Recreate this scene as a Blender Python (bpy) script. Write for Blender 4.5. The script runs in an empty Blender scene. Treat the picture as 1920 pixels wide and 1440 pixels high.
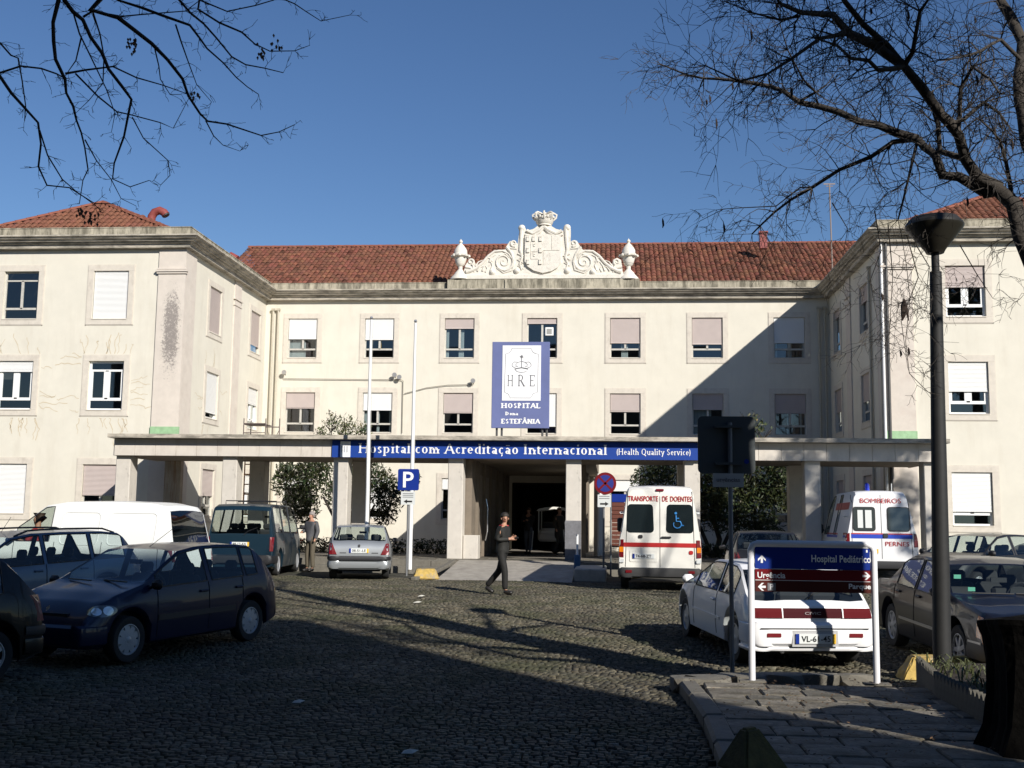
import bpy, bmesh, math, random
import numpy as np
from mathutils import Vector, Matrix, Euler
random.seed(7); RNG = np.random.default_rng(7)
PI = math.pi
SC = bpy.context.scene
COL = SC.collection

# ---------------------------------------------------------------- camera
FPX, YAW, PIT, ROL, CZ = 2133.3, .087, .1202, .013, 1.55
cy_, sy_ = math.cos(YAW), math.sin(YAW)
cp_, sp_ = math.cos(PIT), math.sin(PIT)
cr_, sr_ = math.cos(ROL), math.sin(ROL)
r0 = Vector((cy_, sy_, 0)); f0 = Vector((-sy_, cy_, 0)); u0 = Vector((0, 0, 1))
fwd = f0 * cp_ + u0 * sp_; up1 = -f0 * sp_ + u0 * cp_
rgt = r0 * cr_ + up1 * sr_; upv = -r0 * sr_ + up1 * cr_
cam_d = bpy.data.cameras.new('camera'); cam = bpy.data.objects.new('camera', cam_d); COL.objects.link(cam)
cam.matrix_world = Matrix(((rgt.x, upv.x, -fwd.x, 0), (rgt.y, upv.y, -fwd.y, 0), (rgt.z, upv.z, -fwd.z, CZ), (0, 0, 0, 1)))
cam_d.sensor_width = 36; cam_d.lens = FPX / 1920 * 36; cam_d.clip_start = .1; cam_d.clip_end = 3000
SC.camera = cam

# ---------------------------------------------------------------- sky, sun, exposure
SUN = Vector((.8, -1, .68)).normalized()          # towards the sun
EL = math.asin(SUN.z); AZ = math.atan2(SUN.x, SUN.y)
W = bpy.data.worlds.new('World'); SC.world = W; W.use_nodes = True
nt = W.node_tree; bg = nt.nodes['Background']
sky = nt.nodes.new('ShaderNodeTexSky'); sky.sky_type = 'NISHITA'; sky.sun_disc = False
sky.sun_elevation = EL; sky.sun_rotation = AZ; sky.altitude = 100; sky.air_density = 1.0; sky.dust_density = .0; sky.ozone_density = 3.6
hs_ = nt.nodes.new('ShaderNodeHueSaturation'); hs_.inputs['Saturation'].default_value = 1.12; hs_.inputs['Hue'].default_value = .507
nt.links.new(sky.outputs[0], hs_.inputs['Color']); nt.links.new(hs_.outputs[0], bg.inputs[0]); bg.inputs[1].default_value = .076
sd = bpy.data.lights.new('sun', 'SUN'); so = bpy.data.objects.new('sun', sd); COL.objects.link(so)
sd.energy = 5.0; sd.angle = math.radians(.53); sd.color = (1, .95, .88)
so.rotation_euler = SUN.to_track_quat('Z', 'Y').to_euler(); so.location = (20, -20, 30)
SC.view_settings.view_transform = 'Standard'; SC.view_settings.look = 'None'
SC.view_settings.exposure = .3; SC.view_settings.gamma = 1; SC.view_settings.use_curve_mapping = False
SC.render.resolution_x = 1024; SC.render.resolution_y = 768
SC.cycles.max_bounces = 6; SC.cycles.transparent_max_bounces = 12; SC.cycles.use_denoising = True

def ray(px, py):
    a = (px - 960) / FPX; b = (720 - py) / FPX
    return rgt * a + upv * b + fwd
def U(px, py, Y):
    d = ray(px, py); d = d * (Y / d.y); return Vector((d.x, d.y, d.z + CZ))
def gz(Y): return -.27 if Y < 14.5 else (-.27 + .27 * (Y - 14.5) / 9.5 if Y < 24 else 0.)
def G(px, py):
    d = ray(px, py); z = 0.
    for i in range(60):
        t = (z - CZ) / d.z; z = .5 * z + .5 * gz(t * d.y)
    return Vector((t * d.x, t * d.y, z))

# ---------------------------------------------------------------- materials
MATS = {}
def nodes(name):
    m = bpy.data.materials.new(name); m.use_nodes = True; n = m.node_tree
    return m, n, n.nodes['Principled BSDF']
def mat(name, col, rough=.6, metal=0, coat=0, noise=0., nscale=8, bump=0., bscale=40, spec=.5, stain=None, stain_scale=(1, 1, 1), stain_amt=.5, stain_lo=.5, stain_hi=.7):
    if name in MATS: return MATS[name]
    m, n, b = nodes(name); L = n.links
    b.inputs['Roughness'].default_value = rough; b.inputs['Metallic'].default_value = metal
    b.inputs['Coat Weight'].default_value = coat; b.inputs['Coat Roughness'].default_value = .03
    b.inputs['Specular IOR Level'].default_value = spec
    c = (col[0], col[1], col[2], 1)
    b.inputs['Base Color'].default_value = c
    tc = n.nodes.new('ShaderNodeTexCoord')
    out = None
    if noise:
        t = n.nodes.new('ShaderNodeTexNoise'); t.inputs['Scale'].default_value = nscale; t.inputs['Detail'].default_value = 6; t.inputs['Roughness'].default_value = .65
        L.new(tc.outputs['Object'], t.inputs['Vector'])
        mr = n.nodes.new('ShaderNodeMapRange'); mr.inputs[1].default_value = .3; mr.inputs[2].default_value = .7
        mr.inputs[3].default_value = 1 - noise; mr.inputs[4].default_value = 1 + noise * .6
        L.new(t.outputs['Fac'], mr.inputs[0])
        mx = n.nodes.new('ShaderNodeVectorMath'); mx.operation = 'SCALE'; mx.inputs[0].default_value = col
        L.new(mr.outputs[0], mx.inputs['Scale']); out = mx.outputs[0]
    if stain:
        mp = n.nodes.new('ShaderNodeMapping'); mp.inputs['Scale'].default_value = stain_scale; L.new(tc.outputs['Object'], mp.inputs['Vector'])
        t = n.nodes.new('ShaderNodeTexNoise'); t.inputs['Scale'].default_value = 1; t.inputs['Detail'].default_value = 8; t.inputs['Roughness'].default_value = .7
        L.new(mp.outputs[0], t.inputs['Vector'])
        mr = n.nodes.new('ShaderNodeMapRange'); mr.inputs[1].default_value = stain_lo; mr.inputs[2].default_value = stain_hi; mr.inputs[4].default_value = stain_amt
        L.new(t.outputs['Fac'], mr.inputs[0])
        mx = n.nodes.new('ShaderNodeMix'); mx.data_type = 'RGBA'; L.new(mr.outputs[0], mx.inputs[0])
        if out: L.new(out, mx.inputs[6])
        else: mx.inputs[6].default_value = c
        mx.inputs[7].default_value = (*stain, 1); out = mx.outputs[2]
    if out: L.new(out, b.inputs['Base Color'])
    if bump:
        t = n.nodes.new('ShaderNodeTexNoise'); t.inputs['Scale'].default_value = bscale; t.inputs['Detail'].default_value = 5
        L.new(tc.outputs['Object'], t.inputs['Vector'])
        bp = n.nodes.new('ShaderNodeBump'); bp.inputs['Strength'].default_value = bump; bp.inputs['Distance'].default_value = .02
        L.new(t.outputs['Fac'], bp.inputs['Height']); L.new(bp.outputs[0], b.inputs['Normal'])
    MATS[name] = m; return m
def glassmat(name, tint, refl=.06, rough=.02):
    if name in MATS: return MATS[name]
    m, n, b = nodes(name); n.nodes.remove(b); L = n.links
    tr = n.nodes.new('ShaderNodeBsdfTransparent'); tr.inputs[0].default_value = (*tint, 1)
    gl = n.nodes.new('ShaderNodeBsdfGlossy'); gl.inputs['Roughness'].default_value = rough; gl.inputs[0].default_value = (.95, .97, 1, 1)
    fr = n.nodes.new('ShaderNodeLayerWeight'); fr.inputs[0].default_value = .5
    pw_ = n.nodes.new('ShaderNodeMath'); pw_.operation = 'POWER'; pw_.inputs[1].default_value = 4.5; L.new(fr.outputs['Facing'], pw_.inputs[0])
    ad = n.nodes.new('ShaderNodeMath'); ad.operation = 'MULTIPLY_ADD'; ad.inputs[1].default_value = .9; ad.inputs[2].default_value = refl + .05; L.new(pw_.outputs[0], ad.inputs[0])
    mx = n.nodes.new('ShaderNodeMixShader'); L.new(ad.outputs[0], mx.inputs[0]); L.new(tr.outputs[0], mx.inputs[1]); L.new(gl.outputs[0], mx.inputs[2])
    L.new(mx.outputs[0], n.nodes['Material Output'].inputs[0]); MATS[name] = m; return m
def vcol_mat(name, rough=.8, tint=(1, 1, 1), noise=.25, nscale=60, bump=.0, bscale=90, stain=None, sscale=.5, spec=.4):
    """base colour from a per-piece colour attribute (each stone, tile or leaf has its own shade)"""
    if name in MATS: return MATS[name]
    m, n, b = nodes(name); L = n.links
    a = n.nodes.new('ShaderNodeAttribute'); a.attribute_name = 'piece'
    tc = n.nodes.new('ShaderNodeTexCoord')
    t = n.nodes.new('ShaderNodeTexNoise'); t.inputs['Scale'].default_value = nscale; t.inputs['Detail'].default_value = 5; L.new(tc.outputs['Object'], t.inputs['Vector'])
    mr = n.nodes.new('ShaderNodeMapRange'); mr.inputs[1].default_value = .3; mr.inputs[2].default_value = .7; mr.inputs[3].default_value = 1 - noise; mr.inputs[4].default_value = 1 + noise
    L.new(t.outputs['Fac'], mr.inputs[0])
    sc = n.nodes.new('ShaderNodeVectorMath'); sc.operation = 'SCALE'; L.new(a.outputs['Color'], sc.inputs[0]); L.new(mr.outputs[0], sc.inputs['Scale'])
    out = sc.outputs[0]
    if stain:
        t2 = n.nodes.new('ShaderNodeTexNoise'); t2.inputs['Scale'].default_value = sscale; t2.inputs['Detail'].default_value = 7; L.new(tc.outputs['Object'], t2.inputs['Vector'])
        m2 = n.nodes.new('ShaderNodeMapRange'); m2.inputs[1].default_value = .45; m2.inputs[2].default_value = .68; m2.inputs[4].default_value = .7; L.new(t2.outputs['Fac'], m2.inputs[0])
        mx = n.nodes.new('ShaderNodeMix'); mx.data_type = 'RGBA'; L.new(m2.outputs[0], mx.inputs[0]); L.new(out, mx.inputs[6]); mx.inputs[7].default_value = (*stain, 1); out = mx.outputs[2]
    L.new(out, b.inputs['Base Color']); b.inputs['Roughness'].default_value = rough; b.inputs['Specular IOR Level'].default_value = spec
    if bump:
        t = n.nodes.new('ShaderNodeTexNoise'); t.inputs['Scale'].default_value = bscale; L.new(tc.outputs['Object'], t.inputs['Vector'])
        bp = n.nodes.new('ShaderNodeBump'); bp.inputs['Strength'].default_value = bump; bp.inputs['Distance'].default_value = .01
        L.new(t.outputs['Fac'], bp.inputs['Height']); L.new(bp.outputs[0], b.inputs['Normal'])
    MATS[name] = m; return m

# ---------------------------------------------------------------- mesh helpers
def tag(o, label=None, cat=None, group=None, kind=None):
    if label: o['label'] = label
    if cat: o['category'] = cat
    if group: o['group'] = group
    if kind: o['kind'] = kind
    return o
def empty(name, loc=(0, 0, 0), rz=0, label=None, cat=None, group=None, parent=None, kind=None):
    o = bpy.data.objects.new(name, None); COL.objects.link(o); o.empty_display_size = .3
    o.location = loc; o.rotation_euler = (0, 0, rz)
    if parent: o.parent = parent
    return tag(o, label, cat, group, kind)
def link(name, me, parent=None, **kw):
    o = bpy.data.objects.new(name, me); COL.objects.link(o)
    if parent: o.parent = parent
    return tag(o, **kw)
class MB:
    def __init__(s): s.v = []; s.f = []; s.mi = []; s.cur = 0; s.M = None
    def add(s, vs, fs):
        b = len(s.v)
        if s.M: vs = [s.M @ Vector(p) for p in vs]
        s.v.extend([tuple(p) for p in vs])
        for f in fs: s.f.append(tuple(i + b for i in f)); s.mi.append(s.cur)
        return s
    def box(s, c, d, rz=0, bev=0):
        x, y, z = d[0] / 2, d[1] / 2, d[2] / 2
        c = Vector(c); R = Matrix.Rotation(rz, 3, 'Z')
        if bev:
            b = min(bev, x * .9, y * .9, z * .9); vs = []
            ring = [(-x + b, -y), (x - b, -y), (x, -y + b), (x, y - b), (x - b, y), (-x + b, y), (-x, y - b), (-x, -y + b)]
            ins = [(-x + b, -y + b), (x - b, -y + b), (x - b, -y + b), (x - b, y - b), (x - b, y - b), (-x + b, y - b), (-x + b, y - b), (-x + b, -y + b)]
            for zz, rr in ((-z, ins), (-z + b, ring), (z - b, ring), (z, ins)):
                for p in rr: vs.append(R @ Vector((p[0], p[1], zz)) + c)
            fs = []
            for k in range(3):
                for i in range(8): fs.append((k * 8 + i, k * 8 + (i + 1) % 8, k * 8 + 8 + (i + 1) % 8, k * 8 + 8 + i))
            fs.append((7, 5, 3, 1)); fs.append((24, 26, 28, 30)); 
            return s.add(vs, fs)
        vs = [R @ Vector((sx * x, sy * y, sz * z)) + c for sz in (-1, 1) for sy in (-1, 1) for sx in (-1, 1)]
        return s.add(vs, [(0, 2, 3, 1), (4, 5, 7, 6), (0, 1, 5, 4), (1, 3, 7, 5), (3, 2, 6, 7), (2, 0, 4, 6)])
    def box2(s, a, b, bev=0):
        return s.box([(a[i] + b[i]) / 2 for i in range(3)], [abs(b[i] - a[i]) for i in range(3)], 0, bev)
    def tube(s, pts, r, n=8, cap=True):
        pts = [Vector(p) for p in pts]; k = len(pts)
        rs = r if isinstance(r, (list, tuple)) else [r] * k
        vs = []; ref = None
        for i, p in enumerate(pts):
            t = (pts[min(i + 1, k - 1)] - pts[max(i - 1, 0)])
            t = t.normalized() if t.length > 1e-9 else Vector((0, 0, 1))
            if ref is None: ref = t.orthogonal().normalized()
            ref = (ref - t * ref.dot(t))
            ref = ref.normalized() if ref.length > 1e-6 else t.orthogonal().normalized()
            w = t.cross(ref)
            for j in range(n):
                a = 2 * PI * j / n; vs.append(p + (ref * math.cos(a) + w * math.sin(a)) * rs[i])
        fs = [(i * n + j, i * n + (j + 1) % n, (i + 1) * n + (j + 1) % n, (i + 1) * n + j) for i in range(k - 1) for j in range(n)]
        if cap: fs.append(tuple(range(n - 1, -1, -1))); fs.append(tuple((k - 1) * n + j for j in range(n)))
        return s.add(vs, fs)
    def lathe(s, prof, c=(0, 0, 0), n=20, axis='Z', cap=True):
        vs = []; c = Vector(c); k = len(prof)
        for r, h in prof:
            for j in range(n):
                a = 2 * PI * j / n; p = (r * math.cos(a), r * math.sin(a), h)
                if axis == 'Y': p = (p[0], h, p[1])
                if axis == 'X': p = (h, p[0], p[1])
                vs.append(Vector(p) + c)
        fs = [(i * n + j, i * n + (j + 1) % n, (i + 1) * n + (j + 1) % n, (i + 1) * n + j) for i in range(k - 1) for j in range(n)]
        if cap: fs.append(tuple(range(n - 1, -1, -1))); fs.append(tuple((k - 1) * n + j for j in range(n)))
        return s.add(vs, fs)
    def prism(s, poly, h0, h1, plane='XY', off=0):
        """polygon in a plane extruded along its normal: XY -> z, XZ -> y, YZ -> x"""
        def P3(a, b, h): return {'XY': (a, b, h), 'XZ': (a, h, b), 'YZ': (h, a, b)}[plane]
        n = len(poly); vs = [P3(a, b, h0) for a, b in poly] + [P3(a, b, h1) for a, b in poly]
        fs = [tuple(range(n - 1, -1, -1)), tuple(range(n, 2 * n))] + [(i, (i + 1) % n, n + (i + 1) % n, n + i) for i in range(n)]
        return s.add(vs, fs)
    def quad(s, a, b, c, d): return s.add([a, b, c, d], [(0, 1, 2, 3)])
    def mesh(s, name, mats, smooth=None, fixn=True):
        me = bpy.data.meshes.new(name); me.from_pydata(s.v, [], s.f)
        for m in (mats if isinstance(mats, (list, tuple)) else [mats]): me.materials.append(m)
        if len(me.materials) > 1: me.polygons.foreach_set('material_index', s.mi)
        if fixn:
            bm = bmesh.new(); bm.from_mesh(me); bmesh.ops.recalc_face_normals(bm, faces=bm.faces)
            if smooth is not None:
                for f in bm.faces: f.smooth = True
                for e in bm.edges:
                    if len(e.link_faces) == 2 and e.calc_face_angle(0) > smooth: e.smooth = False
            bm.to_mesh(me); bm.free()
        me.update(); return me
    def build(s, name, mats, parent=None, smooth=None, fixn=True, **kw):
        return link(name, s.mesh(name, mats, smooth, fixn), parent, **kw)
def np_mesh(name, V, F, material, colors=None, smooth=False):
    me = bpy.data.meshes.new(name); V = np.asarray(V, np.float32); F = np.asarray(F, np.int32); k = F.shape[1]
    me.vertices.add(len(V)); me.vertices.foreach_set('co', V.ravel())
    me.loops.add(F.size); me.loops.foreach_set('vertex_index', F.ravel())
    me.polygons.add(len(F)); me.polygons.foreach_set('loop_start', np.arange(0, F.size, k, dtype=np.int32))
    if smooth: me.polygons.foreach_set('use_smooth', np.ones(len(F), bool))
    me.materials.append(material)
    if colors is not None:
        at = me.attributes.new('piece', 'FLOAT_COLOR', 'FACE'); C4 = np.ones((len(F), 4), np.float32); C4[:, :3] = colors; at.data.foreach_set('color', C4.ravel())
    me.update(calc_edges=True); me.validate(); return me
def copy_obj(o, loc=None, rz=None, parent=None):
    c = o.copy(); COL.objects.link(c)
    if parent is not None: c.parent = parent
    if loc is not None: c.location = loc
    if rz is not None: c.rotation_euler = (0, 0, rz)
    return c
def copy_tree(o, parent=None):
    kids = list(o.children); c = o.copy(); COL.objects.link(c); c.parent = parent
    for k in kids: copy_tree(k, c)
    return c

# ---------------------------------------------------------------- lettering
def text(name, body, w, h, M, m, parent, bold=0., depth=.003, **kw):
    """lettering fitted into a w x h box centred at M's origin (x right, y up, z out)"""
    cu = bpy.data.curves.new(name, 'FONT'); cu.body = body; cu.size = 1; cu.offset = bold; cu.resolution_u = 3
    t = bpy.data.objects.new('t', cu); COL.objects.link(t); bpy.context.view_layer.update()
    me = bpy.data.meshes.new_from_object(t); bpy.data.objects.remove(t)
    vs = np.array([v.co[:] for v in me.vertices]); a, b = vs.min(0), vs.max(0)
    T = Matrix.Diagonal((w / (b[0] - a[0]), h / (b[1] - a[1]), 1, 1)) @ Matrix.Translation((-(a[0] + b[0]) / 2, -(a[1] + b[1]) / 2, 0))
    me.transform(M @ Matrix.Translation((0, 0, depth)) @ T); me.materials.clear(); me.materials.append(m)
    return link(name, me, parent, **kw)
def facing(loc, rx=PI / 2, rz=0):
    """matrix for something on a wall that faces -Y (turned by rz)"""
    return Matrix.Translation(loc) @ Matrix.Rotation(rz, 4, 'Z') @ Matrix.Rotation(PI / 2, 4, 'X')
# a small serif face drawn with strokes: s stem, h bar, d diagonal, a arc (cx cy rx ry a0 a1), o dot
SER = {
 'H': (.74, 's.12,0,.7;s.58,0,.7;h.12,.58,.36'), 'I': (.34, 's.17,0,.7'), 'A': (.72, 't.08,0,.36,.7;d.36,.7,.64,0;h.18,.52,.25;f.08,0;f.64,0'),
 'Q': (.76, 'a.38,.35,.3,.35,0,360;d.4,.1,.66,-.12'), 'S': (.54, 'a.26,.52,.17,.17,20,270;a.26,.18,.18,.18,-160,90;h.1,.12,.2'),
 'O': (.74, 'a.37,.35,.29,.35,0,360'), 'P': (.58, 's.14,0,.7;a.26,.52,.2,.18,-90,90;h.14,.28,.7;h.14,.28,.34'), 'T': (.64, 's.32,0,.7;h.06,.58,.68;v.07,.56;v.57,.56'),
 'L': (.56, 's.14,0,.7;h.14,.5,.02;v.5,.02'), 'D': (.72, 's.14,0,.7;a.26,.35,.34,.33,-90,90;h.14,.28,.68;h.14,.28,.02'), 'E': (.58, 's.14,0,.7;h.14,.5,.68;h.14,.5,.02;h.14,.4,.36;v.5,.56;v.5,.02'),
 'F': (.54, 's.14,0,.7;h.14,.5,.68;h.14,.4,.36;v.5,.56'), 'N': (.72, 's.13,0,.7;s.59,0,.7;d.13,.7,.59,0'), 'R': (.66, 's.14,0,.7;a.28,.53,.2,.17,-90,90;h.14,.3,.7;h.14,.3,.36;d.3,.36,.58,0;f.6,0'),
 'Â': (.72, 't.08,0,.36,.7;d.36,.7,.64,0;h.18,.52,.25;f.08,0;f.64,0;t.24,.78,.36,.9;t.36,.9,.48,.78'),
 'o': (.5, 'a.25,.23,.19,.23,0,360'), 's': (.4, 'a.19,.345,.12,.115,20,270;a.2,.115,.13,.115,-160,90'), 'p': (.54, 's.13,-.2,.44;a.27,.23,.18,.22,-110,110'),
 'i': (.28, 's.14,0,.44;o.14,.6'), 't': (.34, 'p.14,.04,.58;h.05,.3,.43;a.24,.08,.1,.08,180,300'), 'a': (.46, 'p.33,.0,.36;a.21,.34,.12,.1,10,170;a.2,.13,.13,.12,0,360;h.33,.42,.02'),
 'l': (.27, 's.13,0,.7'), 'c': (.43, 'a.24,.23,.18,.22,50,310'), 'm': (.78, 's.13,0,.44;a.25,.28,.13,.16,0,150;s.38,0,.3;a.5,.28,.13,.16,0,150;s.63,0,.3'),
 'r': (.37, 's.13,0,.44;a.27,.31,.11,.12,40,150'), 'e': (.45, 'a.23,.23,.18,.22,0,310;h.06,.4,.25'), 'd': (.53, 'p.4,0,.7;a.26,.23,.18,.22,70,290;h.4,.5,.02;h.3,.4,.68'),
 'ç': (.43, 'a.24,.23,.18,.22,50,310;a.24,-.08,.08,.08,-120,90'), 'ã': (.46, 'p.33,.0,.36;a.21,.34,.12,.1,10,170;a.2,.13,.13,.12,0,360;h.33,.42,.02;h.1,.36,.6'),
 'n': (.55, 's.13,0,.44;a.28,.28,.14,.16,0,150;s.42,0,.3'), '(': (.3, 'a.3,.28,.2,.44,110,250'), ')': (.3, 'a0,.28,.2,.44,-70,70'),
 'h': (.55, 's.13,0,.7;a.28,.28,.14,.16,0,150;s.42,0,.3'), 'u': (.55, 'p.13,.12,.44;a.27,.14,.14,.14,180,330;s.42,0,.44;h.04,.13,.43'),
 'y': (.5, 't.1,.44,.27,0;d.42,.44,.18,-.2;f.1,.44;f.42,.44'), 'v': (.5, 'd.1,.44,.25,0;t.25,0,.42,.44;f.1,.44;f.42,.44'), ' ': (.26, '')}
def serif(name, body, w, h, M, m, parent, stem=.11, hair=.045, ser=.05, h_ref=(0, .7), depth=.004, **kw):
    mb = MB(); x = 0
    lv = [0.]
    def up_(): lv[0] += .0004; return lv[0]
    def bar(x0, y0, x1, y1): k_ = up_(); mb.add([(x0, y0, k_), (x1, y0, k_), (x1, y1, k_), (x0, y1, k_)], [(0, 1, 2, 3)])
    def seg(x0, y0, x1, y1, t):
        d = Vector((x1 - x0, y1 - y0)); n = Vector((-d.y, d.x)).normalized() * t / 2
        k_ = up_(); mb.add([(x0 - n.x, y0 - n.y, k_), (x1 - n.x, y1 - n.y, k_), (x1 + n.x, y1 + n.y, k_), (x0 + n.x, y0 + n.y, k_)], [(0, 1, 2, 3)])
    for ch in body:
        lv[0] = 0.; adv, spec = SER[ch]
        for st in filter(None, spec.split(';')):
            k = st[0]; a = [float(q) for q in st[1:].split(',')]
            if k in 'sp': bar(x + a[0] - stem / 2, a[1], x + a[0] + stem / 2, a[2])
            if k == 's':
                for yy in (a[1], a[2]): bar(x + a[0] - stem / 2 - ser, yy - (hair if yy > a[1] else 0), x + a[0] + stem / 2 + ser, yy + (0 if yy > a[1] else hair))
            if k == 'h': bar(x + a[0], a[2] - hair / 2, x + a[1], a[2] + hair / 2)
            if k == 'v': bar(x + a[0] - hair / 2, a[1], x + a[0] + hair / 2, a[1] + .13)
            if k == 'f': bar(x + a[0] - .07 - ser / 2, a[1] - (hair if a[1] > .1 else 0), x + a[0] + .07 + ser / 2, a[1] + (0 if a[1] > .1 else hair))
            if k == 'd': seg(x + a[0], a[1], x + a[2], a[3], stem)
            if k == 't': seg(x + a[0], a[1], x + a[2], a[3], hair * 1.3)
            if k == 'o': bar(x + a[0] - stem / 2, a[1] - .02, x + a[0] + stem / 2, a[1] + stem - .02)
            if k == 'a':
                cx, cyy, rx, ry, a0, a1 = a; n = max(4, int(abs(a1 - a0) / 24)); vs = []; k_ = up_()
                for i in range(n + 1):
                    th = math.radians(a0 + (a1 - a0) * i / n); c, s_ = math.cos(th), math.sin(th); t = hair + (stem - hair) * abs(c)
                    vs += [(x + cx + (rx) * c, cyy + ry * s_, k_), (x + cx + max(rx - t, .0) * c, cyy + max(ry - hair, 0) * s_, k_)]
                mb.add(vs, [(2 * i, 2 * i + 2, 2 * i + 3, 2 * i + 1) for i in range(n)])
        x += adv
    H = h_ref[1] - h_ref[0]
    T = M @ Matrix.Translation((-w / 2, -h / 2, depth)) @ Matrix.Diagonal((w / x, h / H, 1, 1))
    me = mb.mesh(name, m, fixn=False); me.transform(T); return link(name, me, parent, **kw)
# ================================================================ ground
M_EARTH = mat('joint_earth', (.04, .036, .025), .95, noise=.4, nscale=3, bump=.3, bscale=30, stain=(.035, .05, .015), stain_scale=(.8, .8, .8), stain_amt=.6)
ys = [-300, -60, 14.5, 24, 60, 160, 900]
g = MB()
for a, b in zip(ys[:-1], ys[1:]):
    g.quad((-900, a, gz(a) - .03), (900, a, gz(a) - .03), (900, b, gz(b) - .03), (-900, b, gz(b) - .03))
ground = g.build('ground', M_EARTH, kind='structure')
M_SETT = vcol_mat('granite_sett', .78, noise=.3, nscale=55, bump=.35, bscale=140, stain=(.045, .05, .022), sscale=.9, spec=.35)
def setts():
    xs, ys_, ws, ds = [], [], [], []
    Y = 6.4; row = 0
    while Y < 30.8:
        d = .074 * (1 + .1 * math.sin(row * 1.7)); half = .47 * Y + 1.2; xc = -.087 * Y
        X = xc - half + random.random() * .1
        while X < xc + half:
            w = random.uniform(.062, .11)
            xs.append(X + w / 2); ws.append(w); ds.append(d); ys_.append(Y + d / 2); X += w
        Y += d; row += 1
    return np.array(xs), np.array(ys_), np.array(ws), np.array(ds)
X, Y, Wd, Dd = setts()
wave = .07 * np.sin(X * 1.9 + .6 * np.sin(Y * .7)) + .05 * np.sin(X * .83 + Y * .4)
Yw = Y + wave + RNG.normal(0, .006, len(Y))
gzv = np.interp(Yw, [0, 14.5, 24, 60], [-.27, -.27, 0, 0]) + .018 * np.sin(X * .9 + 1) * np.sin(Yw * .8) - .01
hgt = RNG.normal(0, .003, len(X)); a_ = RNG.normal(0, .05, len(X))
keep = ~((Yw > 30.0) & (X > -4.9) & (X < -.1)) & ~((Yw < 13.2) & (X > .8))
X, Yw, Wd, Dd, gzv, hgt, a_ = [q[keep] for q in (X, Yw, Wd, Dd, gzv, hgt, a_)]
n = len(X); gap = .0045
def sett_verts(X, Yw, Wd, Dd, zc, a_, tilt):
    n = len(X); V = np.zeros((n, 8, 3), np.float32)
    for i, (sx, sy) in enumerate(((-1, -1), (1, -1), (1, 1), (-1, 1))):
        for lvl in (0, 1):
            ins = gap if lvl == 0 else gap + .008
            jx = RNG.normal(0, .004, n); jy = RNG.normal(0, .003, n)
            ux = sx * (Wd / 2 - ins) + jx; uy = sy * (Dd / 2 - ins) + jy
            V[:, lvl * 4 + i, 0] = X + ux * np.cos(a_) - uy * np.sin(a_); V[:, lvl * 4 + i, 1] = Yw + ux * np.sin(a_) + uy * np.cos(a_)
            V[:, lvl * 4 + i, 2] = zc + (-.03 if lvl == 0 else .008) + (ux * tilt[:, 0] + uy * tilt[:, 1])
    return V
tilt = RNG.normal(0, .04, (n, 2)); V = sett_verts(X, Yw, Wd, Dd, gzv + hgt, a_, tilt)
base = np.clip(RNG.normal(.078, .028, n) * (1 + .22 * np.sin(X * .9 + 2 * np.sin(Yw * .35)) * np.sin(Yw * .6 + X * .3)), .03, .25); warm = RNG.normal(0, .035, n)
Cc = np.stack([base * (1.16 + warm), base * 1.03, base * (.72 - warm)], 1)
order = np.argsort(Yw + .25 * np.abs(X + .087 * Yw)); 
big = order[(X[order] > -2.6) & (X[order] < 1.2)][:300]; rest = np.setdiff1d(np.arange(n), big)
FQ = np.array([[4, 5, 6, 7], [0, 1, 5, 4], [1, 2, 6, 5], [2, 3, 7, 6], [3, 0, 4, 7]])
Vr = V[rest]; F = (FQ[None] + (np.arange(len(rest)) * 8)[:, None, None]).reshape(-1, 4)
link('cobblestones', np_mesh('cobblestones', Vr.reshape(-1, 3), F, M_SETT, np.repeat(Cc[rest], 5, 0)), ground, kind='stuff')
protos = []
for k in range(12):
    i = big[k * 20]; Vk = V[i] - np.array([X[i], Yw[i], gzv[i]]); protos.append(np_mesh('cobblestone', Vk, FQ, M_SETT, np.repeat(Cc[i][None], 5, 0)))
for j, i in enumerate(big):
    k = int(np.argmin([abs(Wd[i] - Wd[big[q * 20]]) for q in range(12)]))
    o = link('cobblestone', protos[k], ground); o.location = (X[i], Yw[i], gzv[i])

# front pavement under the canopy, kerb, ramp
M_STONE = mat('pale_limestone', (.47, .43, .36), .75, noise=.18, nscale=6, bump=.15, bscale=60, stain=(.16, .14, .11), stain_scale=(2.2, 2.2, .8), stain_amt=.5, stain_lo=.52, stain_hi=.75)
M_PAVE = vcol_mat('paving_slab', .8, noise=.35, nscale=14, bump=.7, bscale=34, stain=(.05, .042, .022), sscale=2.6)
M_KERB = mat('kerb_stone', (.15, .138, .112), .8, noise=.25, nscale=9, bump=.2, stain=(.1, .09, .07), stain_scale=(3, 3, 3), stain_amt=.5)
pv = MB()
pv.box2((-18, 34.9, -.1), (-4.75, 50, .33)); pv.box2((-.85, 34.9, -.1), (12, 50, .33)); pv.box2((-4.75, 34.9, -.1), (-.85, 50.0, .328))
pave = pv.build('pavement', mat('mortar', (.2, .18, .15), .9, noise=.3), kind='structure')
for x0, x1 in ((-17.9, -4.8), (-.8, 12.)):                                     # two rows of long steps, laid as separate stones
    for (ya, yb, zt) in ((34.15, 34.55, .17), (34.55, 35.0, .352)):
        x = x0
        while x < x1 - .2:
            w = min(random.uniform(1.1, 1.4), x1 - x)
            MB().box2((x + .006, ya, -.1), (x + w - .006, yb, zt + random.uniform(-.004, .004)), .012).build('step_stone', M_KERB, pave); x += w
slabv = {}
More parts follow.
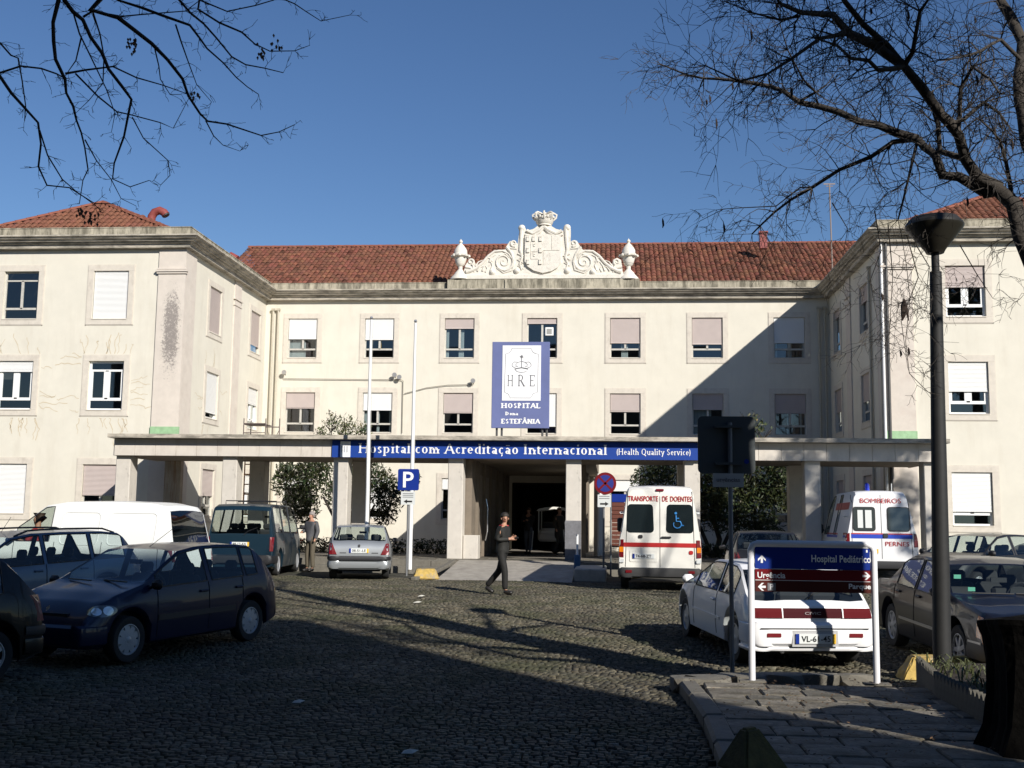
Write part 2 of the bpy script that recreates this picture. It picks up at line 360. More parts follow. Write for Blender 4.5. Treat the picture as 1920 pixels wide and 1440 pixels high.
def slab(w, d, h, col, name, parent, loc, rz=0, tilt=(0, 0)):
    key = (round(w, 2), round(d, 2), col)
    if key not in slabv:
        m = MB().box((0, 0, -h / 2), (w - .014, d - .014, h), 0, .012).mesh(name, M_PAVE)
        at = m.attributes.new('piece', 'FLOAT_COLOR', 'FACE')
        for q in at.data: q.color = (*col, 1)
        slabv[key] = m
    o = link(name, slabv[key], parent); o.location = loc; o.rotation_euler = (tilt[0], tilt[1], rz); return o
GREYS = [(.15, .135, .108), (.18, .162, .13), (.125, .116, .095), (.20, .18, .145)]
for i in range(26):
    for j in range(3):
        x = -16.9 + i * 1.1 + (j % 2) * .4; y = 35.45 + j * .86
        if x < 11.5: slab(1.1, .86, .05, GREYS[(i * 7 + j * 3) % 4], 'paving_slab', pave, (x, y, .372))
# ramp with kerbs up to the entrance
rp = MB(); rp.add([(-4.6, 30.2, -.02), (-1.0, 30.2, -.02), (-1.0, 35, .36), (-4.6, 35, .36), (-4.6, 30.2, -.3), (-1, 30.2, -.3), (-1, 35, -.3), (-4.6, 35, -.3)], [(0, 1, 2, 3), (0, 4, 5, 1), (1, 5, 6, 2), (3, 7, 4, 0)])
ramp = rp.build('ramp', mat('ramp_concrete', (.36, .33, .28), .85, noise=.25, nscale=4, bump=.2, stain=(.14, .12, .1), stain_scale=(1.5, .8, 1), stain_amt=.5), kind='structure')
def kerb_run(pts, parent, name='kerb_stone', w=.16, h=.1):
    for a, b in zip(pts[:-1], pts[1:]):
        a, b = Vector(a), Vector(b); d = b - a; c = (a + b) / 2
        o = MB().box((0, 0, 0), (d.length - .012, w, h), 0, .015).build(name, M_KERB, parent); o.location = c + Vector((0, 0, h * .1))
        o.rotation_euler = (0, -math.atan2(d.z, d.xy.length), math.atan2(d.y, d.x))
kerb_run([(-5.15, 29.95, .0), (-4.95, 30.9, .06), (-4.82, 32.0, .15), (-4.72, 33.1, .24), (-4.68, 34.2, .33)], ramp)
MB().box2((-.98, 31.2, -.1), (-.1, 34.1, .3), .03).build('ramp_side_block', M_STONE, ramp)
# near pavement on the right
edge = [(.74, 13.15), (.80, 11.9), (.84, 10.6), (.82, 9.4), (.80, 8.2), (.8, 6.9), (.8, 5.5)]
sw = MB(); sw.prism([(7.6, 4.6), (7.6, 13.0)] + [(x + .1, y - .15) for x, y in edge] + [(.9, 4.6)], -.4, -.185)
side = sw.build('sidewalk', mat('sidewalk_earth', (.09, .075, .05), .95, noise=.4, nscale=7, bump=.5, bscale=25), kind='structure')
for i, (a, b) in enumerate(zip(edge[:-1], edge[1:])):
    a3 = Vector((a[0], a[1], -.2)); b3 = Vector((b[0], b[1], -.2)); d = b3 - a3
    o = MB().box((0, 0, 0), (d.length - .02, .2, .2), 0, .03).build('kerb_stone', M_KERB, side); o.location = (a3 + b3) / 2 + Vector((.1, 0, -.045 + random.uniform(-.02, .01))); o.rotation_euler = (random.uniform(-.04, .04), 0, math.atan2(d.y, d.x))
yy = 12.75; r = 0
while yy > 5.0:
    hh = (.36, .44, .32, .40)[r % 4]; x = 1.0
    while x < 7.2:
        w = (.55, .42, .66, .36, .48)[(r * 3 + int(x * 2)) % 5]
        slab(w, hh, .1, GREYS[(r + int(x * 3)) % 4], 'paving_slab', side, (x + w / 2, yy - hh / 2, -.15 + random.uniform(-.01, .006)), random.uniform(-.02, .02), (random.uniform(-.011, .011), random.uniform(-.011, .011))); x += w
    yy -= hh; r += 1
def rock(name, c, s, m, seed, parent=None, sub=2, **kw):
    me = bpy.data.meshes.new(name); bm = bmesh.new(); bmesh.ops.create_icosphere(bm, subdivisions=sub, radius=1); rr = random.Random(seed)
    for v in bm.verts:
        k = 1 + rr.uniform(-.18, .18); v.co = Vector((max(-.8, min(.8, v.co.x * k)) * s[0], max(-.8, min(.8, v.co.y * k)) * s[1], max(-.6, min(.6, v.co.z * k)) * s[2]))
    bm.to_mesh(me); bm.free(); me.materials.append(m); o = link(name, me, parent, **kw); o.location = c; return o
cor = [(1.0, 13.05, .42, .3), (1.45, 13.3, .38, .22), (1.9, 13.45, .36, .2), (.86, 12.95, .2, .2), (2.35, 13.5, .3, .14), (2.8, 13.55, .26, .12)]
for i, (x, y, sx, s2) in enumerate(cor): rock('kerb_stone', (x, y, -.2), (sx, s2, .13), M_KERB, i, side)

# ================================================================ hospital
M_WALL = mat('cream_render', (.655, .62, .525), .85, noise=.06, nscale=1.1, bump=.12, bscale=90, stain=(.44, .38, .29), stain_scale=(1.5, 1.5, .22), stain_amt=.36, stain_lo=.5, stain_hi=.8)
M_TRIM = mat('window_stone', (.60, .55, .47), .8, noise=.1, nscale=5, bump=.1, stain=(.35, .3, .25), stain_scale=(3, 3, 1.2), stain_amt=.4, stain_lo=.55)
M_PIL = mat('pilaster_stone', (.60, .54, .47), .8, noise=.08, nscale=3, stain=(.5, .42, .36), stain_scale=(1.6, 1.6, 1.6), stain_amt=.5)
def mould_mat():
    m = mat('mouldy_pilaster', (.60, .54, .47), .8, noise=.08, nscale=3); n = m.node_tree; L = n.links; b = n.nodes['Principled BSDF']
    src = b.inputs['Base Color'].links[0].from_socket
    tc = n.nodes.new('ShaderNodeTexCoord'); sp = n.nodes.new('ShaderNodeSeparateXYZ'); L.new(tc.outputs['Object'], sp.inputs[0])
    t = n.nodes.new('ShaderNodeTexNoise'); t.inputs['Scale'].default_value = 14; t.inputs['Detail'].default_value = 8; t.inputs['Roughness'].default_value = .8; L.new(tc.outputs['Object'], t.inputs['Vector'])
    def band(sock, c, w):
        s = n.nodes.new('ShaderNodeMath'); s.operation = 'SUBTRACT'; L.new(sock, s.inputs[0]); s.inputs[1].default_value = c
        a = n.nodes.new('ShaderNodeMath'); a.operation = 'ABSOLUTE'; L.new(s.outputs[0], a.inputs[0])
        r = n.nodes.new('ShaderNodeMapRange'); L.new(a.outputs[0], r.inputs[0]); r.inputs[1].default_value = w * .3; r.inputs[2].default_value = w; r.inputs[3].default_value = 1; r.inputs[4].default_value = 0; return r.outputs[0]
    mu = n.nodes.new('ShaderNodeMath'); mu.operation = 'MULTIPLY'; L.new(band(sp.outputs[0], -16.05, .5), mu.inputs[0]); L.new(band(sp.outputs[2], 8.3, 2.3), mu.inputs[1])
    ad = n.nodes.new('ShaderNodeMath'); ad.operation = 'MULTIPLY_ADD'; L.new(mu.outputs[0], ad.inputs[0]); ad.inputs[1].default_value = .33; L.new(t.outputs['Fac'], ad.inputs[2])
    r = n.nodes.new('ShaderNodeMapRange'); L.new(ad.outputs[0], r.inputs[0]); r.inputs[1].default_value = .68; r.inputs[2].default_value = .80; r.inputs[4].default_value = .8
    mx = n.nodes.new('ShaderNodeMix'); mx.data_type = 'RGBA'; L.new(r.outputs[0], mx.inputs[0]); L.new(src, mx.inputs[6]); mx.inputs[7].default_value = (.17, .15, .14, 1); L.new(mx.outputs[2], b.inputs['Base Color']); return m
M_MOULD = mould_mat()
M_PARA = mat('weathered_parapet', (.42, .38, .29), .9, noise=.25, nscale=3, bump=.3, bscale=30, stain=(.10, .09, .065), stain_scale=(4.5, 4.5, .8), stain_amt=.85, stain_lo=.42, stain_hi=.60)
M_CORN = mat('weathered_cornice', (.50, .45, .37), .85, noise=.2, nscale=4, bump=.2, bscale=30, stain=(.085, .08, .065), stain_scale=(1.6, 1.6, 7), stain_amt=.7, stain_lo=.42, stain_hi=.62)
M_WFR = mat('aged_window_frame', (.50, .48, .43), .5, noise=.15, nscale=8)
M_WPVC = mat('white_plastic_frame', (.8, .8, .78), .35)
M_GLS = glassmat('window_glass', (.62, .70, .72), .05)
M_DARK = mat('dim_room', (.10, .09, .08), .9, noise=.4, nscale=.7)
M_CURT = mat('curtain_cloth', (.55, .55, .52), .9)
M_SHW = mat('white_shutter', (.74, .74, .72), .45)
M_SHP = mat('pinkish_beige_shutter', (.50, .43, .40), .5, noise=.06, nscale=2)
M_PIPE = mat('cream_downpipe', (.45, .41, .32), .5, noise=.1)
M_DPIPE = mat('dark_metal', (.05, .05, .05), .5)
hosp = empty('hospital_building', (-3, 46, 0), label='cream three-storey hospital with red tiled roofs, two wings and a carved crest', cat='building')
hosp.location = (0, 0, 0)
XL, XR, YF, YW = -15.65, 9.51, 50., 39.96
UT, UB, MT_, MB_, LT, LB = 10.79, 8.56, 7.415, 5.18, 3.62, 1.39
def wall(u0, u1, frame, z0, z1, holes, m=M_WALL, name='wall', deep=.17):
    """frame(u, depth, z) -> point. A wall face with openings and their reveals."""
    us = sorted({u0, u1} | {h[0] for h in holes} | {h[1] for h in holes}); zs = sorted({z0, z1} | {h[2] for h in holes} | {h[3] for h in holes})
    b = MB()
    for ua, ub in zip(us[:-1], us[1:]):
        for za, zb in zip(zs[:-1], zs[1:]):
            cu, cz = (ua + ub) / 2, (za + zb) / 2
            if any(h[0] < cu < h[1] and h[2] < cz < h[3] for h in holes): continue
            b.add([frame(ua, 0, za), frame(ub, 0, za), frame(ub, 0, zb), frame(ua, 0, zb)], [(0, 1, 2, 3)])
    for a, c, lo, hi in holes:
        P = [frame(a, 0, lo), frame(c, 0, lo), frame(c, 0, hi), frame(a, 0, hi)]; Q = [frame(a, deep, lo), frame(c, deep, lo), frame(c, deep, hi), frame(a, deep, hi)]
        b.add(P + Q, [(0, 1, 5, 4), (1, 2, 6, 5), (2, 3, 7, 6), (3, 0, 4, 7)])
    return b.build(name, m, hosp)
fF = lambda u, d, z: Vector((u, YF + d, z))                       # main front
fG = lambda u, d, z: Vector((u, YW + d, z))                       # wing fronts
fL = lambda u, d, z: Vector((XL - d, u, z))                       # left wing, court side (u = y)
fR = lambda u, d, z: Vector((XR + d, u, z))                       # right wing, court side
OW, OH, TH = .67, 1.8, .22
winlist = []
def win(fr, uc, ztop, style, sh, shc, curtain=0, tiltd=0, extra=None, half=OW):
    winlist.append((fr, uc, ztop, style, sh, shc, curtain, extra, half)); return (uc - half, uc + half, ztop - .21 - OH, ztop - .21)
cx = [(-13.6 - 1.18) * 1, 0]
FC = [(a + b) / 2 * 1.087 for a, b in ((-13.598, -12.023), (-10.382, -8.744), (-7.019, -5.406), (-3.61, -1.986), (-.216, 1.406), (3.106, 4.692), (6.359, 7.959))]
W_, P_ = 'w', 'p'
up = [(.50, W_), (.52, W_), (.24, P_), (.12, P_), (.61, P_), (.64, P_), (.61, W_)]
md = [(.38, P_), (.42, W_), (.48, P_), (.80, W_), (.43, P_), (.37, P_), (.45, P_)]
holes = []
for i, c in enumerate(FC):
    holes.append(win(fF, c, UT, 'old', up[i][0], up[i][1], curtain=(i in (0, 2, 4, 6)), extra={1: 'yellow', 3: 'ac'}.get(i)))
    holes.append(win(fF, c, MT_, 'old', md[i][0], md[i][1], curtain=(i in (1, 5, 6))))
    if i != 3: holes.append(win(fF, c, LT, 'pvc' if i == 1 else 'old', .75 if i == 1 else .25, W_))
holes.append((-4.3, -1.35, .33, 3.25))
wall(XL, XR, fF, .0, 11.9, holes)
hl = [win(fL, 43.35, UT, 'old', .97, P_), win(fL, 48.49, UT, 'old', .8, P_), win(fL, 43.35, MT_, 'pvc', .86, W_), win(fL, 48.49, MT_, 'pvc', .38, W_), win(fL, 43.35, LT, 'old', .55, P_), win(fL, 48.49, LT, 'pvc', .4, W_)]
wall(YW, YF, fL, 0, 11.9, hl)
hr = [win(fR, 43.2, UT, 'old', .33, P_), win(fR, 48.3, UT, 'old', .15, P_), win(fR, 43.2, MT_, 'old', .55, P_), win(fR, 48.3, MT_, 'old', .5, P_), win(fR, 43.2, LT, 'old', .3, P_), win(fR, 48.3, LT, 'old', .3, P_)]
wall(YW, YF, fR, 0, 11.9, hr)
GLX = [-18.43, -20.29 - 1.6 + 1.0]
g1 = (-17.7506 - 16.1698) / 2 * 1.087; g0 = g1 - (19.3537 - 17.7506 + 1.6) * 1.087 / 1.0
g0 = (-19.3537 + -19.3537 - 1.62) / 2 * 1.087 + 0.0
g0 = (-19.3537 - .79) * 1.087 + .87
hg = [win(fG, g1, UT, 'old', 1.0, W_), win(fG, g0 - .87, UT, 'transom', .0, W_), win(fG, g1, MT_, 'pvct', .0, W_), win(fG, g0 - .87, MT_, 'pvc', .2, W_), win(fG, g1, LT, 'old', .6, P_), win(fG, g0 - .87, LT, 'old', 1.0, W_)]
wall(-25.2, XL, fG, 0, 11.9, hg)
h1 = (12.0518 - .79) * 1.087
hh_ = [win(fG, h1, UT, 'pvc', .40, P_), win(fG, h1, MT_, 'pvc', .55, W_), win(fG, h1, LT, 'pvc', .72, W_), win(fG, h1 + 3.6, UT, 'old', .4, P_), win(fG, h1 + 3.6, MT_, 'old', .4, P_), win(fG, h1 + 3.6, LT, 'old', .4, P_)]
wall(XR, 19.0, fG, 0, 11.9, hh_)
# blind outer and rear walls so that the block is closed
ow = MB(); ow.quad((-25.2, YW, 0), (-25.2, 70, 0), (-25.2, 70, 11.9), (-25.2, YW, 11.9)); ow.quad((19, YW, 0), (19, 70, 0), (19, 70, 11.9), (19, YW, 11.9))
ow.quad((-25.2, 70, 0), (19, 70, 0), (19, 70, 11.9), (-25.2, 70, 11.9)); ow.build('rear_wall', M_WALL, hosp)
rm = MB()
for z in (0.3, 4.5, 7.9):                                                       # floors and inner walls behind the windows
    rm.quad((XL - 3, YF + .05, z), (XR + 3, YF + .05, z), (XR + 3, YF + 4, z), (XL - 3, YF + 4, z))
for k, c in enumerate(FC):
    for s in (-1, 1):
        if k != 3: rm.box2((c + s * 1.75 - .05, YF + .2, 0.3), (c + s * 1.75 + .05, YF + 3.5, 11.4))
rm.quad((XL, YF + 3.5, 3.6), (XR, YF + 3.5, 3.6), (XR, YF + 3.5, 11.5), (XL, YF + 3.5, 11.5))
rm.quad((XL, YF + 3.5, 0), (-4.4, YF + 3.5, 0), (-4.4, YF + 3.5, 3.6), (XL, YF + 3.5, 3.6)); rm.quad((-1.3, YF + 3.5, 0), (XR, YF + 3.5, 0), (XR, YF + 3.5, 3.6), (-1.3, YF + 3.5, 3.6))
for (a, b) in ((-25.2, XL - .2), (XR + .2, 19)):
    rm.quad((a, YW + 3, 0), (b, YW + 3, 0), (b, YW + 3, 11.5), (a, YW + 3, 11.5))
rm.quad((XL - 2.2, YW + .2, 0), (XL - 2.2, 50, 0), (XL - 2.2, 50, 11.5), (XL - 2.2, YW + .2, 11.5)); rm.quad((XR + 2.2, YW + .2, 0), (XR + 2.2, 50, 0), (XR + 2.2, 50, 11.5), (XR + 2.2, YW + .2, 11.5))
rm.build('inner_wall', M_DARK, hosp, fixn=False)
WFM = {}
def frame_matrix(fr, uc, zc):
    o = fr(uc, 0, zc); ux = (fr(uc + 1, 0, zc) - o).normalized(); dp = (fr(uc, 1, zc) - o).normalized(); uz = Vector((0, 0, 1))
    M = Matrix(((ux.x, dp.x, 0, o.x), (ux.y, dp.y, 0, o.y), (0, 0, 1, o.z), (0, 0, 0, 1))); return M
def build_window(fr, uc, ztop, style, sh, shc, curtain, extra, half):
    M = frame_matrix(fr, uc, ztop); hw = half; t0 = -.21; b0 = t0 - OH
    def ob(b, name, m, parent, **k):
        me = b.mesh(name, m); me.transform(M); return link(name, me, parent, **k)
    b = MB(); o = .21
    b.box2((-hw - o, -.03, t0 + .003), (hw + o, .02, 0)); b.box2((-hw - o, -.03, b0 - .22), (hw + o, .02, b0 - .003))
    b.box2((-hw - o, -.028, b0), (-hw - .003, .02, t0)); b.box2((hw + .003, -.028, b0), (hw + o, .02, t0))
    b.box2((-hw - o - .03, -.012, b0 - .25), (-hw - o + .0, .02, .03)); b.box2((hw + o, -.012, b0 - .25), (hw + o + .03, .02, .03)); b.box2((-hw - o, -.012, .0), (hw + o, .02, .03)); b.box2((-hw - .24, -.012, b0 - .25), (hw + .24, .02, b0 - .22))
    b.box2((-hw, -.05, b0 - .03), (hw, .16, b0 + .005))
    w = ob(b, 'window', M_TRIM, hosp)
    fm = M_WFR if style in ('old', 'transom') else M_WPVC; ft = .055 if style in ('old', 'transom') else .075
    f = MB(); d0, d1 = .10, .15
    f.box2((-hw, d0, b0), (-hw + ft, d1, t0)); f.box2((hw - ft, d0, b0), (hw, d1, t0)); f.box2((-hw + ft, d0, t0 - ft), (hw - ft, d1, t0)); f.box2((-hw + ft, d0, b0), (hw - ft, d1, b0 + ft * .8))
    zr = b0 + .40; f.box2((-hw + ft, d0 - .01, zr - ft * .7), (hw - ft, d1, zr + ft * .7))
    ztp = t0 - ft
    if style in ('transom', 'pvct'): ztp = t0 - .34; f.box2((-hw + ft, d0 - .01, ztp - ft * .5), (hw - ft, d1, ztp + ft * .5))
    f.box2((-ft * .8, d0 - .01, zr), (ft * .8, d1, ztp))
    if fm is M_WPVC:
        for s in (-1, 1):
            for q in (-hw + ft + .03, -.03 - ft * .8): f.box2((s * q - .03, d0 - .005, zr), (s * q + .03, d1 - .002, ztp))
    ob(f, 'frame', fm, w)
    for nm, (xa, xb, za, zb) in {'a': (-hw + ft, -ft * .5, zr, ztp), 'b': (ft * .5, hw - ft, zr, ztp), 'c': (-hw + ft, hw - ft, b0 + .02, zr)}.items():
        t1, t2 = random.uniform(-.008, .008), random.uniform(-.008, .008); ob(MB().quad((xa, .125 + t1, za), (xb, .125 - t1, za), (xb, .125 - t1 + t2, zb), (xa, .125 + t1 + t2, zb)), 'pane', M_GLS, w)
    if style in ('transom', 'pvct'): ob(MB().quad((-hw + ft, .125, ztp), (hw - ft, .125, ztp), (hw - ft, .125, t0), (-hw + ft, .125, t0)), 'pane', M_GLS, w)
    if curtain:
        c = MB(); x = -hw
        while x < hw: c.box2((x, .22, b0), (x + .05, .24 + random.uniform(0, .03), b0 + (t0 - b0) * random.choice((1, 1, .95)))); x += .06 if random.random() < .8 else .5
        ob(c, 'curtain', M_CURT, w)
    if sh > 0:
        s = MB(); zb = t0 - OH * sh; z = t0; sk = 0
        while z > zb + .01:
            z2 = max(z - .045, zb); s.add([(-hw + .02, .05, z), (hw - .02, .05, z), (hw - .02, .035, z - .03), (-hw + .02, .035, z - .03), (hw - .02, .05, z2), (-hw + .02, .05, z2)], [(0, 1, 2, 3), (3, 2, 4, 5)]); z = z2
        s.box2((-hw + .02, .03, zb - .04), (hw - .02, .06, zb))
        ob(s, 'shutter', M_SHW if shc == 'w' else M_SHP, w)
    if extra == 'yellow':
        ob(MB().box2((-.02, .2, zr), (.05, .26, -.9)).box2((0, .2, zr), (hw - .1, .26, zr + .06)), 'yellow_rail', mat('yellow_paint', (.75, .4, .02), .5), w)
    if extra == 'ac':
        a = ob(MB().box2((.13, .02, -1.0), (.5, .12, -.62), .02), 'air_conditioner', M_WPVC, w)
        # kept as one part: its grille is a darker inset
        ob(MB().box2((.2, .012, -.93), (.43, .019, -.69)), 'grille', mat('grey_grille', (.3, .3, .28), .6), w)
    return w
for a in winlist: build_window(*a)
# crack repairs round some left wing windows
M_CRACK = mat('ochre_crack_repair', (.54, .45, .31), .9)
def cracks(fr, uc, zt, n, seed):
    rr = random.Random(seed); b = MB()
    for i in range(n):
        side_ = rr.choice('tbblrt'); hw = .95
        u, z = {'t': (rr.uniform(-hw, hw), .06), 'b': (rr.uniform(-hw, hw), -2.32), 'l': (-hw - .02, rr.uniform(-2.2, 0)), 'r': (hw + .02, rr.uniform(-2.2, 0))}[side_]
        dv = {'t': (0, 1), 'b': (0, -1), 'l': (-1, 0), 'r': (1, 0)}[side_]; pts = [(u, z)]
        for k in range(rr.randint(4, 8)):
            st = rr.uniform(.06, .13); u += dv[0] * st + rr.uniform(-.08, .08); z += dv[1] * st + rr.uniform(-.08, .08); pts.append((u, z))
        for (ua, za), (ub, zb) in zip(pts[:-1], pts[1:]):
            d = Vector((ub - ua, zb - za)); nn = Vector((-d.y, d.x)).normalized() * rr.uniform(.007, .014)
            b.add([fr(uc + ua - nn.x, -.004, zt + za - nn.y), fr(uc + ub - nn.x, -.004, zt + zb - nn.y), fr(uc + ub + nn.x, -.004, zt + zb + nn.y), fr(uc + ua + nn.x, -.004, zt + za + nn.y)], [(0, 1, 2, 3)])
    b.build('crack_repair', M_CRACK, hosp, fixn=False, kind='stuff')
cracks(fG, g1, MT_, 30, 1); cracks(fG, g0 - .87, MT_, 30, 2); cracks(fL, 43.35, MT_, 12, 3)

# cornice and parapet swept round the court
def sweep(path, prof, name, m, parent=hosp, closed_ends=True):
    P = [Vector((x, y)) for x, y in path]; n = len(P); off = []
    for i in range(n):
        d1 = (P[i] - P[i - 1]).normalized() if i > 0 else None; d2 = (P[i + 1] - P[i]).normalized() if i < n - 1 else None
        n1 = Vector((d1.y, -d1.x)) if d1 else None; n2 = Vector((d2.y, -d2.x)) if d2 else None
        off.append(n2 if n1 is None else n1 if n2 is None else (n1 + n2) / (1 + n1.dot(n2)))
    b = MB(); k = len(prof); vs = [(P[i].x + off[i].x * o, P[i].y + off[i].y * o, z) for i in range(n) for o, z in prof]
    fs = [(i * k + j, i * k + (j + 1) % k, (i + 1) * k + (j + 1) % k, (i + 1) * k + j) for i in range(n - 1) for j in range(k)]
    fs += [tuple(range(k)), tuple((n - 1) * k + j for j in reversed(range(k)))]
    b.add(vs, fs); return b.build(name, m, parent)
PATH = [(-25.2, YW), (XL, YW), (XL, YF), (XR, YF), (XR, YW), (19.0, YW)]
sweep(PATH, [(-.1, 11.40), (.24, 11.40), (.26, 11.52), (.34, 11.55), (.36, 11.60), (-.1, 11.60)], 'frieze', M_CORN)
sweep(PATH, [(-.1, 11.605), (.44, 11.605), (.46, 11.65), (.55, 11.69), (.58, 11.74), (.64, 11.76), (.64, 11.81), (-.1, 11.81)], 'cornice', M_CORN)
sweep(PATH, [(-.16, 11.815), (.27, 11.815), (.27, 12.13), (.29, 12.14), (.29, 12.17), (-.16, 12.17)], 'parapet', M_PARA)
# pilasters at the wing corners with capitals and green bases
def pil(x0, x1, y, out, m, name='pilaster'):
    b = MB(); b.box2((x0, y - out, 0), (x1, y + .02, 11.40)); 
    for z, e in ((10.45, .05), (10.52, .09), (10.60, .05)): b.box2((x0 - e, y - out - e, z), (x1 + e, y + .01, z + .06))
    return b.build(name, m, hosp)
pil(-16.62, XL + .06, YW, .06, M_MOULD); pil(XR - .06, 10.45, YW, .06, M_PIL)
for x0, x1 in ((XL, XL + .06), (XR - .06, XR)):
    b = MB(); b.box2((x0, YW + .021, 0), (x1, 41.0, 11.4)); b.build('pilaster', M_PIL, hosp)
for x, s in ((XL, 1), (XR, -1)):
    b = MB(); b.box2((x, 45.5, 0), (x + s * .05, 46.35, 11.4)); b.box2((x, 45.42, 10.6), (x + s * .1, 46.43, 10.66)); b.box2((x, 45.45, 10.35), (x + s * .08, 46.4, 10.41)); b.build('pilaster', M_PIL, hosp)
MG = mat('pale_green_paint', (.30, .48, .27), .6, noise=.2, nscale=6)
for x0, x1 in ((-16.64, XL + .075), (XR - .075, 10.47)): MB().box2((x0, YW - .075, 4.48), (x1, YW + .03, 4.80)).build('green_base_band', MG, hosp)
# downpipes and cables
for x, y in ((-15.30, 49.9), (-15.06, 49.9), (9.05, 49.9), (9.3, 49.9), (9.44, 42.0), (9.46, 40.4)):
    MB().tube([(x, y, .3), (x, y, 10.95)], .05, 8).box((x, y, 10.98), (.16, .12, .1)).build('downpipe', M_PIPE, hosp, smooth=.6)
MB().tube([(9.40, 39.87, .3), (9.40, 39.87, 11.4)], .045, 10).build('downpipe', M_WPVC, hosp, smooth=.6)
MB().tube([(9.56, 39.85, .3), (9.56, 39.85, 11.4)], .05, 10).build('downpipe', M_DPIPE, hosp, smooth=.6)
def cable(pts): MB().tube(pts, .016, 5).build('wall_cable', mat('cable_grey', (.22, .2, .16), .7), hosp)
cable([U(532, 706, 49.93), U(532, 710, 49.93), U(640, 711, 49.93), U(752, 712, 49.93), U(756, 714, 49.93), U(754, 812, 49.93)])
cable([U(758, 738, 49.93), U(800, 727, 49.93), U(840, 722, 49.93), U(888, 721, 49.93)])
def flood(px, py, k):
    o = empty('floodlight', U(px, py, 49.8), 0, parent=hosp)
    MB().lathe([(.02, .06), (.07, .04), (.11, -.04), (.1, -.06)], n=14, axis='Y').build('lamp_head', mat('galvanised', (.45, .44, .42), .4, .6), o, smooth=.6)
    MB().tube([(0, .02, 0), (.0, .14, -.02), (0, .22, -.12)], .02, 6).build('bracket', MATS['cable_grey'], o)
flood(533, 698, 0); flood(740, 703, 1); flood(749, 707, 2); flood(887, 714, 3)

# ---------------- roofs: barrel tiles, all real geometry; 300 of each roof lie loose as single tiles
M_TILE = vcol_mat('clay_tile', .85, noise=.3, nscale=9, bump=.2, bscale=60, stain=(.10, .05, .035), sscale=1.6, spec=.2)
M_RIDGE = mat('ridge_clay', (.23, .075, .045), .85, noise=.3, nscale=6)
def roof(name, o, ux, up_, inside, nu, nv, tw=.235, tl=.40, individ=300, prefer=None, off=None):
    """tiles run up the slope 'up_' from eave origin o, columns along ux; inside(u, v) clips"""
    rf = MB(); o = Vector(o); ux = Vector(ux).normalized(); up_ = Vector(up_).normalized(); nn = ux.cross(up_); nn = nn if nn.z > 0 else -nn
    cells = [(i, j) for i in range(nu) for j in range(nv) if inside((i + .5) * tw, (j + .5) * tl)]
    half = 4; prof = [(-.5, 0), (-.36, .052), (-.12, .082), (.12, .082), (.36, .052), (.5, 0)]
    Vt = np.array([[x * tw, (0 if e == 0 else tl * 1.06), h + (.035 if e == 0 else 0)] for e in (0, 1) for x, h in prof])
    Vt = np.concatenate([Vt, np.array([[x * tw, 0, h + .012] for x, h in prof])])
    k = len(prof); F = [[i, i + 1, k + i + 1, k + i] for i in range(k - 1)] + [[2 * k + i, 2 * k + i + 1, i + 1, i] for i in range(k - 1)]; F = np.array(F)
    B = np.array([ux[:], up_[:], nn[:]])
    rnd = random.Random(3); base = link(name, np_mesh(name, (np.array([[-.1, -.1, -.06], [nu * tw, -.1, -.06], [nu * tw, .1, -.06], [-.1, .1, -.06]]) @ B) + np.array(o[:]), [[0, 1, 2, 3]], M_RIDGE), hosp)
    if prefer: cells.sort(key=prefer)
    ind = set(cells[:individ]); cols = {}
    for c in cells:
        q = rnd.gauss(1, .12); cols[c] = (.168 * q * rnd.uniform(.93, 1.07), .067 * q * rnd.uniform(.88, 1.12), .043 * q)
        if rnd.random() < .07: cols[c] = tuple(x * .55 for x in cols[c])
    bulk = [c for c in cells if c not in ind]
    if bulk:
        C = np.array(bulk, float); org = np.stack([(C[:, 0] + .5) * tw, C[:, 1] * tl, RNG.normal(0, .006, len(C))], 1)
        V = (Vt[None] + org[:, None]) ; V[:, :, 0] += RNG.normal(0, .006, (len(C), 1)); V = V @ B + np.array(o[:])
        FF = (F[None] + (np.arange(len(C)) * len(Vt))[:, None, None]).reshape(-1, 4)
        link('roof_tiles', np_mesh('roof_tiles', V.reshape(-1, 3), FF, M_TILE, np.repeat(np.array([cols[c] for c in bulk]), len(F), 0)), base, kind='stuff')
    ms = [np_mesh('roof_tile', Vt @ B, F, M_TILE, np.repeat(np.array([cols[cells[(q * 13) % len(cells)]]]), len(F), 0)) for q in range(10)]
    for c in sorted(ind):
        t = link('roof_tile', ms[rnd.randrange(10)], base); t.location = o + ux * ((c[0] + .5) * tw + rnd.gauss(0, .006)) + up_ * (c[1] * tl) + nn * rnd.gauss(0, .006)
    return base
def ridge(pts, name='ridge_tiles'):
    pts = [Vector(p) for p in pts]; b = MB()
    for a, c in zip(pts[:-1], pts[1:]):
        d = c - a; k = max(1, int(d.length / .42)); t = d.normalized(); s = t.cross(Vector((0, 0, 1))).normalized(); u = s.cross(t)
        for i in range(k):
            p = a + d * (i / k); q = a + d * ((i + 1.08) / k); vs = []
            for e, P in ((1.12, p), (1., q)):
                for an in range(5): th = PI * an / 4; vs.append(P + s * math.cos(th) * .13 * e + u * (math.sin(th) * .10 * e + .03))
            b.add(vs, [(j, j + 1, j + 6, j + 5) for j in range(4)] + [(0, 5, 6, 1)][:0])
    b.build(name, M_RIDGE, hosp, fixn=False, kind='stuff')
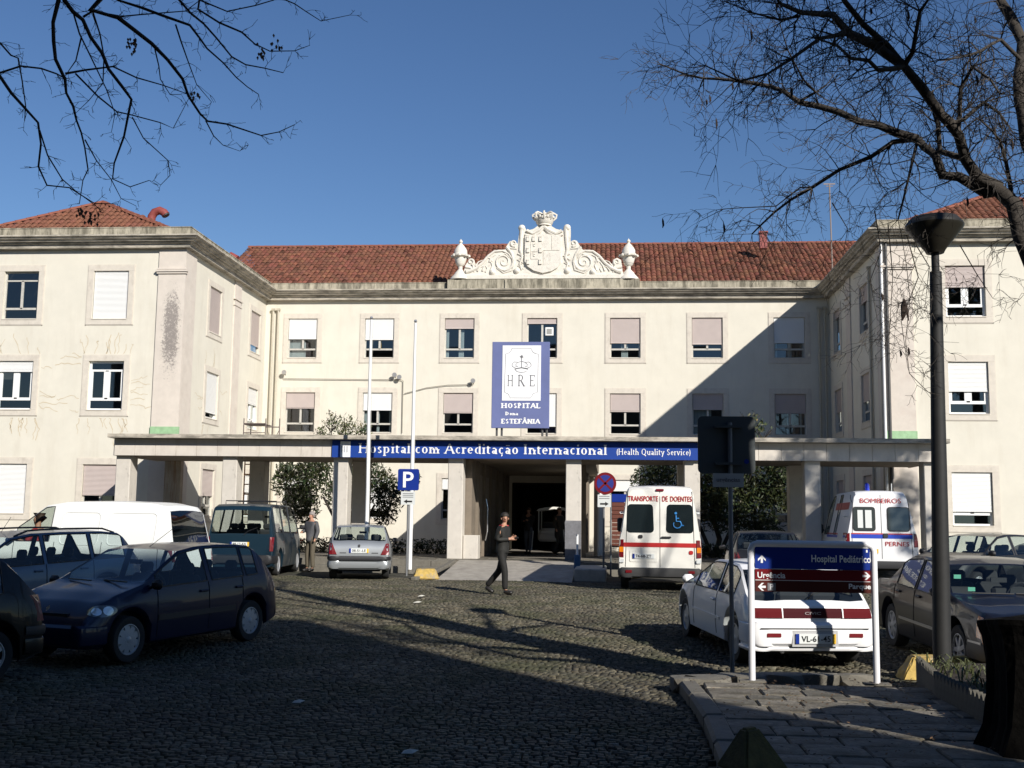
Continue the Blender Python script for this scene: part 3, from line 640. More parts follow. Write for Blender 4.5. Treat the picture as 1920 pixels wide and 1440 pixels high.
# main roof
RZ0, RZ1, RY0, RY1 = 11.95, 15.35, 50.25, 56.0
sl = math.hypot(RY1 - RY0, RZ1 - RZ0); 
roof('main_roof', (-18.6, RY0, RZ0), (1, 0, 0), (0, RY1 - RY0, RZ1 - RZ0), lambda u, v: v < sl - .05, 138, 17, prefer=lambda c: abs(c[0] - 48) + c[1] * 1.5)
ridge([(-18.6, RY1, RZ1), (13.9, RY1, RZ1)])
b = MB(); b.quad((-18.6, RY1, RZ1), (13.9, RY1, RZ1), (13.9, 62, 11.9), (-18.6, 62, 11.9)); b.build('rear_roof', M_RIDGE, hosp)
def hip(x0, x1, yb, ap, inner):
    """front and court-side slopes of a hipped wing roof; ap = apex (x, y, z)"""
    ap = Vector(ap); z0 = 11.95; y0 = YW + .15; wx = x1 - x0
    upf = Vector((0, ap.y - y0, ap.z - z0)); lf = upf.length; ua = ap.x - x0
    def ins(u, v):
        k = v / lf; return k < 1 and u > ua * k - .02 and u < wx - (wx - ua) * k + .02
    roof('hip_roof', (x0, y0, z0), (1, 0, 0), upf, ins, int(wx / .235), int(lf / .40) + 1, prefer=lambda c: (-c[0] if inner > 0 else c[0]))
    for s in (-1, 1):                                                            # side slopes
        ex = x1 if s > 0 else x0; upv_ = Vector((ap.x - ex, 0, ap.z - z0)); lv = upv_.length; ln = yb - y0; da = ap.y - y0
        if s == inner: roof('side_roof', (ex, y0, z0), (0, 1, 0), upv_, lambda u, v: v < lv and u > da * v / lv, int(ln / .235), int(lv / .4) + 1, individ=60)
        else: q = MB(); q.quad((ex, y0, z0), (ex, yb, z0), (ap.x, yb, ap.z), (ap.x, ap.y, ap.z)); q.build('side_roof', M_RIDGE, hosp)
    ridge([(x0, y0, z0), tuple(ap)]); ridge([(x1, y0, z0), tuple(ap)]); ridge([tuple(ap), (ap.x, yb, ap.z)])
hip(-24.6, -15.85, 62, (-20.37, 43.0, 14.03), 1)
hip(9.7, 18.6, 62, (14.27, 43.0, 13.95), -1)
# roof vents, chimney, antenna
M_DUCT = mat('red_duct', (.26, .06, .05), .5, noise=.2, nscale=5)
v = MB(); c0 = U(283, 412, 42.2)
path = [c0 + Vector((0, 0, -1.2)), c0 + Vector((0, 0, -.1)), c0 + Vector((.03, 0, .13)), c0 + Vector((.14, 0, .3)), c0 + Vector((.34, 0, .37)), c0 + Vector((.52, 0, .28)), c0 + Vector((.60, 0, .18))]
v.tube(path, .16, 14); vd = v.build('roof_vent', M_DUCT, hosp, smooth=.7)
MB().tube([path[-1], path[-1] + Vector((.02, 0, -.03))], .14, 12).build('opening', M_DPIPE, vd)
v = MB(); c0 = U(438, 482, 52.0); v.tube([c0 + Vector((-.4, 0, -.2)), c0 + Vector((-.1, 0, .1)), c0 + Vector((.18, 0, -.08))], .16, 12); vd = v.build('roof_vent', M_DUCT, hosp, smooth=.7)
v = MB(); c0 = U(1431, 452, 53.5); v.box(c0, (.34, .34, .75)); v.box(c0 + Vector((0, 0, .4)), (.42, .42, .08)); v.build('chimney', M_DUCT, hosp)
a = U(1562, 540, 49.4); b_ = U(1555, 345, 49.4); MB().tube([a, b_], .03, 6).box(b_, (.5, .02, .05)).box(b_ + Vector((0, 0, -.1)), (.3, .02, .03)).build('antenna_mast', mat('rust_pole', (.25, .2, .17), .7), hosp)
# ================================================================ crest over the entrance
M_CREST = mat('white_carved_stone', (.68, .64, .56), .8, noise=.12, nscale=5, bump=.25, bscale=25, stain=(.3, .27, .22), stain_scale=(4, 4, 4), stain_amt=.5, stain_lo=.56)
CY = 49.86
def cpx(px, py, d=0): p = U(px, py, CY - .0); return Vector((p.x, CY - d, p.z))
zz = cpx(1020, 527).z; pxm = FPX / CY
def cl(x, y): """crest pixels of the crop -> (X, Z)"""; p = cpx(840 + x / 5.333, 380 + y / 5.333); return p.x, p.z
crest = empty('crest', (0, 0, 0), parent=hosp)
b = MB(); x0, z0 = cl(5, 870); x1, z1 = cl(1915, 775); b.box2((x0, CY - .35, z0 - .05), (x1, CY + .35, z1))
x0b, _ = cl(590, 0); x1b, _ = cl(1325, 0); b.box2((x0b, CY - .42, z0 - .05), (x1b, CY - .352, z1 - .01)); b.build('plinth', M_PARA, crest)
b = MB(); a = cl(140, 775); c = cl(1790, 730); b.box2((a[0], CY - .28, a[1]), (c[0], CY + .28, c[1])); b.build('base_step', M_CREST, crest)
poly = [(180, 740), (165, 690), (175, 640), (200, 600), (230, 570), (265, 590), (285, 630), (330, 620), (380, 570), (430, 510), (500, 480), (570, 478), (590, 440), (620, 395), (665, 385), (700, 420), (715, 300), (708, 260), (735, 235), (770, 250), (790, 290),
        (860, 270), (900, 240), (960, 235), (1030, 240), (1080, 270), (1150, 290), (1160, 250), (1190, 230), (1225, 245), (1228, 290), (1225, 400), (1250, 385), (1290, 390), (1320, 440), (1350, 480), (1420, 480), (1490, 510), (1550, 570), (1610, 625), (1640, 620), (1650, 580), (1690, 560), (1730, 580), (1740, 640), (1745, 690), (1760, 740)]
b = MB(); b.prism([cl(*p) for p in poly], CY - .16, CY + .16, 'XZ'); b.build('relief_slab', M_CREST, crest)
r_ = MB()
def ct(pts, r, d=.17, taper=True):
    P = [cl(*p) for p in pts]; k = len(P); Q = []
    for i in range(k - 1):                                                      # light smoothing by midpoint insertion
        Q.append(P[i]); Q.append(((P[i][0] + P[i + 1][0]) / 2, (P[i][1] + P[i + 1][1]) / 2))
    Q.append(P[-1]); m = len(Q)
    r_.tube([(x, CY - d, z) for x, z in Q], [r * (1 - .65 * i / m if taper else 1) for i in range(m)], 7)
def mir(pts): return [(1920 - 0 - x + 0, y) for x, y in pts]
def spiral(cx, cyy, r0, turns, a0, sgn, n=26, r1=8): return [(cx + (r0 + (r1 - r0) * i / n) * math.cos(a0 + sgn * turns * 2 * PI * i / n), cyy + (r0 + (r1 - r0) * i / n) * math.sin(a0 + sgn * turns * 2 * PI * i / n)) for i in range(n + 1)]
both = [([(185, 700), (230, 690), (290, 660), (350, 610), (410, 540), (470, 495), (550, 490), (610, 520), (650, 580)], .09), (spiral(560, 600, 100, 1.9, -.4, 1), .06), ([(590, 450), (640, 520), (665, 600), (650, 680), (560, 710), (490, 660)], .07),
        (spiral(232, 600, 34, 1.2, 1.2, -1, 14), .06), (spiral(662, 415, 34, 1.2, 1.2, 1, 14), .06), ([(740, 260), (735, 360), (725, 480), (745, 560), (720, 620), (740, 680)], .09), ([(700, 520), (760, 540), (700, 580), (755, 610), (700, 640), (760, 670)], .05),
        ([(230, 690), (260, 660), (250, 620)], .05), ([(300, 690), (330, 650), (370, 640)], .05), ([(350, 690), (370, 640), (400, 600)], .05), ([(420, 600), (440, 550), (480, 530)], .05), ([(430, 690), (450, 640), (430, 590)], .05), ([(520, 540), (580, 520), (620, 560)], .05), ([(600, 460), (690, 470)], .05), ([(280, 640), (310, 600), (350, 585)], .04), ([(380, 560), (420, 560), (450, 600)], .05),
        ([(180, 650), (230, 660), (270, 700)], .06), ([(380, 700), (400, 670), (380, 640)], .04)]
for pts, r in both: ct(pts, r); ct([(1920 - x, y) for x, y in pts], r)
ct([(790, 290), (850, 320), (920, 280), (960, 245)], .08, .2, False); ct([(1140, 290), (1080, 320), (1000, 280), (960, 245)], .08, .2, False)
ct([(775, 330), (850, 345), (920, 310), (960, 260)], .05, .2, False); ct([(1150, 330), (1080, 345), (1010, 310), (960, 260)], .05, .2, False)
for x, y in ((450, 705), (690, 690), (1195, 690), (1450, 700), (740, 262), (1192, 258)):
    X_, Z_ = cl(x, y); r_.lathe([(.01, -.02), (.12, .03), (.16, .12), (.1, .2)], (X_, CY - .26, Z_), 10, 'Y')
r_.build('scrollwork', M_CREST, crest, smooth=.8)
sh = MB(); sp = [(775, 345), (770, 600), (800, 650), (860, 690), (950, 715), (1040, 695), (1100, 660), (1130, 610), (1130, 345), (1060, 340), (960, 320), (850, 345)]
sh.prism([cl(*p) for p in sp], CY - .27, CY - .15, 'XZ'); shield = sh.build('shield', M_CREST, crest)
b = MB()
def cb(x0, y0, x1, y1, d=.29): a = cl(x0, y1); c = cl(x1, y0); b.box2((a[0], CY - d, a[1]), (c[0], CY - .26, c[1]))
cb(832, 400, 838, 500); cb(832, 500, 955, 505); cb(832, 505, 838, 575); cb(832, 572, 910, 578); cb(955, 487, 1115, 492); cb(1040, 345, 1044, 487); cb(955, 492, 960, 635); cb(960, 500, 1035, 635, .275); cb(1046, 350, 1110, 485, .275)
for (x, y) in ((805, 375), (862, 375), (930, 375), (805, 488), (930, 488), (805, 605), (927, 605)):
    cb(x - 15, y - 8, x + 15, y + 25, .33); cb(x - 12, y - 24, x - 5, y - 8, .33); cb(x + 4, y - 24, x + 12, y - 8, .33)
for (x, y) in ((868, 440), (868, 540)): cb(x - 10, y - 14, x - 4, y + 12, .3); cb(x - 4, y - 14, x + 8, y - 9, .3); cb(x - 4, y + 7, x + 8, y + 12, .3)
b.build('charges', M_CREST, shield)
cr = MB(); X_, Z_ = cl(965, 235); s = 1 / (5.333 * pxm) * 1.0
def q(v): return v * s
cr.lathe([(q(75), 0), (q(72), q(12)), (q(82), q(20)), (q(92), q(48)), (q(100), q(66)), (q(88), q(60))], (X_, CY, Z_), 20)
for k in range(8):
    th = k * PI / 4; pts = []
    for t, rr, hh in ((0, 92, 60), (1, 118, 85), (2, 124, 115), (3, 95, 132), (4, 55, 128), (5, 20, 118)): pts.append((X_ + q(rr) * math.cos(th), CY + q(rr) * math.sin(th), Z_ + q(hh)))
    cr.tube(pts, q(11), 6); cr.lathe([(.01, 0), (q(16), q(10)), (q(18), q(22)), (q(6), q(36))], (X_ + q(98) * math.cos(th + .39), CY + q(98) * math.sin(th + .39), Z_ + q(62)), 8)
cr.lathe([(.01, 0), (q(24), q(14)), (q(20), q(34)), (q(4), q(42))], (X_, CY, Z_ + q(108)), 10); cr.lathe([(q(85), q(64)), (q(60), q(100)), (q(20), q(118))], (X_, CY, Z_), 16)
cr.build('crown', M_CREST, crest, smooth=.7)
for xc in (122, 1806):
    X_, Zb = cl(xc, 775); H = q(430)
    u = MB(); pr = [(.0, 0), (q(105), 0), (q(100), q(20)), (q(62), q(60)), (q(58), q(72)), (q(22), q(110)), (q(22), q(140)), (q(42), q(155)), (q(50), q(175)), (q(62), q(215)), (q(62), q(232)), (q(88), q(245)), (q(92), q(258)), (q(70), q(268)), (q(66), q(310)), (q(56), q(330)), (q(34), q(360)), (q(16), q(378)), (q(12), q(388)), (q(20), q(398)), (q(18), q(410)), (q(6), q(422)), (q(2), q(432))]
    u.lathe(pr, (X_, CY, Zb), 20)
    for k in range(8): th = k * PI / 4; u.lathe([(.01, 0), (q(16), q(8)), (q(16), q(24)), (q(5), q(34))], (X_ + q(86) * math.cos(th), CY + q(86) * math.sin(th), Zb + q(232)), 8)
    u.build('urn', M_CREST, crest, smooth=.6)

# ================================================================ canopy walk in front
can = empty('entrance_canopy', (0, 0, 0), label='long flat-roofed stone canopy on square columns across the hospital court', cat='canopy')
b = MB(); b.add([(-16.1, 35.25, 4.06), (10.2, 35.25, 4.06), (10.2, 39.7, 4.06), (-16.1, 39.7, 4.06), (-16.1, 35.25, 4.19), (10.2, 35.25, 4.19), (10.2, 39.7, 4.24), (-16.1, 39.7, 4.24)], [(0, 1, 2, 3), (4, 5, 6, 7), (0, 1, 5, 4), (1, 2, 6, 5), (2, 3, 7, 6), (3, 0, 4, 7)])
b.build('roof_slab', M_CORN, can)
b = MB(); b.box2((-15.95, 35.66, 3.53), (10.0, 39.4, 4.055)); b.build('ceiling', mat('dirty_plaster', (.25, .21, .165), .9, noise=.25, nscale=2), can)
M_LINT = mat('lintel_stone', (.60, .55, .48), .75, noise=.08, nscale=3, bump=.1, stain=(.28, .23, .18), stain_scale=(3, 3, 1.1), stain_amt=.5, stain_lo=.52, stain_hi=.8)
x = -16.0
while x < 10.0:
    w = min(.685, 10.05 - x); MB().box2((x + .004, 35.58, 3.51), (x + w - .004, 35.655, 4.05), .004).build('stone_panel', M_LINT, can); x += w
for xa in (-16.02, 10.02): MB().box2((xa - .03, 35.66, 3.51), (xa + .03, 39.4, 4.05)).build('stone_panel', M_LINT, can)
M_COL = mat('column_stone', (.57, .53, .465), .7, noise=.1, nscale=3, bump=.1, stain=(.22, .2, .17), stain_scale=(5, 5, 2.5), stain_amt=.55, stain_lo=.58, stain_hi=.7)
FXS = [-15.75, -12.2, -8.57, -4.87, -1.15, 2.53, 6.2, 9.78]
cme = None
for i, x in enumerate(FXS):
    for yc, hw in ((36.05, .24), (38.9, .27)):
        if yc > 38 and i in (0, 3, 4, 7): continue
        z0 = .3
        b = MB(); b.box2((-hw, -.3, z0), (hw, .3, 3.53), .02)
        o = b.build('column', M_COL, can); o.location = (x, yc, 0)
MB().box2((-4.62, 35.9, .3), (-4.15, 36.6, 1.1), .02).build('pedestal', M_COL, can)
MB().box2((-1.4, 35.74, .3), (-.9, 35.81, 1.6)).build('column_base_shade', mat('base_shade_grey', (.17, .17, .18), .5, noise=.25, nscale=9), can)  # dark panel standing in for the shade on this column's base
# passage between canopy and door
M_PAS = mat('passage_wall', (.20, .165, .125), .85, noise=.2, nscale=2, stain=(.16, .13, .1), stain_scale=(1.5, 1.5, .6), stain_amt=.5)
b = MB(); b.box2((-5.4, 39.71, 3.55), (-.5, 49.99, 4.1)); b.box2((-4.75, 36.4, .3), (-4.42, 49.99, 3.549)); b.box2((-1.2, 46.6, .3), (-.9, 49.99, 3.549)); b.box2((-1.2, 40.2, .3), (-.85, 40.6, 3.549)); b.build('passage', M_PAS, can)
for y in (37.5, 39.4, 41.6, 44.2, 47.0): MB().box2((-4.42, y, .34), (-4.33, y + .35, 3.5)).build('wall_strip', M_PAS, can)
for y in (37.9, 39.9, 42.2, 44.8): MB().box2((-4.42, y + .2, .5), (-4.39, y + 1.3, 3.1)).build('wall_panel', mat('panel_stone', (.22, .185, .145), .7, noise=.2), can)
MB().tube([(-4.2, 38.6, .9), (-4.14, 38.6, 1.2), (-4.14, 38.6, 2.0), (-4.2, 38.6, 2.3)], .025, 8).build('grab_rail', mat('steel', (.6, .6, .6), .3, 1), can)
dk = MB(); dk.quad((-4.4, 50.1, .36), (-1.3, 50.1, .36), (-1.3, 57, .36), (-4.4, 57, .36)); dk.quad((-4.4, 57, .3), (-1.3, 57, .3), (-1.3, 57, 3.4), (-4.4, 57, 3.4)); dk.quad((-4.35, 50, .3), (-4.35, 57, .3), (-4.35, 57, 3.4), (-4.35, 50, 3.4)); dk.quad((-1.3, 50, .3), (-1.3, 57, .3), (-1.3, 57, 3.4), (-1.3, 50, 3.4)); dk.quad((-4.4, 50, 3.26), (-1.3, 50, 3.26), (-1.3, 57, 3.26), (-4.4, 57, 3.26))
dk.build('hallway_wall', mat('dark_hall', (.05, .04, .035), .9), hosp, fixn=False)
# glazed door leaf at the right of the entrance, seen past the column
dr = empty('side_door', (0, 0, 0), parent=can)
MB().box2((-.45, 41.2, .36), (-.38, 42.4, 3.3)).box2((-.6, 42.3, .36), (-.2, 42.36, 3.2)).build('frame', M_WPVC, dr)
# low stained panel wall at the left end under the canopy with rusty streaks
MB().box2((-15.9, 39.6, .3), (-15.3, 39.85, 3.6)).build('rust_stained_pier', mat('rusty_render', (.42, .36, .28), .9, noise=.2, nscale=2, stain=(.22, .09, .03), stain_scale=(9, 9, .5), stain_amt=.8, stain_lo=.5, stain_hi=.62), can)

# blue banner on the lintel
M_BLUE = mat('banner_blue', (.012, .05, .27), .6, spec=.25); M_WHT = mat('sign_white', (.8, .8, .8), .5)
bn = empty('accreditation_banner', (0, 0, 0), label='long blue banner with white serif lettering fixed along the canopy front', cat='banner')
xa, xb = U(622, 843, 35.5).x, U(1310, 843, 35.5).x; z1, z0 = 4.04, 3.50
MB().box2((xa, 35.53, z0), (xb, 35.575, z1)).build('panel', M_BLUE, bn)
def X5(px): return U(px, 843, 35.52).x
MB().box2((X5(638), 35.52, z0 + .01), (X5(657), 35.529, z1 - .03)).build('white_strip', M_WHT, bn)
for i, px in enumerate((640, 645, 650)): MB().box2((X5(px), 35.514, 3.66), (X5(px) + .03, 35.519, 3.86)).build('mark', mat('sign_grey', (.35, .37, .4), .6), bn)
serif('lettering', 'Hospital com Acreditação Internacional', X5(1139) - X5(672), .31, facing(((X5(1139) + X5(672)) / 2, 35.525, 3.80)), M_WHT, bn, stem=.115, hair=.055, ser=.045)
serif('lettering', '(Health Quality Service)', X5(1296) - X5(1155), .19, facing(((X5(1296) + X5(1155)) / 2, 35.525, 3.745)), M_WHT, bn, stem=.105, hair=.055, ser=.04)
# free-standing crowned sign on the canopy roof
hs = empty('crowned_name_board', (0, 0, 0), label='tall violet-blue hospital name board with a crown emblem standing on the canopy roof', cat='sign')
ax, bx_, tz, bz = -3.79, -1.94, 7.28, 4.50; HY = 36.0
MB().box2((ax, HY, bz), (bx_, HY + .08, tz), .01).build('board', mat('faded_blue', (.12, .145, .31), .7, noise=.12, nscale=1.2), hs)
def hp(x, y): return (ax + (x - 25) / (878 - 25) * (bx_ - ax), bz + (1310 - y) / (1310 - 30) * (tz - bz))
wa, wb = hp(180, 905), hp(750, 85)
MB().box2((wa[0], HY - .012, wa[1]), (wb[0], HY - .001, wb[1])).build('white_panel', M_WHT, hs)
MGR = mat('drawing_grey', (.12, .12, .13), .6)
ln = MB()
def hl_(pts, r=.008, closed=False):
    P = [(hp(*p)[0], HY - .016, hp(*p)[1]) for p in pts]; P = P + [P[0]] if closed else P; ln.tube(P, r, 4)
hl_([(320, 125), (600, 125), (625, 180), (665, 205), (710, 215), (705, 780), (640, 800), (605, 865), (300, 865), (275, 810), (215, 780), (225, 210), (280, 195), (310, 155)], .006, True)
hl_([(365, 440), (400, 475), (465, 488), (530, 475), (560, 440), (465, 420)], .008, True); hl_([(360, 430), (465, 412), (565, 430)], .008)
for s in (-1, 1):
    hl_([(465, 322), (465 + s * 50, 335), (465 + s * 85, 365), (465 + s * 80, 395), (465 + s * 55, 400)], .008); hl_([(465 + s * 60, 335), (465 + s * 110, 330), (465 + s * 140, 360), (465 + s * 140, 395), (465 + s * 110, 412), (465 + s * 88, 405)], .008)
hl_([(465, 290), (465, 410)], .01); hl_([(440, 245), (490, 260)], .016); hl_([(465, 225), (465, 290)], .012); hl_([(450, 270), (485, 235)], .012)
ln.build('crown_emblem', MGR, hs)
def hbox(x0, y0, x1, y1): a, c = hp(x0, y1), hp(x1, y0); return (c[0] - a[0], c[1] - a[1], facing(((a[0] + c[0]) / 2, HY - .013, (a[1] + c[1]) / 2)))
for ch, x0, x1 in (('H', 255, 350), ('R', 405, 520), ('E', 578, 672)):
    w, h, M = hbox(x0, 525, x1, 692); serif('lettering', ch, w, h, M, MGR, hs, stem=.08, hair=.035, ser=.05)
for st, bb in (('HOSPITAL', (170, 942, 750, 1015)), ('Dona', (230, 1070, 422, 1120)), ('ESTEFÂNIA', (170, 1175, 748, 1243))):
    w, h, M = hbox(*bb); M = M @ Matrix.Translation((0, 0, -.012)); serif('lettering', st, w, h, M, M_WHT, hs, stem=.19, hair=.1, ser=.06)
for x in (-3.62, -3.46, -2.16, -2.02): MB().tube([(x, HY + .12, 4.19), (x, HY + .12, 5.2)], .035, 8).build('leg', M_DPIPE, hs)
# scaffold bits on the canopy roof, ladder under it
sc = empty('scaffold_frame', (0, 0, 0), label='low metal scaffold frame standing on the canopy roof by the left wing', cat='scaffold')
MS = mat('rusty_tube', (.13, .1, .09), .6)
sx0, sx1, sx2 = U(457, 800, 38.6).x, U(498, 800, 38.6).x, U(524, 800, 38.6).x
class _T:
    def tube(s, *a): MB().tube(*a).build('tube', MS, sc); return s
b = _T()
for x in (sx0, sx1, sx2):
    for y in (38.6,): b.tube([(x, y, 4.2), (x, y, 5.0)], .02, 6)
b.tube([(sx0, 38.6, 4.82), (sx1, 38.6, 4.82)], .018, 6); b.tube([(sx0, 38.6, 4.5), (sx1, 38.6, 4.5)], .015, 6); b.tube([(sx1, 38.6, 4.7), (sx2, 38.6, 4.7)], .018, 6); b.tube([(sx1, 38.6, 4.4), (sx2, 38.6, 4.4)], .015, 6); b.tube([(sx1, 38.6, 4.8), (sx1 + .2, 38.6, 4.2)], .012, 5); b.tube([(sx2, 38.6, 4.6), (sx2 - .2, 38.6, 4.2)], .012, 5)
b.tube([(sx0, 39.4, 4.2), (sx0, 39.4, 5.0)], .02, 6); b.tube([(sx1, 39.4, 4.2), (sx1, 39.4, 5.0)], .02, 6)
MB().box2((sx0, 38.62, 4.78), (sx1, 39.3, 4.81)).build('platform', MS, sc)
ld = empty('orange_scaffold_ladder', (0, 0, 0), label='orange ladder frame standing under the canopy behind the blue van', cat='ladder')
MO = mat('orange_steel', (.55, .17, .03), .5)
lx0, lx1 = U(458, 900, 40.3).x, U(478, 900, 40.3).x
for x in (lx0, lx1): MB().tube([(x, 40.3, .35), (x, 40.3, 3.6)], .025, 6).build('rail', MO, ld)
for k in range(9): MB().tube([(lx0, 40.3, .6 + k * .36), (lx1, 40.3, .6 + k * .36)], .02, 6).build('rung', MO, ld)

# flagpoles
M_POLE = mat('white_pole', (.78, .78, .76), .35)
for k, ((xb, yb), (xt, zt), lab) in enumerate((((-7.3, 34.0), (-7.33, 7.65), 'white flagpole rising behind the silver hatchback'), ((-5.86, 33.45), (-5.86, 7.45), 'white flagpole beside the blue parking sign'))):
    f = empty('flagpole', (xb, yb, 0), 0, lab, 'flagpole', 'flagpoles before the canopy')
    MB().tube([(0, 0, 0), (0, 0, 2.4), (xt - xb, 0, 4.8), (xt - xb, 0, zt)], [.062, .055, .05, .035], 12).build('pole', M_POLE, f, smooth=.8)
    MB().lathe([(.0, 0), (.03, .01), (.05, .05), (.03, .1), (0, .11)], (xt - xb, 0, zt), 10).build('finial', mat('steel2', (.5, .5, .5), .3, .8), f, smooth=.8)
    MB().tube([(.07, 0, 1.3), (xt - xb + .05, 0, zt - .1)], .006, 4).build('halyard', mat('rope', (.5, .5, .45), .9), f)
    MB().lathe([(.12, 0), (.12, .04), (.07, .06), (.065, .12)], (0, 0, -.01), 12).build('base', M_KERB, f)

# ================================================================ signs
M_SBLUE = mat('road_sign_blue', (.007, .028, .22), .7, spec=.15); M_SRED = mat('road_sign_red', (.15, .007, .011), .7, spec=.15); M_GREY = mat('galvanised_post', (.16, .165, .17), .6, .3); M_SBACK = mat('grey_sign_back', (.048, .056, .058), .7, 0)
def rrect(w, h, r, n=5):
    return [(sx * (w / 2 - r) + r * math.cos(a), sy * (h / 2 - r) + r * math.sin(a)) for sx, sy, a0 in ((1, 1, 0), (-1, 1, PI / 2), (-1, -1, PI), (1, -1, 3 * PI / 2)) for a in [a0 + PI / 2 * k / n for k in range(n + 1)]]
ps = empty('parking_sign', (-5.66, 31.8, 0), 0, 'blue square parking sign with a white P on a thin grey post', 'sign')
MB().tube([(0, 0, 0), (0, 0, 2.95)], .03, 8).build('post', M_GREY, ps)
MB().prism(rrect(.6, .6, .05), -.06, -.04, 'XZ').build('sign_panel', M_SBLUE, ps).location = (0, 0, 2.68)
text('lettering', 'P', .3, .44, facing((.0, -.063, 2.68)), M_WHT, ps, bold=.012)
MB().box2((-.2, -.055, 1.98), (.2, -.035, 2.35)).build('small_plate', mat('plate_white', (.6, .62, .6), .5), ps)
for z in (2.29, 2.24, 2.19): MB().box2((-.15, -.059, z - .008), (.15, -.056, z + .008)).build('print_line', MGR, ps)
def arrow(sx, c, s, name, m, parent, yo=0):
    """flat arrow pointing along sx (+1 right, -1 left)"""
    pts = [(-.5, -.12), (.1, -.12), (.1, -.3), (.5, 0), (.1, .3), (.1, .12), (-.5, .12)]
    MB().prism([(c[0] + sx * x * s, c[2] + z * s * .8) for x, z in pts], c[1] - .003, c[1], 'XZ').build(name, m, parent)
arrow(-1, (0, -.056, 2.07), .24, 'arrow', mat('black_print', (.01, .01, .01), .6), ps)
rs = empty('no_stopping_sign', (-.16, 32.1, 0), 0, 'round red and blue no stopping sign on a post left of the ambulance', 'sign')
MB().tube([(-.02, .02, 0), (-.02, .02, 2.9)], .03, 8).build('post', M_GREY, rs)
MB().lathe([(.31, -.02), (.31, 0)], (.02, -.05, 2.64), 32, 'Y').build('red_disc', M_SRED, rs)
MB().lathe([(.235, -.004), (.235, 0)], (.02, -.072, 2.64), 32, 'Y').build('blue_disc', mat('disc_blue', (.02, .03, .2), .4), rs)
b = MB()
for s in (-1, 1): b.add([(.02 - .19 * 1, -.079, 2.64 - s * .15), (.02 - .15, -.079, 2.64 - s * .19), (.02 + .19, -.079, 2.64 + s * .15), (.02 + .15, -.079, 2.64 + s * .19)], [(0, 1, 2, 3)])
b.build('red_cross', M_SRED, rs, fixn=False)
MB().box2((-.19, -.05, 1.98), (.18, -.03, 2.33)).build('small_plate', MATS['plate_white'], rs)
for z in (2.28, 2.22): MB().box2((-.15, -.054, z - .008), (.14, -.051, z + .008)).build('print_line', MGR, rs)
arrow(1, (0, -.052, 2.07), .24, 'arrow', MATS['black_print'], rs)
db = empty('department_board', (.3, 33.3, 0), 0, 'tall brown directory board with a blue heading half hidden by the ambulance', 'sign')
xa, xb = -.05 - .3 + .1, .9; M_BRN = mat('sign_brown', (.12, .035, .02), .5)
ztop = U(1150, 926, 33.3).z; zbot = U(1150, 1030, 33.3).z
for x in (xa - .03, xb + .03): MB().tube([(x, 0, 0.0), (x, 0, ztop)], .025, 8).build('post', M_GREY, db)
rows = ['HOSPITAL', 'Conselho de', 'Serviços', 'Gestão de Doentes', 'Pediatria', 'Pedagógico', 'Rx', 'Radiologia', 'Ortopedia', 'Laboratório', 'Serviço Social', 'Direcção']
zt = ztop
for k, t in enumerate(rows):
    hgt_ = .24 if k == 0 else .118; zz_ = zt - hgt_
    MB().box2((xa, -.02, zz_ + .006), (xb, .01, zt - .006)).build('sign_row', M_SBLUE if k == 0 else M_BRN, db)
    wt = min(.95, .05 * len(t) + .1); text('lettering', t, wt, .11 if k == 0 else .07, facing((.45 if k else .42, -.022, (zz_ + zt) / 2)), M_WHT, db, bold=.02); zt = zz_
# back of a square sign with the plate below it
us = empty('urgencias_sign', (1.47, 14.0, -.27), 0, 'grey back of a square traffic sign above a small urgências plate', 'sign')
xo = 1.42 - 1.47 + .03
MB().tube([(xo, 0, 0.0), (xo, 0, 3.05)], .028, 10).build('post', M_GREY, us)
o = MB().prism(rrect(.69, .70, .06), .035, .06, 'XZ').build('sign_panel', M_SBACK, us); o.location = (-.06, 0, 2.78)
for z in (2.55, 3.0): MB().box2((-.2, -.04, z - .015), (.12, .034, z + .015)).build('clamp', M_SBACK, us)
MB().box2((-.235, -.05, 2.265), (.135, -.035, 2.43)).build('plate', mat('dull_white_plate', (.33, .34, .33), .6), us)
text('lettering', 'urgências', .28, .065, facing((-.05, -.052, 2.345)), MGR, us, bold=.02)
MB().lathe([(.03, -.002), (.03, 0)], (.18, .033, 2.58), 12, 'Y').build('sticker', M_SBLUE, us)
# white tubular direction sign
ws = empty('direction_sign', (2.3, 12.9, -.27), 0, 'blue and red direction sign in a white tubular frame on the near pavement', 'sign')
def WX(px, py): p = U(px, py, 12.9); return p.x - 2.3, p.z + .27
xl, _ = WX(1409, 1150); xr, _ = WX(1641, 1150); zt = WX(1525, 1020)[1]
pts = [(xl, 0, .1), (xl, 0, zt - .07), (xl + .02, 0, zt - .025), (xl + .07, 0, zt), (xr - .07, 0, zt), (xr - .02, 0, zt - .025), (xr, 0, zt - .07), (xr, 0, .1)]
MB().tube(pts, .036, 14).build('tube_frame', mat('white_tube', (.72, .72, .74), .3), ws, smooth=.9)
for x in (xl, xr): MB().box((x, 0, .125), (.28, .16, .02)).build('foot_plate', M_KERB, ws)
pw0, pw1 = xl + .045, xr - .045
zA = WX(1525, 1026)[1]; zB = WX(1525, 1068)[1]; zC = WX(1525, 1089)[1]; zD = WX(1525, 1111)[1]
for a, c, m in ((zB, zA, M_SBLUE), (zC, zB, M_SRED), (zD, zC, mat('dark_red_panel', (.075, .014, .010), .65, spec=.2))): MB().box2((pw0, -.015, a + .003), (pw1, .02, c - .003)).build('sign_row', m, ws)
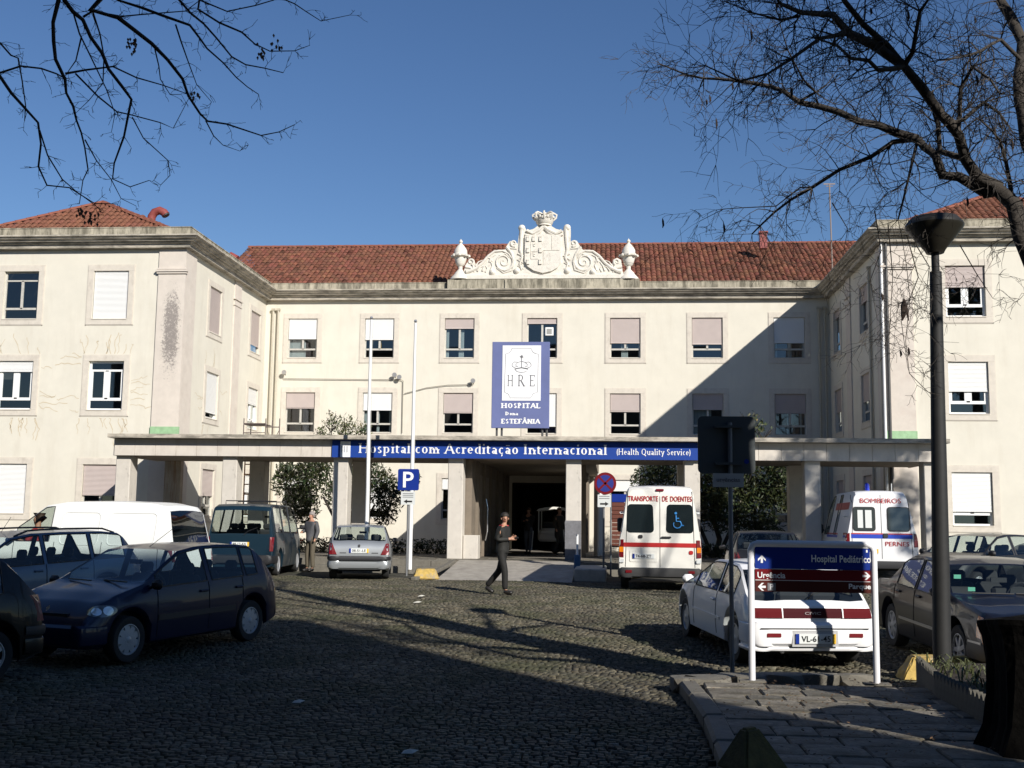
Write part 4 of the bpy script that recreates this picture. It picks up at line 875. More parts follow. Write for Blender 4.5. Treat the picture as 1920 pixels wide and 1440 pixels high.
MB().box2((pw0, -.02, zA - .004), (pw1, .022, zA + .006)).build('edge_strip', M_POLE, ws); MB().box2((pw0, -.018, zC - .003), (pw1, .0, zC + .003)).build('edge_strip', M_POLE, ws)
def wt_(t, x0, x1, y0, y1, bold=.02):
    a, c = WX(x0, y1), WX(x1, y0); text('lettering', t, c[0] - a[0], c[1] - a[1], facing(((a[0] + c[0]) / 2, -.016, (a[1] + c[1]) / 2)), M_WHT, ws, bold=bold)
wt_('Hospital Pediátrico', 1521, 1632, 1042, 1058); wt_('Urgência', 1420, 1472, 1073, 1087); wt_('Parque', 1591, 1632, 1095, 1107); wt_('1', 1623, 1626, 1031, 1036)
def fat(c, s, ang):
    pts = [(.5, 0), (.0, .5), (-.28, .5), (.08, .14), (-.5, .14), (-.5, -.14), (.08, -.14), (-.28, -.5), (0, -.5)]; ca, sa = math.cos(ang), math.sin(ang)
    MB().prism([(c[0] + (x * ca - z * sa) * s, c[1] + (x * sa + z * ca) * s) for x, z in pts], -.019, -.016, 'XZ').build('arrow', M_WHT, ws)
s = 14 / 165.
fat(WX(1428, 1048), s, PI / 2); fat(WX(1624, 1080), s, 0); fat(WX(1428, 1100), s, PI)
a = WX(1439, 1107); c = WX(1454, 1093); MB().box2((a[0], -.02, a[1]), (c[0], -.016, c[1])).build('p_badge', mat('badge_grey', (.2, .2, .21), .6), ws); text('lettering', 'P', .045, .06, facing(((a[0] + c[0]) / 2, -.02, (a[1] + c[1]) / 2)), M_WHT, ws, bold=.03)

# street lamp
LX, LY = 3.83, 13.5
lp = empty('street_lamp', (LX, LY, -.27), 0, 'dark street lamp with a cone-shaped head by the planter', 'street lamp')
ML = mat('dark_lamp_paint', (.012, .012, .0115), .7, 0, noise=.3, nscale=10)
zt = U(1753, 510, LY).z + .27; zn = U(1753, 472, LY).z + .27; zc = U(1753, 432, LY).z + .27; ztop = U(1753, 405, LY).z + .27
lx = U(1753, 470, LY).x - LX; lb = U(1768, 1270, LY).x - LX
MB().tube([(lb, 0, 0), (lb, 0, .6), (lb + (lx - lb) * .2, 0, 1.2), (lx, 0, zt)], [.1, .1, .098, .068], 16).build('pole', ML, lp, smooth=.8)
MB().tube([(lx, 0, zt), (lx, 0, zn)], .045, 12).build('neck', ML, lp, smooth=.8)
R_ = (1806 - 1700) / 2 / FPX * LY
MB().lathe([(.1, zn - .02), (.12, zn + .02), (R_ * .97, zc + .02), (R_, zc + .05), (R_ * .96, zc + .08)], (lx, 0, 0), 32).build('lamp_shade', mat('smoked_shade', (.015, .013, .008), .45), lp, smooth=.6)
MB().lathe([(R_ * .96, zc + .08), (R_ * .8, ztop - .03), (R_ * .3, ztop), (.03, ztop + .02)], (lx, 0, 0), 32).build('lid', ML, lp, smooth=.6)
# planter round its foot with a toothed edge
pl = empty('planter', (4.05, 12.9, -.27), 0, 'low planter with a toothed pale edge and spiky plants round the lamp foot', 'planter')
A_ = Vector((3.31, 12.15, 0)); B_ = Vector((3.30, 10.35, 0))
M_PLK = mat('dark_planter', (.05, .045, .035), .9, noise=.3)
for (p, q_) in ((A_, B_), (A_, Vector((3.5, 13.6, 0))), (B_, Vector((5.2, 10.35, 0)))):
    p = p - Vector((4.05, 12.9, 0)); q_ = q_ - Vector((4.05, 12.9, 0)); d = q_ - p; k = int(d.length / .12)
    for i in range(k):
        c = p + d * ((i + .5) / k); b = MB(); w = d.length / k
        b.prism([(-w * .5, 0), (w * .5, 0), (w * .5, .27), (w * .3, .33), (0, .36), (-w * .3, .33), (-w * .5, .27)], -.025, .025, 'XZ')
        o = b.build('edging_picket', mat('toothed_edging', (.10, .093, .075), .9, noise=.3, nscale=20), pl); o.location = c; o.rotation_euler = (0, 0, math.atan2(d.y, d.x))
MB().prism([(-.72, -.75), (-.72, -2.5), (1.1, -2.5), (1.1, .7), (-.52, .7)], 0, .29, 'XY').build('soil', mat('planter_soil', (.04, .03, .02), .95, noise=.4, nscale=8, bump=.5), pl)
# ================================================================ vehicles
M_TYRE = mat('tyre_rubber', (.018, .018, .018), .85); M_RIM = mat('wheel_silver', (.40, .41, .42), .4, .25); M_BLK = mat('black_plastic', (.018, .018, .02), .55)
M_INT = mat('car_interior', (.03, .03, .032), .85); M_CG = glassmat('car_glass', (.80, .86, .85), .0); M_CGD = glassmat('car_glass_dark', (.12, .14, .15), .0)
M_RED = mat('tail_light_red', (.15, .004, .008), .35, coat=.4); M_AMB = mat('indicator_amber', (.75, .22, .01), .25, coat=1); M_CLR = mat('headlamp_glass', (.55, .58, .6), .12, .5, coat=1)
M_PLATE = mat('plate_face', (.66, .68, .66), .4); M_CHR = mat('chrome', (.7, .7, .7), .15, 1)
M_SEAM = mat('door_seam', (.01, .01, .01), .9)
def paint(name, c, metal=0.): return mat('paint_' + name, c, .35, metal, .38, spec=.25)
wheel_cache = {}
def wheel(parent, x, y, r, style, side, w=.19):
    key = (round(r, 3), style, round(w, 2))
    if key not in wheel_cache:
        t = MB(); ri = r * .66
        t.lathe([(ri, -w * .42), (r * .8, -w * .5), (r * .95, -w * .48), (r, -w * .34), (r, w * .34), (r * .95, w * .48), (r * .8, w * .5), (ri, w * .42)], n=28, axis='Y', cap=False)
        m = MB(); m.lathe([(ri * .98, w * .25), (ri, w * .44), (ri * .95, w * .45), (ri * .88, w * .34)], n=28, axis='Y', cap=False)
        m.cur = 1; m.lathe([(ri * .97, w * .14), (ri * .97, w * .17)], n=20, axis='Y'); m.cur = 0
        m.lathe([(.0, w * .2), (ri * .24, w * .2), (ri * .24, w * .42), (ri * .15, w * .47), (.0, w * .47)], n=14, axis='Y')
        ns, sw = {'cap': (9, .085), 'three': (3, .17), 'alloy': (7, .05), 'steel': (9, .09)}[style]
        for k in range(ns):
            a = 2 * PI * k / ns; R = Matrix.Rotation(-a, 4, 'Y'); m.M = R
            m.add([(ri * .15, w * .2, -sw * .7), (ri * .15, w * .2, sw * .7), (ri * .93, w * .2, sw * .55), (ri * .93, w * .2, -sw * .55), (ri * .15, w * .43, -sw * .6), (ri * .15, w * .43, sw * .6), (ri * .93, w * .38, sw * .45), (ri * .93, w * .38, -sw * .45)], [(4, 5, 6, 7), (0, 4, 7, 3), (1, 5, 6, 2), (0, 1, 5, 4), (3, 2, 6, 7)]); m.M = None
        wheel_cache[key] = (t.mesh('tyre', M_TYRE, .6), m.mesh('rim', [M_RIM, M_BLK], .6))
    wo = empty('wheel', (x, y, r), 0 if side > 0 else PI, parent=parent)
    link('tyre', wheel_cache[key][0], wo); link('rim', wheel_cache[key][1], wo)
class Car:
    def __init__(s, name, label, cat, loc, heading, S, pt, group=None, glass=None, wheels='cap', z=None):
        s.gapr = S['wx'][0] - S['Ra'] - .03; s.gapf = S['L'] - S['wx'][1] - S['Ra'] - .03
        s.S = S; s.L, s.W = S['L'], S['W']; s.pt = pt; L = s.L
        h = Vector(heading).normalized(); rz = math.atan2(h.y, h.x)
        zz_ = gz(loc[1]) if z is None else z
        sl_ = (gz(loc[1] + h.y * 1.3) - gz(loc[1] - h.y * 1.3)) / 2.6
        s.root = empty(name, (loc[0], loc[1], zz_), 0, label, cat, group); s.root.rotation_euler = Euler((0, -math.atan(sl_), rz))
        s.tx = np.array([p[0] for p in S['top']]); s.tz = np.array([p[1] for p in S['top']]); s.bx = np.array([p[0] for p in S['belt']]); s.bz = np.array([p[1] for p in S['belt']])
        s.tum = S.get('tum', .3); s.er = S.get('er', .07); s.ef = S.get('ef', .16); s.sill = S.get('sill', .2)
        g = glass or M_CG; s.glass = g
        xs = set([round(float(v), 3) for v in s.tx]) | set(np.round(np.arange(0, L + .001, .1), 3).tolist())
        for xw in S['wx']:
            for a in range(0, 181, 12): xs.add(round(xw + S['Ra'] * math.cos(math.radians(a)), 3))
        for a, b in S['side'] + [S['rear'], S['ws']] + [z_[2:4] for z_ in S.get('zones', [])]: xs |= {round(a, 3), round(b, 3)}
        xs = sorted(x for x in xs if 0 <= x <= L); q = [xs[0]]
        for x in xs[1:]:
            if x - q[-1] > .012: q.append(x)
        s.xs = q; rings = [s.ring(x) for x in q]; K = len(rings[0])
        V = [];
        for x, rg in zip(q, rings):
            V += [(x - L / 2, y, z_) for y, z_ in rg]; V += [(x - L / 2, -y, z_) for y, z_ in reversed(rg[:-1])]
        n = 2 * K - 1; parts = {}
        for i in range(len(q) - 1):
            xm = (q[i] + q[i + 1]) / 2; T = float(np.interp(xm, s.tx, s.tz)); B = s.belt(xm)
            for j in range(n - 1):
                jj = j if j < K - 1 else n - 2 - j; key = 'body'
                if jj == 5 and T - B > .1:
                    for k, (a, b) in enumerate(S['side']):
                        if a < xm < b: key = 'side_window%d%d' % (k, j < K - 1)
                if jj >= 7:
                    if S['ws'][0] < xm < S['ws'][1]: key = 'windshield'
                    if S['rear'][0] < xm < S['rear'][1]: key = 'rear_window'
                f = (i * n + j, (i + 1) * n + j, (i + 1) * n + j + 1, i * n + j + 1); parts.setdefault(key, []).append(f)
                for zn in S.get('zones', []):
                    if zn[2] < xm < zn[3] and jj in zn[4] and (len(zn) < 6 or (zn[5] > 0) == (j < K - 1)): parts.setdefault('Z%s%d%d' % (zn[0], j < K - 1, S['zones'].index(zn)), []).append(f)
        parts['body'] += [tuple(range(n - 1, -1, -1)), tuple((len(q) - 1) * n + j for j in range(n))]
        cen = Vector((0, 0, .7))
        for key, F in parts.items():
            used = sorted({i for f in F for i in f}); mp = {o: k for k, o in enumerate(used)}; vs = [Vector(V[i]) for i in used]
            nm, mt = ('body', pt)
            if key.startswith('side_window'): nm, mt = 'side_window', M_CG
            elif key == 'windshield': nm, mt = key, M_CG
            elif key == 'rear_window': nm, mt = key, g
            elif key[0] == 'Z': zn = S['zones'][int(key[-1]) if not key[-2:].isdigit() or len(S['zones']) < 10 else int(key[-1])]; nm, mt = zn[0], zn[1]; vs = [v + Vector(((.008 if v.x > 0 else -.008), (.006 if v.y > 0 else -.006), .005)) for v in vs]
            me = bpy.data.meshes.new(nm); me.from_pydata(vs, [], [tuple(mp[i] for i in f) for f in F]); me.materials.append(mt)
            bm = bmesh.new(); bm.from_mesh(me); bmesh.ops.recalc_face_normals(bm, faces=bm.faces)
            for f in bm.faces: f.smooth = True
            for e in bm.edges:
                if len(e.link_faces) == 2 and e.calc_face_angle(0) > .62: e.smooth = False
            bm.to_mesh(me); bm.free(); link(nm, me, s.root)
        # trim round the glass
        for k, (a, b) in enumerate(S['side']):
            for sd_ in (1, -1):
                aa = [x for x in q if a - .005 <= x <= b + .005 and float(np.interp(x, s.tx, s.tz)) - s.belt(x) > .1]
                if len(aa) > 1:
                    lo = [s.pt3(x, 5, sd_) for x in aa]; hi = [s.pt3(x, 6, sd_) for x in aa]
                    MB().tube(lo + hi[::-1] + [lo[0]], .011, 4).build('window_trim', M_BLK, s.root)
        xm = L / 2; bw = s.W / 2 - .27
        ub = MB(); ub.box2((-L / 2 + .15, -bw, s.sill), (L / 2 - .35, bw, s.bmin() - .28)); ub.box2((-L / 2 + .12, -s.W / 2 + .12, s.sill + .04), (-L / 2 + S['wx'][0] - S['Ra'], s.W / 2 - .12, .55)); ub.box2((-L / 2 + S['wx'][0] + S['Ra'] + .02, -s.W / 2 + .1, s.sill + .01), (-L / 2 + S['wx'][1] - S['Ra'] - .02, s.W / 2 - .1, .5)); ub.build('underbody', M_INT, s.root)
        for xw in S['wx']:
            for sd_ in (1, -1): wheel(s.root, xw - L / 2, sd_ * (s.W / 2 - .13), S['r'], wheels, sd_)
        # seats, dashboard, steering wheel
        fx = S['ws'][0] - L / 2 - S.get('seat', .75); sz = S.get('sz', .55)
        if S.get('seats', True):
            rows_ = [(fx, (.36, -.36), .46)] + [(fx - .85 * (k + 1), (.45, 0, -.45), .42) for k in range(S.get('rows', 1))]
            for (x, yy_, w) in rows_:
                for y in yy_:
                    st = MB(); st.M = Matrix.Translation((x, y, sz)) @ Matrix.Rotation(-.2, 4, 'Y'); st.box((0, 0, .22), (.12, w, .56), 0, .04); st.box((.02, 0, .58), (.08, w * .5, .16), 0, .035); st.build('seat', M_INT, s.root)
            MB().box2((S['ws'][1] - L / 2 - .55, -s.W / 2 + .18, s.bmin() - .32), (S['ws'][1] - L / 2 - .12, s.W / 2 - .18, s.bmin() - .02), .04).build('dashboard', M_INT, s.root)
            w_ = MB(); ring = [(S['ws'][1] - L / 2 - .62 + .07 * math.cos(a), .36 + .17 * math.sin(a), s.bmin() + .0 + .16 * math.cos(a)) for a in np.linspace(0, 2 * PI, 15)]; w_.tube(ring, .014, 5); w_.build('steering_wheel', M_INT, s.root)
            mx_ = (S['ws'][0] - L / 2 + .1); mz = float(np.interp(S['ws'][0] + .1, s.tx, s.tz)) - .12; MB().box((mx_, 0, mz), (.03, .2, .06)).build('rear_view_mirror', M_BLK, s.root)
    def bmin(s): return s.belt(s.L * .5)
    def belt(s, x): return float(min(np.interp(x, s.bx, s.bz), np.interp(x, s.tx, s.tz) - .012))
    def hw(s, x): return s.W / 2 * (1 - s.er * max(0, 1 - x / .35) ** 2.2 - s.ef * max(0, 1 - (s.L - x) / .95) ** 2.2)
    def ring(s, x):
        T = float(np.interp(x, s.tx, s.tz)); B = s.belt(x); g = T - B; h = s.hw(x); z0 = s.sill + (.06 * max(0, 1 - x / .3)) + (.04 * max(0, 1 - (s.L - x) / .4))
        for xw in s.S['wx']:
            d = abs(x - xw)
            if d < s.S['Ra']: z0 = max(z0, s.S['r'] + math.sqrt(s.S['Ra'] ** 2 - d * d))
        z0 = min(z0, B - .08); dz = B - z0; y6 = h * .955 - s.tum * g - .012; sh = s.S.get('box', 0)
        base = s.sill; db = B - base
        P = [(h * .90, z0), (h * .975, z0 + .035), (h * .998, max(base + .36 * db, z0 + .05)), (h, max(base + .58 * db, z0 + .06)), (h * .988, max(base + .84 * db, z0 + .07)), (h * .958, B)]
        P += [(y6, B + (.88 + .05 * sh) * g), (y6 - .035 - .01 * sh, B + (.955 + .02 * sh) * g), (y6 * (.72 + .12 * sh), T - .016), (y6 * .4, T - .002), (0, T)]
        return P
    def pt3(s, x, k, sd_, o=0.): p = s.ring(x)[k]; return (x - s.L / 2, sd_ * (p[0] + o), p[1])
    def side_y(s, x, z):
        P = s.ring(x); zs = [p[1] for p in P[:7]]; return float(np.interp(z, zs, [p[0] for p in P[:7]]))
    def xr(s, y, z, o=.004):
        xa = 0.
        if z > s.tz[0]:
            for i in range(len(s.tx) - 1):
                if s.tz[i] <= z <= s.tz[i + 1]: xa = s.tx[i] + (s.tx[i + 1] - s.tx[i]) * (z - s.tz[i]) / max(1e-6, s.tz[i + 1] - s.tz[i]); break
        xb = xa
        while xb < .5 and s.side_y(xb, z) + .006 < abs(y): xb += .01
        return xb - o - s.L / 2
    def rear(s, name, pts, m, o=.006, th=.02, parent=None):
        bm = bmesh.new(); bm.faces.new([bm.verts.new((0, y, z)) for y, z in pts])
        ys_ = [p[0] for p in pts]; zs_ = [p[1] for p in pts]
        for ax, lo, hi, st in ((1, min(ys_), max(ys_), .07), (2, min(zs_), max(zs_), .12)):
            q = math.floor(lo / st) * st + st
            while q < hi - .005:
                co = [0, 0, 0]; no = [0, 0, 0]; co[ax] = q; no[ax] = 1
                bmesh.ops.bisect_plane(bm, geom=bm.verts[:] + bm.edges[:] + bm.faces[:], plane_co=co, plane_no=no); q += st
        bd = [e for e in bm.edges if len(e.link_faces) == 1]; r_ = bmesh.ops.extrude_edge_only(bm, edges=bd)
        sk = {v for v in r_['geom'] if isinstance(v, bmesh.types.BMVert)}
        for v in bm.verts: v.co.x = s.xr(v.co.y, v.co.z, o) + (th + .01 if v in sk else 0)
        bmesh.ops.recalc_face_normals(bm, faces=bm.faces); me = bpy.data.meshes.new(name); bm.to_mesh(me); bm.free(); me.materials.append(m)
        return link(name, me, parent or s.root)
    def patch(s, name, pts, m, sides=(1, -1), o=.008):
        for sd_ in sides:
            bm = bmesh.new(); bm.faces.new([bm.verts.new((x, 0, z)) for x, z in pts])
            for ax, st in ((0, .05), (2, .05)):
                lo = min(p[0 if ax == 0 else 1] for p in pts); hi = max(p[0 if ax == 0 else 1] for p in pts); q = lo + st
                while q < hi - .005:
                    co = [0, 0, 0]; no = [0, 0, 0]; co[ax] = q; no[ax] = 1; bmesh.ops.bisect_plane(bm, geom=bm.verts[:] + bm.edges[:] + bm.faces[:], plane_co=co, plane_no=no); q += st
            for v in bm.verts: x = v.co.x; v.co.y = sd_ * (s.side_y(min(x, s.L), v.co.z) + o); v.co.x = x - s.L / 2 + (o if x > s.L / 2 else -o)
            for f in bm.faces: f.smooth = True
            me = bpy.data.meshes.new(name); bm.to_mesh(me); bm.free(); me.materials.append(m); link(name, me, s.root)
    def rrear(s, name, y0, y1, z0, z1, m, r=.04, **k):
        cyy, cz = (y0 + y1) / 2, (z0 + z1) / 2; return s.rear(name, [(cyy + a, cz + b) for a, b in rrect(abs(y1 - y0), z1 - z0, r, 3)], m, **k)
    def rtext(s, body, y, z, w, h, m, o=.012, bold=.01, name='lettering'):
        M = Matrix(((0, 0, -1, s.xr(y, z, o)), (-1, 0, 0, y), (0, 1, 0, z), (0, 0, 0, 1))); text(name, body, w, h, M, m, s.root, bold=bold)
    def plate(s, body, y, z, front=False, w=.5, h=.11, o=.02, yellow=True):
        if not front:
            s.rear('number_plate', [(y - w / 2, z - h / 2), (y + w / 2, z - h / 2), (y + w / 2, z + h / 2), (y - w / 2, z + h / 2)], M_PLATE, o=o, th=.012)
            s.rear('plate_band', [(y + w / 2 - .045, z - h / 2), (y + w / 2, z - h / 2), (y + w / 2, z + h / 2), (y + w / 2 - .045, z + h / 2)], M_SBLUE, o=o + .002, th=.002)
            if yellow: s.rear('plate_band', [(y - w / 2, z - h / 2), (y - w / 2 + .045, z - h / 2), (y - w / 2 + .045, z + h / 2), (y - w / 2, z + h / 2)], mat('plate_yellow', (.7, .42, .02), .5), o=o + .002, th=.002)
            s.rtext(body, y, z, w * .72, h * .62, MATS['black_print'], o=o + .003, bold=.012)
    def bumper(s, rear, z0, z1, m, bulge=.05, reach=.5, name='bumper'):
        P = []; reach = min(reach, s.gapr if rear else s.gapf)
        for t in np.linspace(0, 1, 13):
            if t < .3: x = reach * (1 - t / .3); y = s.hw(x if rear else s.L - x) + .012
            else:
                u = (t - .3) / .7; x = -bulge * math.sin(min(1, u * 1.6) * PI / 2); y = s.hw(0 if rear else s.L) * math.cos(u * PI / 2) ** .35 if u < 1 else 0
            P.append((x, y))
        P = P + [(x, -y) for x, y in P[-2::-1]]; b = MB(); k = len(P); prof = [(-.05, 0), (.0, .12), (.012, .5), (.0, .88), (-.05, 1)]
        vs = []
        for x, y in P:
            for o, t in prof:
                xx = x - o * (1 if abs(y) < s.W * .35 else 0); yy_ = y + (o if y > s.W * .3 else -o if y < -s.W * .3 else 0)
                vs.append((((xx if rear else s.L - xx) - s.L / 2), yy_, z0 + (z1 - z0) * t))
        n = 5; b.add(vs, [(i * n + j, (i + 1) * n + j, (i + 1) * n + j + 1, i * n + j + 1) for i in range(k - 1) for j in range(n - 1)]); return b.build(name, m, s.root, smooth=.7)
    def seams(s, xs, z0=.28, z1=None, m=None, sides=(1, -1)):
        for sd_ in sides:
            for x in xs:
                zt = z1 or s.belt(x) - .01; zz_ = np.linspace(z0, zt, 7); MB().tube([(x - s.L / 2, sd_ * (s.side_y(x, z) + .001), z) for z in zz_], .006, 4).build('door_seam', m or M_SEAM, s.root)
    def strip(s, xa, xb, z, h=.05, m=None, name='side_moulding', t=.012):
        for sd_ in (1, -1):
            X_ = np.linspace(xa, xb, 14)
            X_ = [x for x in X_ if all(abs(x - xw) > s.S['Ra'] + .01 for xw in s.S['wx'])]
            runs = []; 
            for x in X_:
                if runs and x - runs[-1][-1] < (xb - xa) / 13 * 1.5: runs[-1].append(x)
                else: runs.append([x])
            for rn in runs:
                vs = []; b = MB()
                if len(rn) < 2: continue
                for x in rn: y = s.side_y(x, z); vs += [(x - s.L / 2, sd_ * (y + .001), z - h / 2), (x - s.L / 2, sd_ * (y + t), z - h / 2), (x - s.L / 2, sd_ * (y + t), z + h / 2), (x - s.L / 2, sd_ * (y + .001), z + h / 2)]
                b.add(vs, [(i * 4 + j, i * 4 + (j + 1) % 4, i * 4 + 4 + (j + 1) % 4, i * 4 + 4 + j) for i in range(len(rn) - 1) for j in range(4)])
                b.build(name, m or M_BLK, s.root)
    def handles(s, xs, z, m=None):
        for sd_ in (1, -1):
            for x in xs: MB().box((x - s.L / 2, sd_ * (s.side_y(x, z) + .012), z), (.17, .03, .035), 0, .012).build('door_handle', m or M_BLK, s.root)
    def mirrors(s, x, z, m, w=.2, h=.13):
        for sd_ in (1, -1):
            y = sd_ * (s.W / 2 + .06); q = MB(); q.box((x - s.L / 2, y, z), (.1, w * .85, h), 0, .04); q.tube([(x - s.L / 2, sd_ * (s.W / 2 - .09), z - .05), (x - s.L / 2, y, z - .02)], .02, 6); q.build('side_mirror', m, s.root, smooth=.7)
    def wiper(s, pts, o=.03): MB().tube([(s.xr(y, z, o), y, z) for y, z in pts], .008, 5).build('wiper', M_BLK, s.root)
    def antenna(s, x, dx, dz): z = float(np.interp(x, s.tx, s.tz)); MB().tube([(x - s.L / 2, 0, z), (x + dx - s.L / 2, .0, z + dz)], .004, 4).build('antenna', M_BLK, s.root)
    def rails(s, xa, xb):
        for sd_ in (1, -1):
            P = []
            for x in np.linspace(xa, xb, 9): r = s.ring(x); P.append((x - s.L / 2, sd_ * (r[7][0] - .03), r[8][1] + (.045 if xa + .05 < x < xb - .05 else -.0)))
            MB().tube(P, .016, 6).build('roof_rail', M_BLK, s.root)
HATCH = dict(L=3.77, W=1.64, top=[(0, .62), (.02, .80), (.08, .95), (.16, 1.02), (.42, 1.31), (.55, 1.38), (.8, 1.405), (1.2, 1.42), (1.7, 1.41), (2.05, 1.36), (2.4, 1.19), (2.75, 1.0), (2.84, .965), (3.2, .88), (3.5, .77), (3.68, .63), (3.77, .5)],
             belt=[(0, .8), (.3, .97), (.6, .95), (2.8, .90), (3.3, .83), (3.77, .5)], side=[(.50, .76), (.82, 1.52), (1.62, 2.6)], rear=(.14, .50), ws=(2.05, 2.80), wx=(.62, 3.08), r=.29, Ra=.355, seat=.42, sz=.5)
EST = dict(L=4.40, W=1.72, top=[(0, .6), (.04, .93), (.1, .99), (.34, 1.32), (.46, 1.40), (.8, 1.44), (1.6, 1.45), (2.2, 1.44), (2.6, 1.38), (3.25, 1.0), (3.34, .96), (3.9, .84), (4.2, .70), (4.36, .6), (4.40, .5)],
           belt=[(0, .8), (.4, .97), (3.2, .90), (3.9, .8), (4.4, .5)], side=[(.42, 1.06), (1.14, 2.0), (2.08, 3.05)], rear=(.09, .42), ws=(2.6, 3.3), wx=(.82, 3.5), r=.305, Ra=.375, seat=.35, sz=.5, zones=[('headlight', M_CLR, 3.95, 4.26, (4, 5))])
COUPE = dict(L=4.05, W=1.69, top=[(0, .56), (.02, .70), (.05, .79), (.12, .83), (.18, .86), (.80, 1.20), (1.0, 1.265), (1.5, 1.29), (2.0, 1.27), (2.15, 1.24), (2.85, .93), (2.95, .90), (3.5, .80), (3.9, .64), (4.05, .5)],
             belt=[(0, .7), (.3, .86), (1.2, .86), (2.9, .84), (3.5, .76), (4.05, .5)], side=[(.72, 1.42), (1.52, 2.62)], rear=(.17, .82), ws=(2.15, 2.9), wx=(.72, 3.27), r=.30, Ra=.37, seat=.42, sz=.42, er=.05, zones=[('headlight', M_CLR, 3.7, 3.9, (4, 5))])
SALOON = dict(L=4.42, W=1.68, top=[(0, .55), (.02, .86), (.1, .93), (.75, .97), (.84, .99), (1.25, 1.28), (1.4, 1.34), (1.9, 1.38), (2.4, 1.37), (2.72, 1.32), (3.22, .99), (3.32, .96), (3.9, .90), (4.3, .83), (4.37, .79), (4.40, .55), (4.42, .45)],
              belt=[(0, .8), (.3, .93), (1.0, .94), (3.2, .90), (4.3, .78), (4.42, .45)], side=[(1.22, 1.98), (2.06, 3.0)], rear=(.86, 1.25), ws=(2.74, 3.24), wx=(.90, 3.56), r=.31, Ra=.37, seat=.4, sz=.5, ef=.08, zones=[('indicator', M_AMB, 4.18, 4.36, (3, 4)), ('headlight', M_CLR, 4.36, 4.44, (4, 5, 6))])
VAN = dict(L=4.45, W=1.81, top=[(0, .6), (.03, 1.0), (.07, 1.1), (.20, 1.72), (.30, 1.83), (.6, 1.89), (1.4, 1.91), (2.4, 1.89), (2.8, 1.82), (3.5, 1.25), (3.6, 1.19), (4.1, 1.04), (4.35, .8), (4.45, .5)],
           belt=[(0, .9), (.2, 1.12), (3.4, 1.10), (4.0, .95), (4.45, .5)], side=[(2.62, 3.34)], rear=(.065, .215), ws=(2.85, 3.55), wx=(.85, 3.6), r=.32, Ra=.39, seat=.35, sz=.75, rows=0, tum=.2, box=.5, er=.05)
BUSVAN = dict(L=4.5, W=1.84, top=[(0, .6), (.03, 1.08), (.05, 1.16), (.14, 1.76), (.22, 1.87), (.5, 1.93), (1.4, 1.95), (3.0, 1.94), (3.4, 1.84), (3.9, 1.2), (4.0, 1.14), (4.4, 1.0), (4.5, .5)],
              belt=[(0, .9), (.15, 1.18), (3.8, 1.12), (4.5, .5)], side=[(.35, 1.3), (1.42, 2.35), (2.48, 3.6)], rear=(.045, .15), ws=(3.4, 3.95), wx=(.9, 3.7), r=.32, Ra=.39, seat=.35, sz=.75, rows=2, tum=.15, box=.6, er=.04)
AMB = dict(L=5.5, W=1.93, top=[(0, .6), (.02, 1.35), (.06, 2.2), (.12, 2.34), (.24, 2.41), (.6, 2.44), (4.0, 2.44), (4.4, 2.3), (4.9, 1.5), (5.0, 1.3), (5.4, 1.1), (5.5, .6)],
           belt=[(0, 1.3), (4.8, 1.3), (5.5, .55)], side=[(1.2, 2.2), (3.6, 4.5)], rear=(.001, .002), ws=(4.42, 4.92), wx=(1.0, 4.5), r=.35, Ra=.42, seats=False, tum=.13, box=.8, er=.03, sill=.36)
NIGHT = paint('dark_blue', (.005, .010, .036), .2)
def hatch_rear(c, plate, dark=True):
    for sg in (1, -1): c.rear('tail_light', [(sg * .79, .64), (sg * .765, .93), (sg * .70, .93), (sg * .62, .75), (sg * .57, .64)], M_RED, o=.024)
    c.plate(plate, 0, .74); c.rrear('badge', -.03, .03, .83, .90, M_BLK, .02, o=.02); c.bumper(True, .48, .60, M_BLK, .07); c.bumper(True, .27, .475, c.pt, .05)
    c.wiper([(0, 1.03), (.1, 1.06), (.4, 1.07)])
# dark blue hatchback, front left
h = Vector((-.33, -.944)); fa = Vector((-6.03, 14.09)); sidev = Vector((h.y, -h.x))      # its left side faces the camera
ctr = fa + (-h) * (3.08 - 3.77 / 2 + 0) + Vector((-h.y * -1, h.x * -1)) * 0
left = Vector((-h.y, h.x)); ctr = fa - left * .74 - h * (3.08 - 3.77 / 2)
c = Car('parked_car', 'dark blue hatchback in shade at the front left, headlamp towards us', 'car', ctr, h, HATCH, NIGHT)
c.bumper(False, .25, .52, NIGHT, .06, .7); c.mirrors(2.72, .95, M_BLK); c.handles((1.72, .95), .80, NIGHT); c.seams((.86, 1.60, 2.62)); c.strip(.9, 2.75, .52, .07); c.antenna(1.9, .35 - .9, .28)
c.patch('headlight', [(3.50 + .19 * math.cos(a), .675 + .072 * math.sin(a)) for a in np.linspace(0, 2 * PI, 18, endpoint=False)], mat('lamp_housing', (.10, .11, .12), .15, .4, coat=1))
for dx, q_ in ((-.07, .42), (.07, .36)): c.patch('reflector', [(3.50 + dx + .16 * q_ * math.cos(a), .675 + .13 * q_ * math.sin(a)) for a in np.linspace(0, 2 * PI, 14, endpoint=False)], M_CLR, o=.012)
fx = 3.77 / 2
for sg in (1, -1): MB().lathe([(.0, 0), (.06, 0), (.055, .02)], (fx - .01, sg * .52, .34), 14, 'X').build('fog_lamp', M_CLR, c.root)
MB().box((fx + .035, 0, .4), (.02, .5, .1)).build('number_plate', M_PLATE, c.root); MB().box((fx - .1, 0, .62), (.05, .7, .05)).build('grille', M_BLK, c.root)
d = MB(); d.add([(fx - .13, 0, .735), (fx - .105, .035, .70), (fx - .085, 0, .665), (fx - .105, -.035, .70)], [(0, 1, 2, 3)]); d.build('badge', M_CHR, c.root)
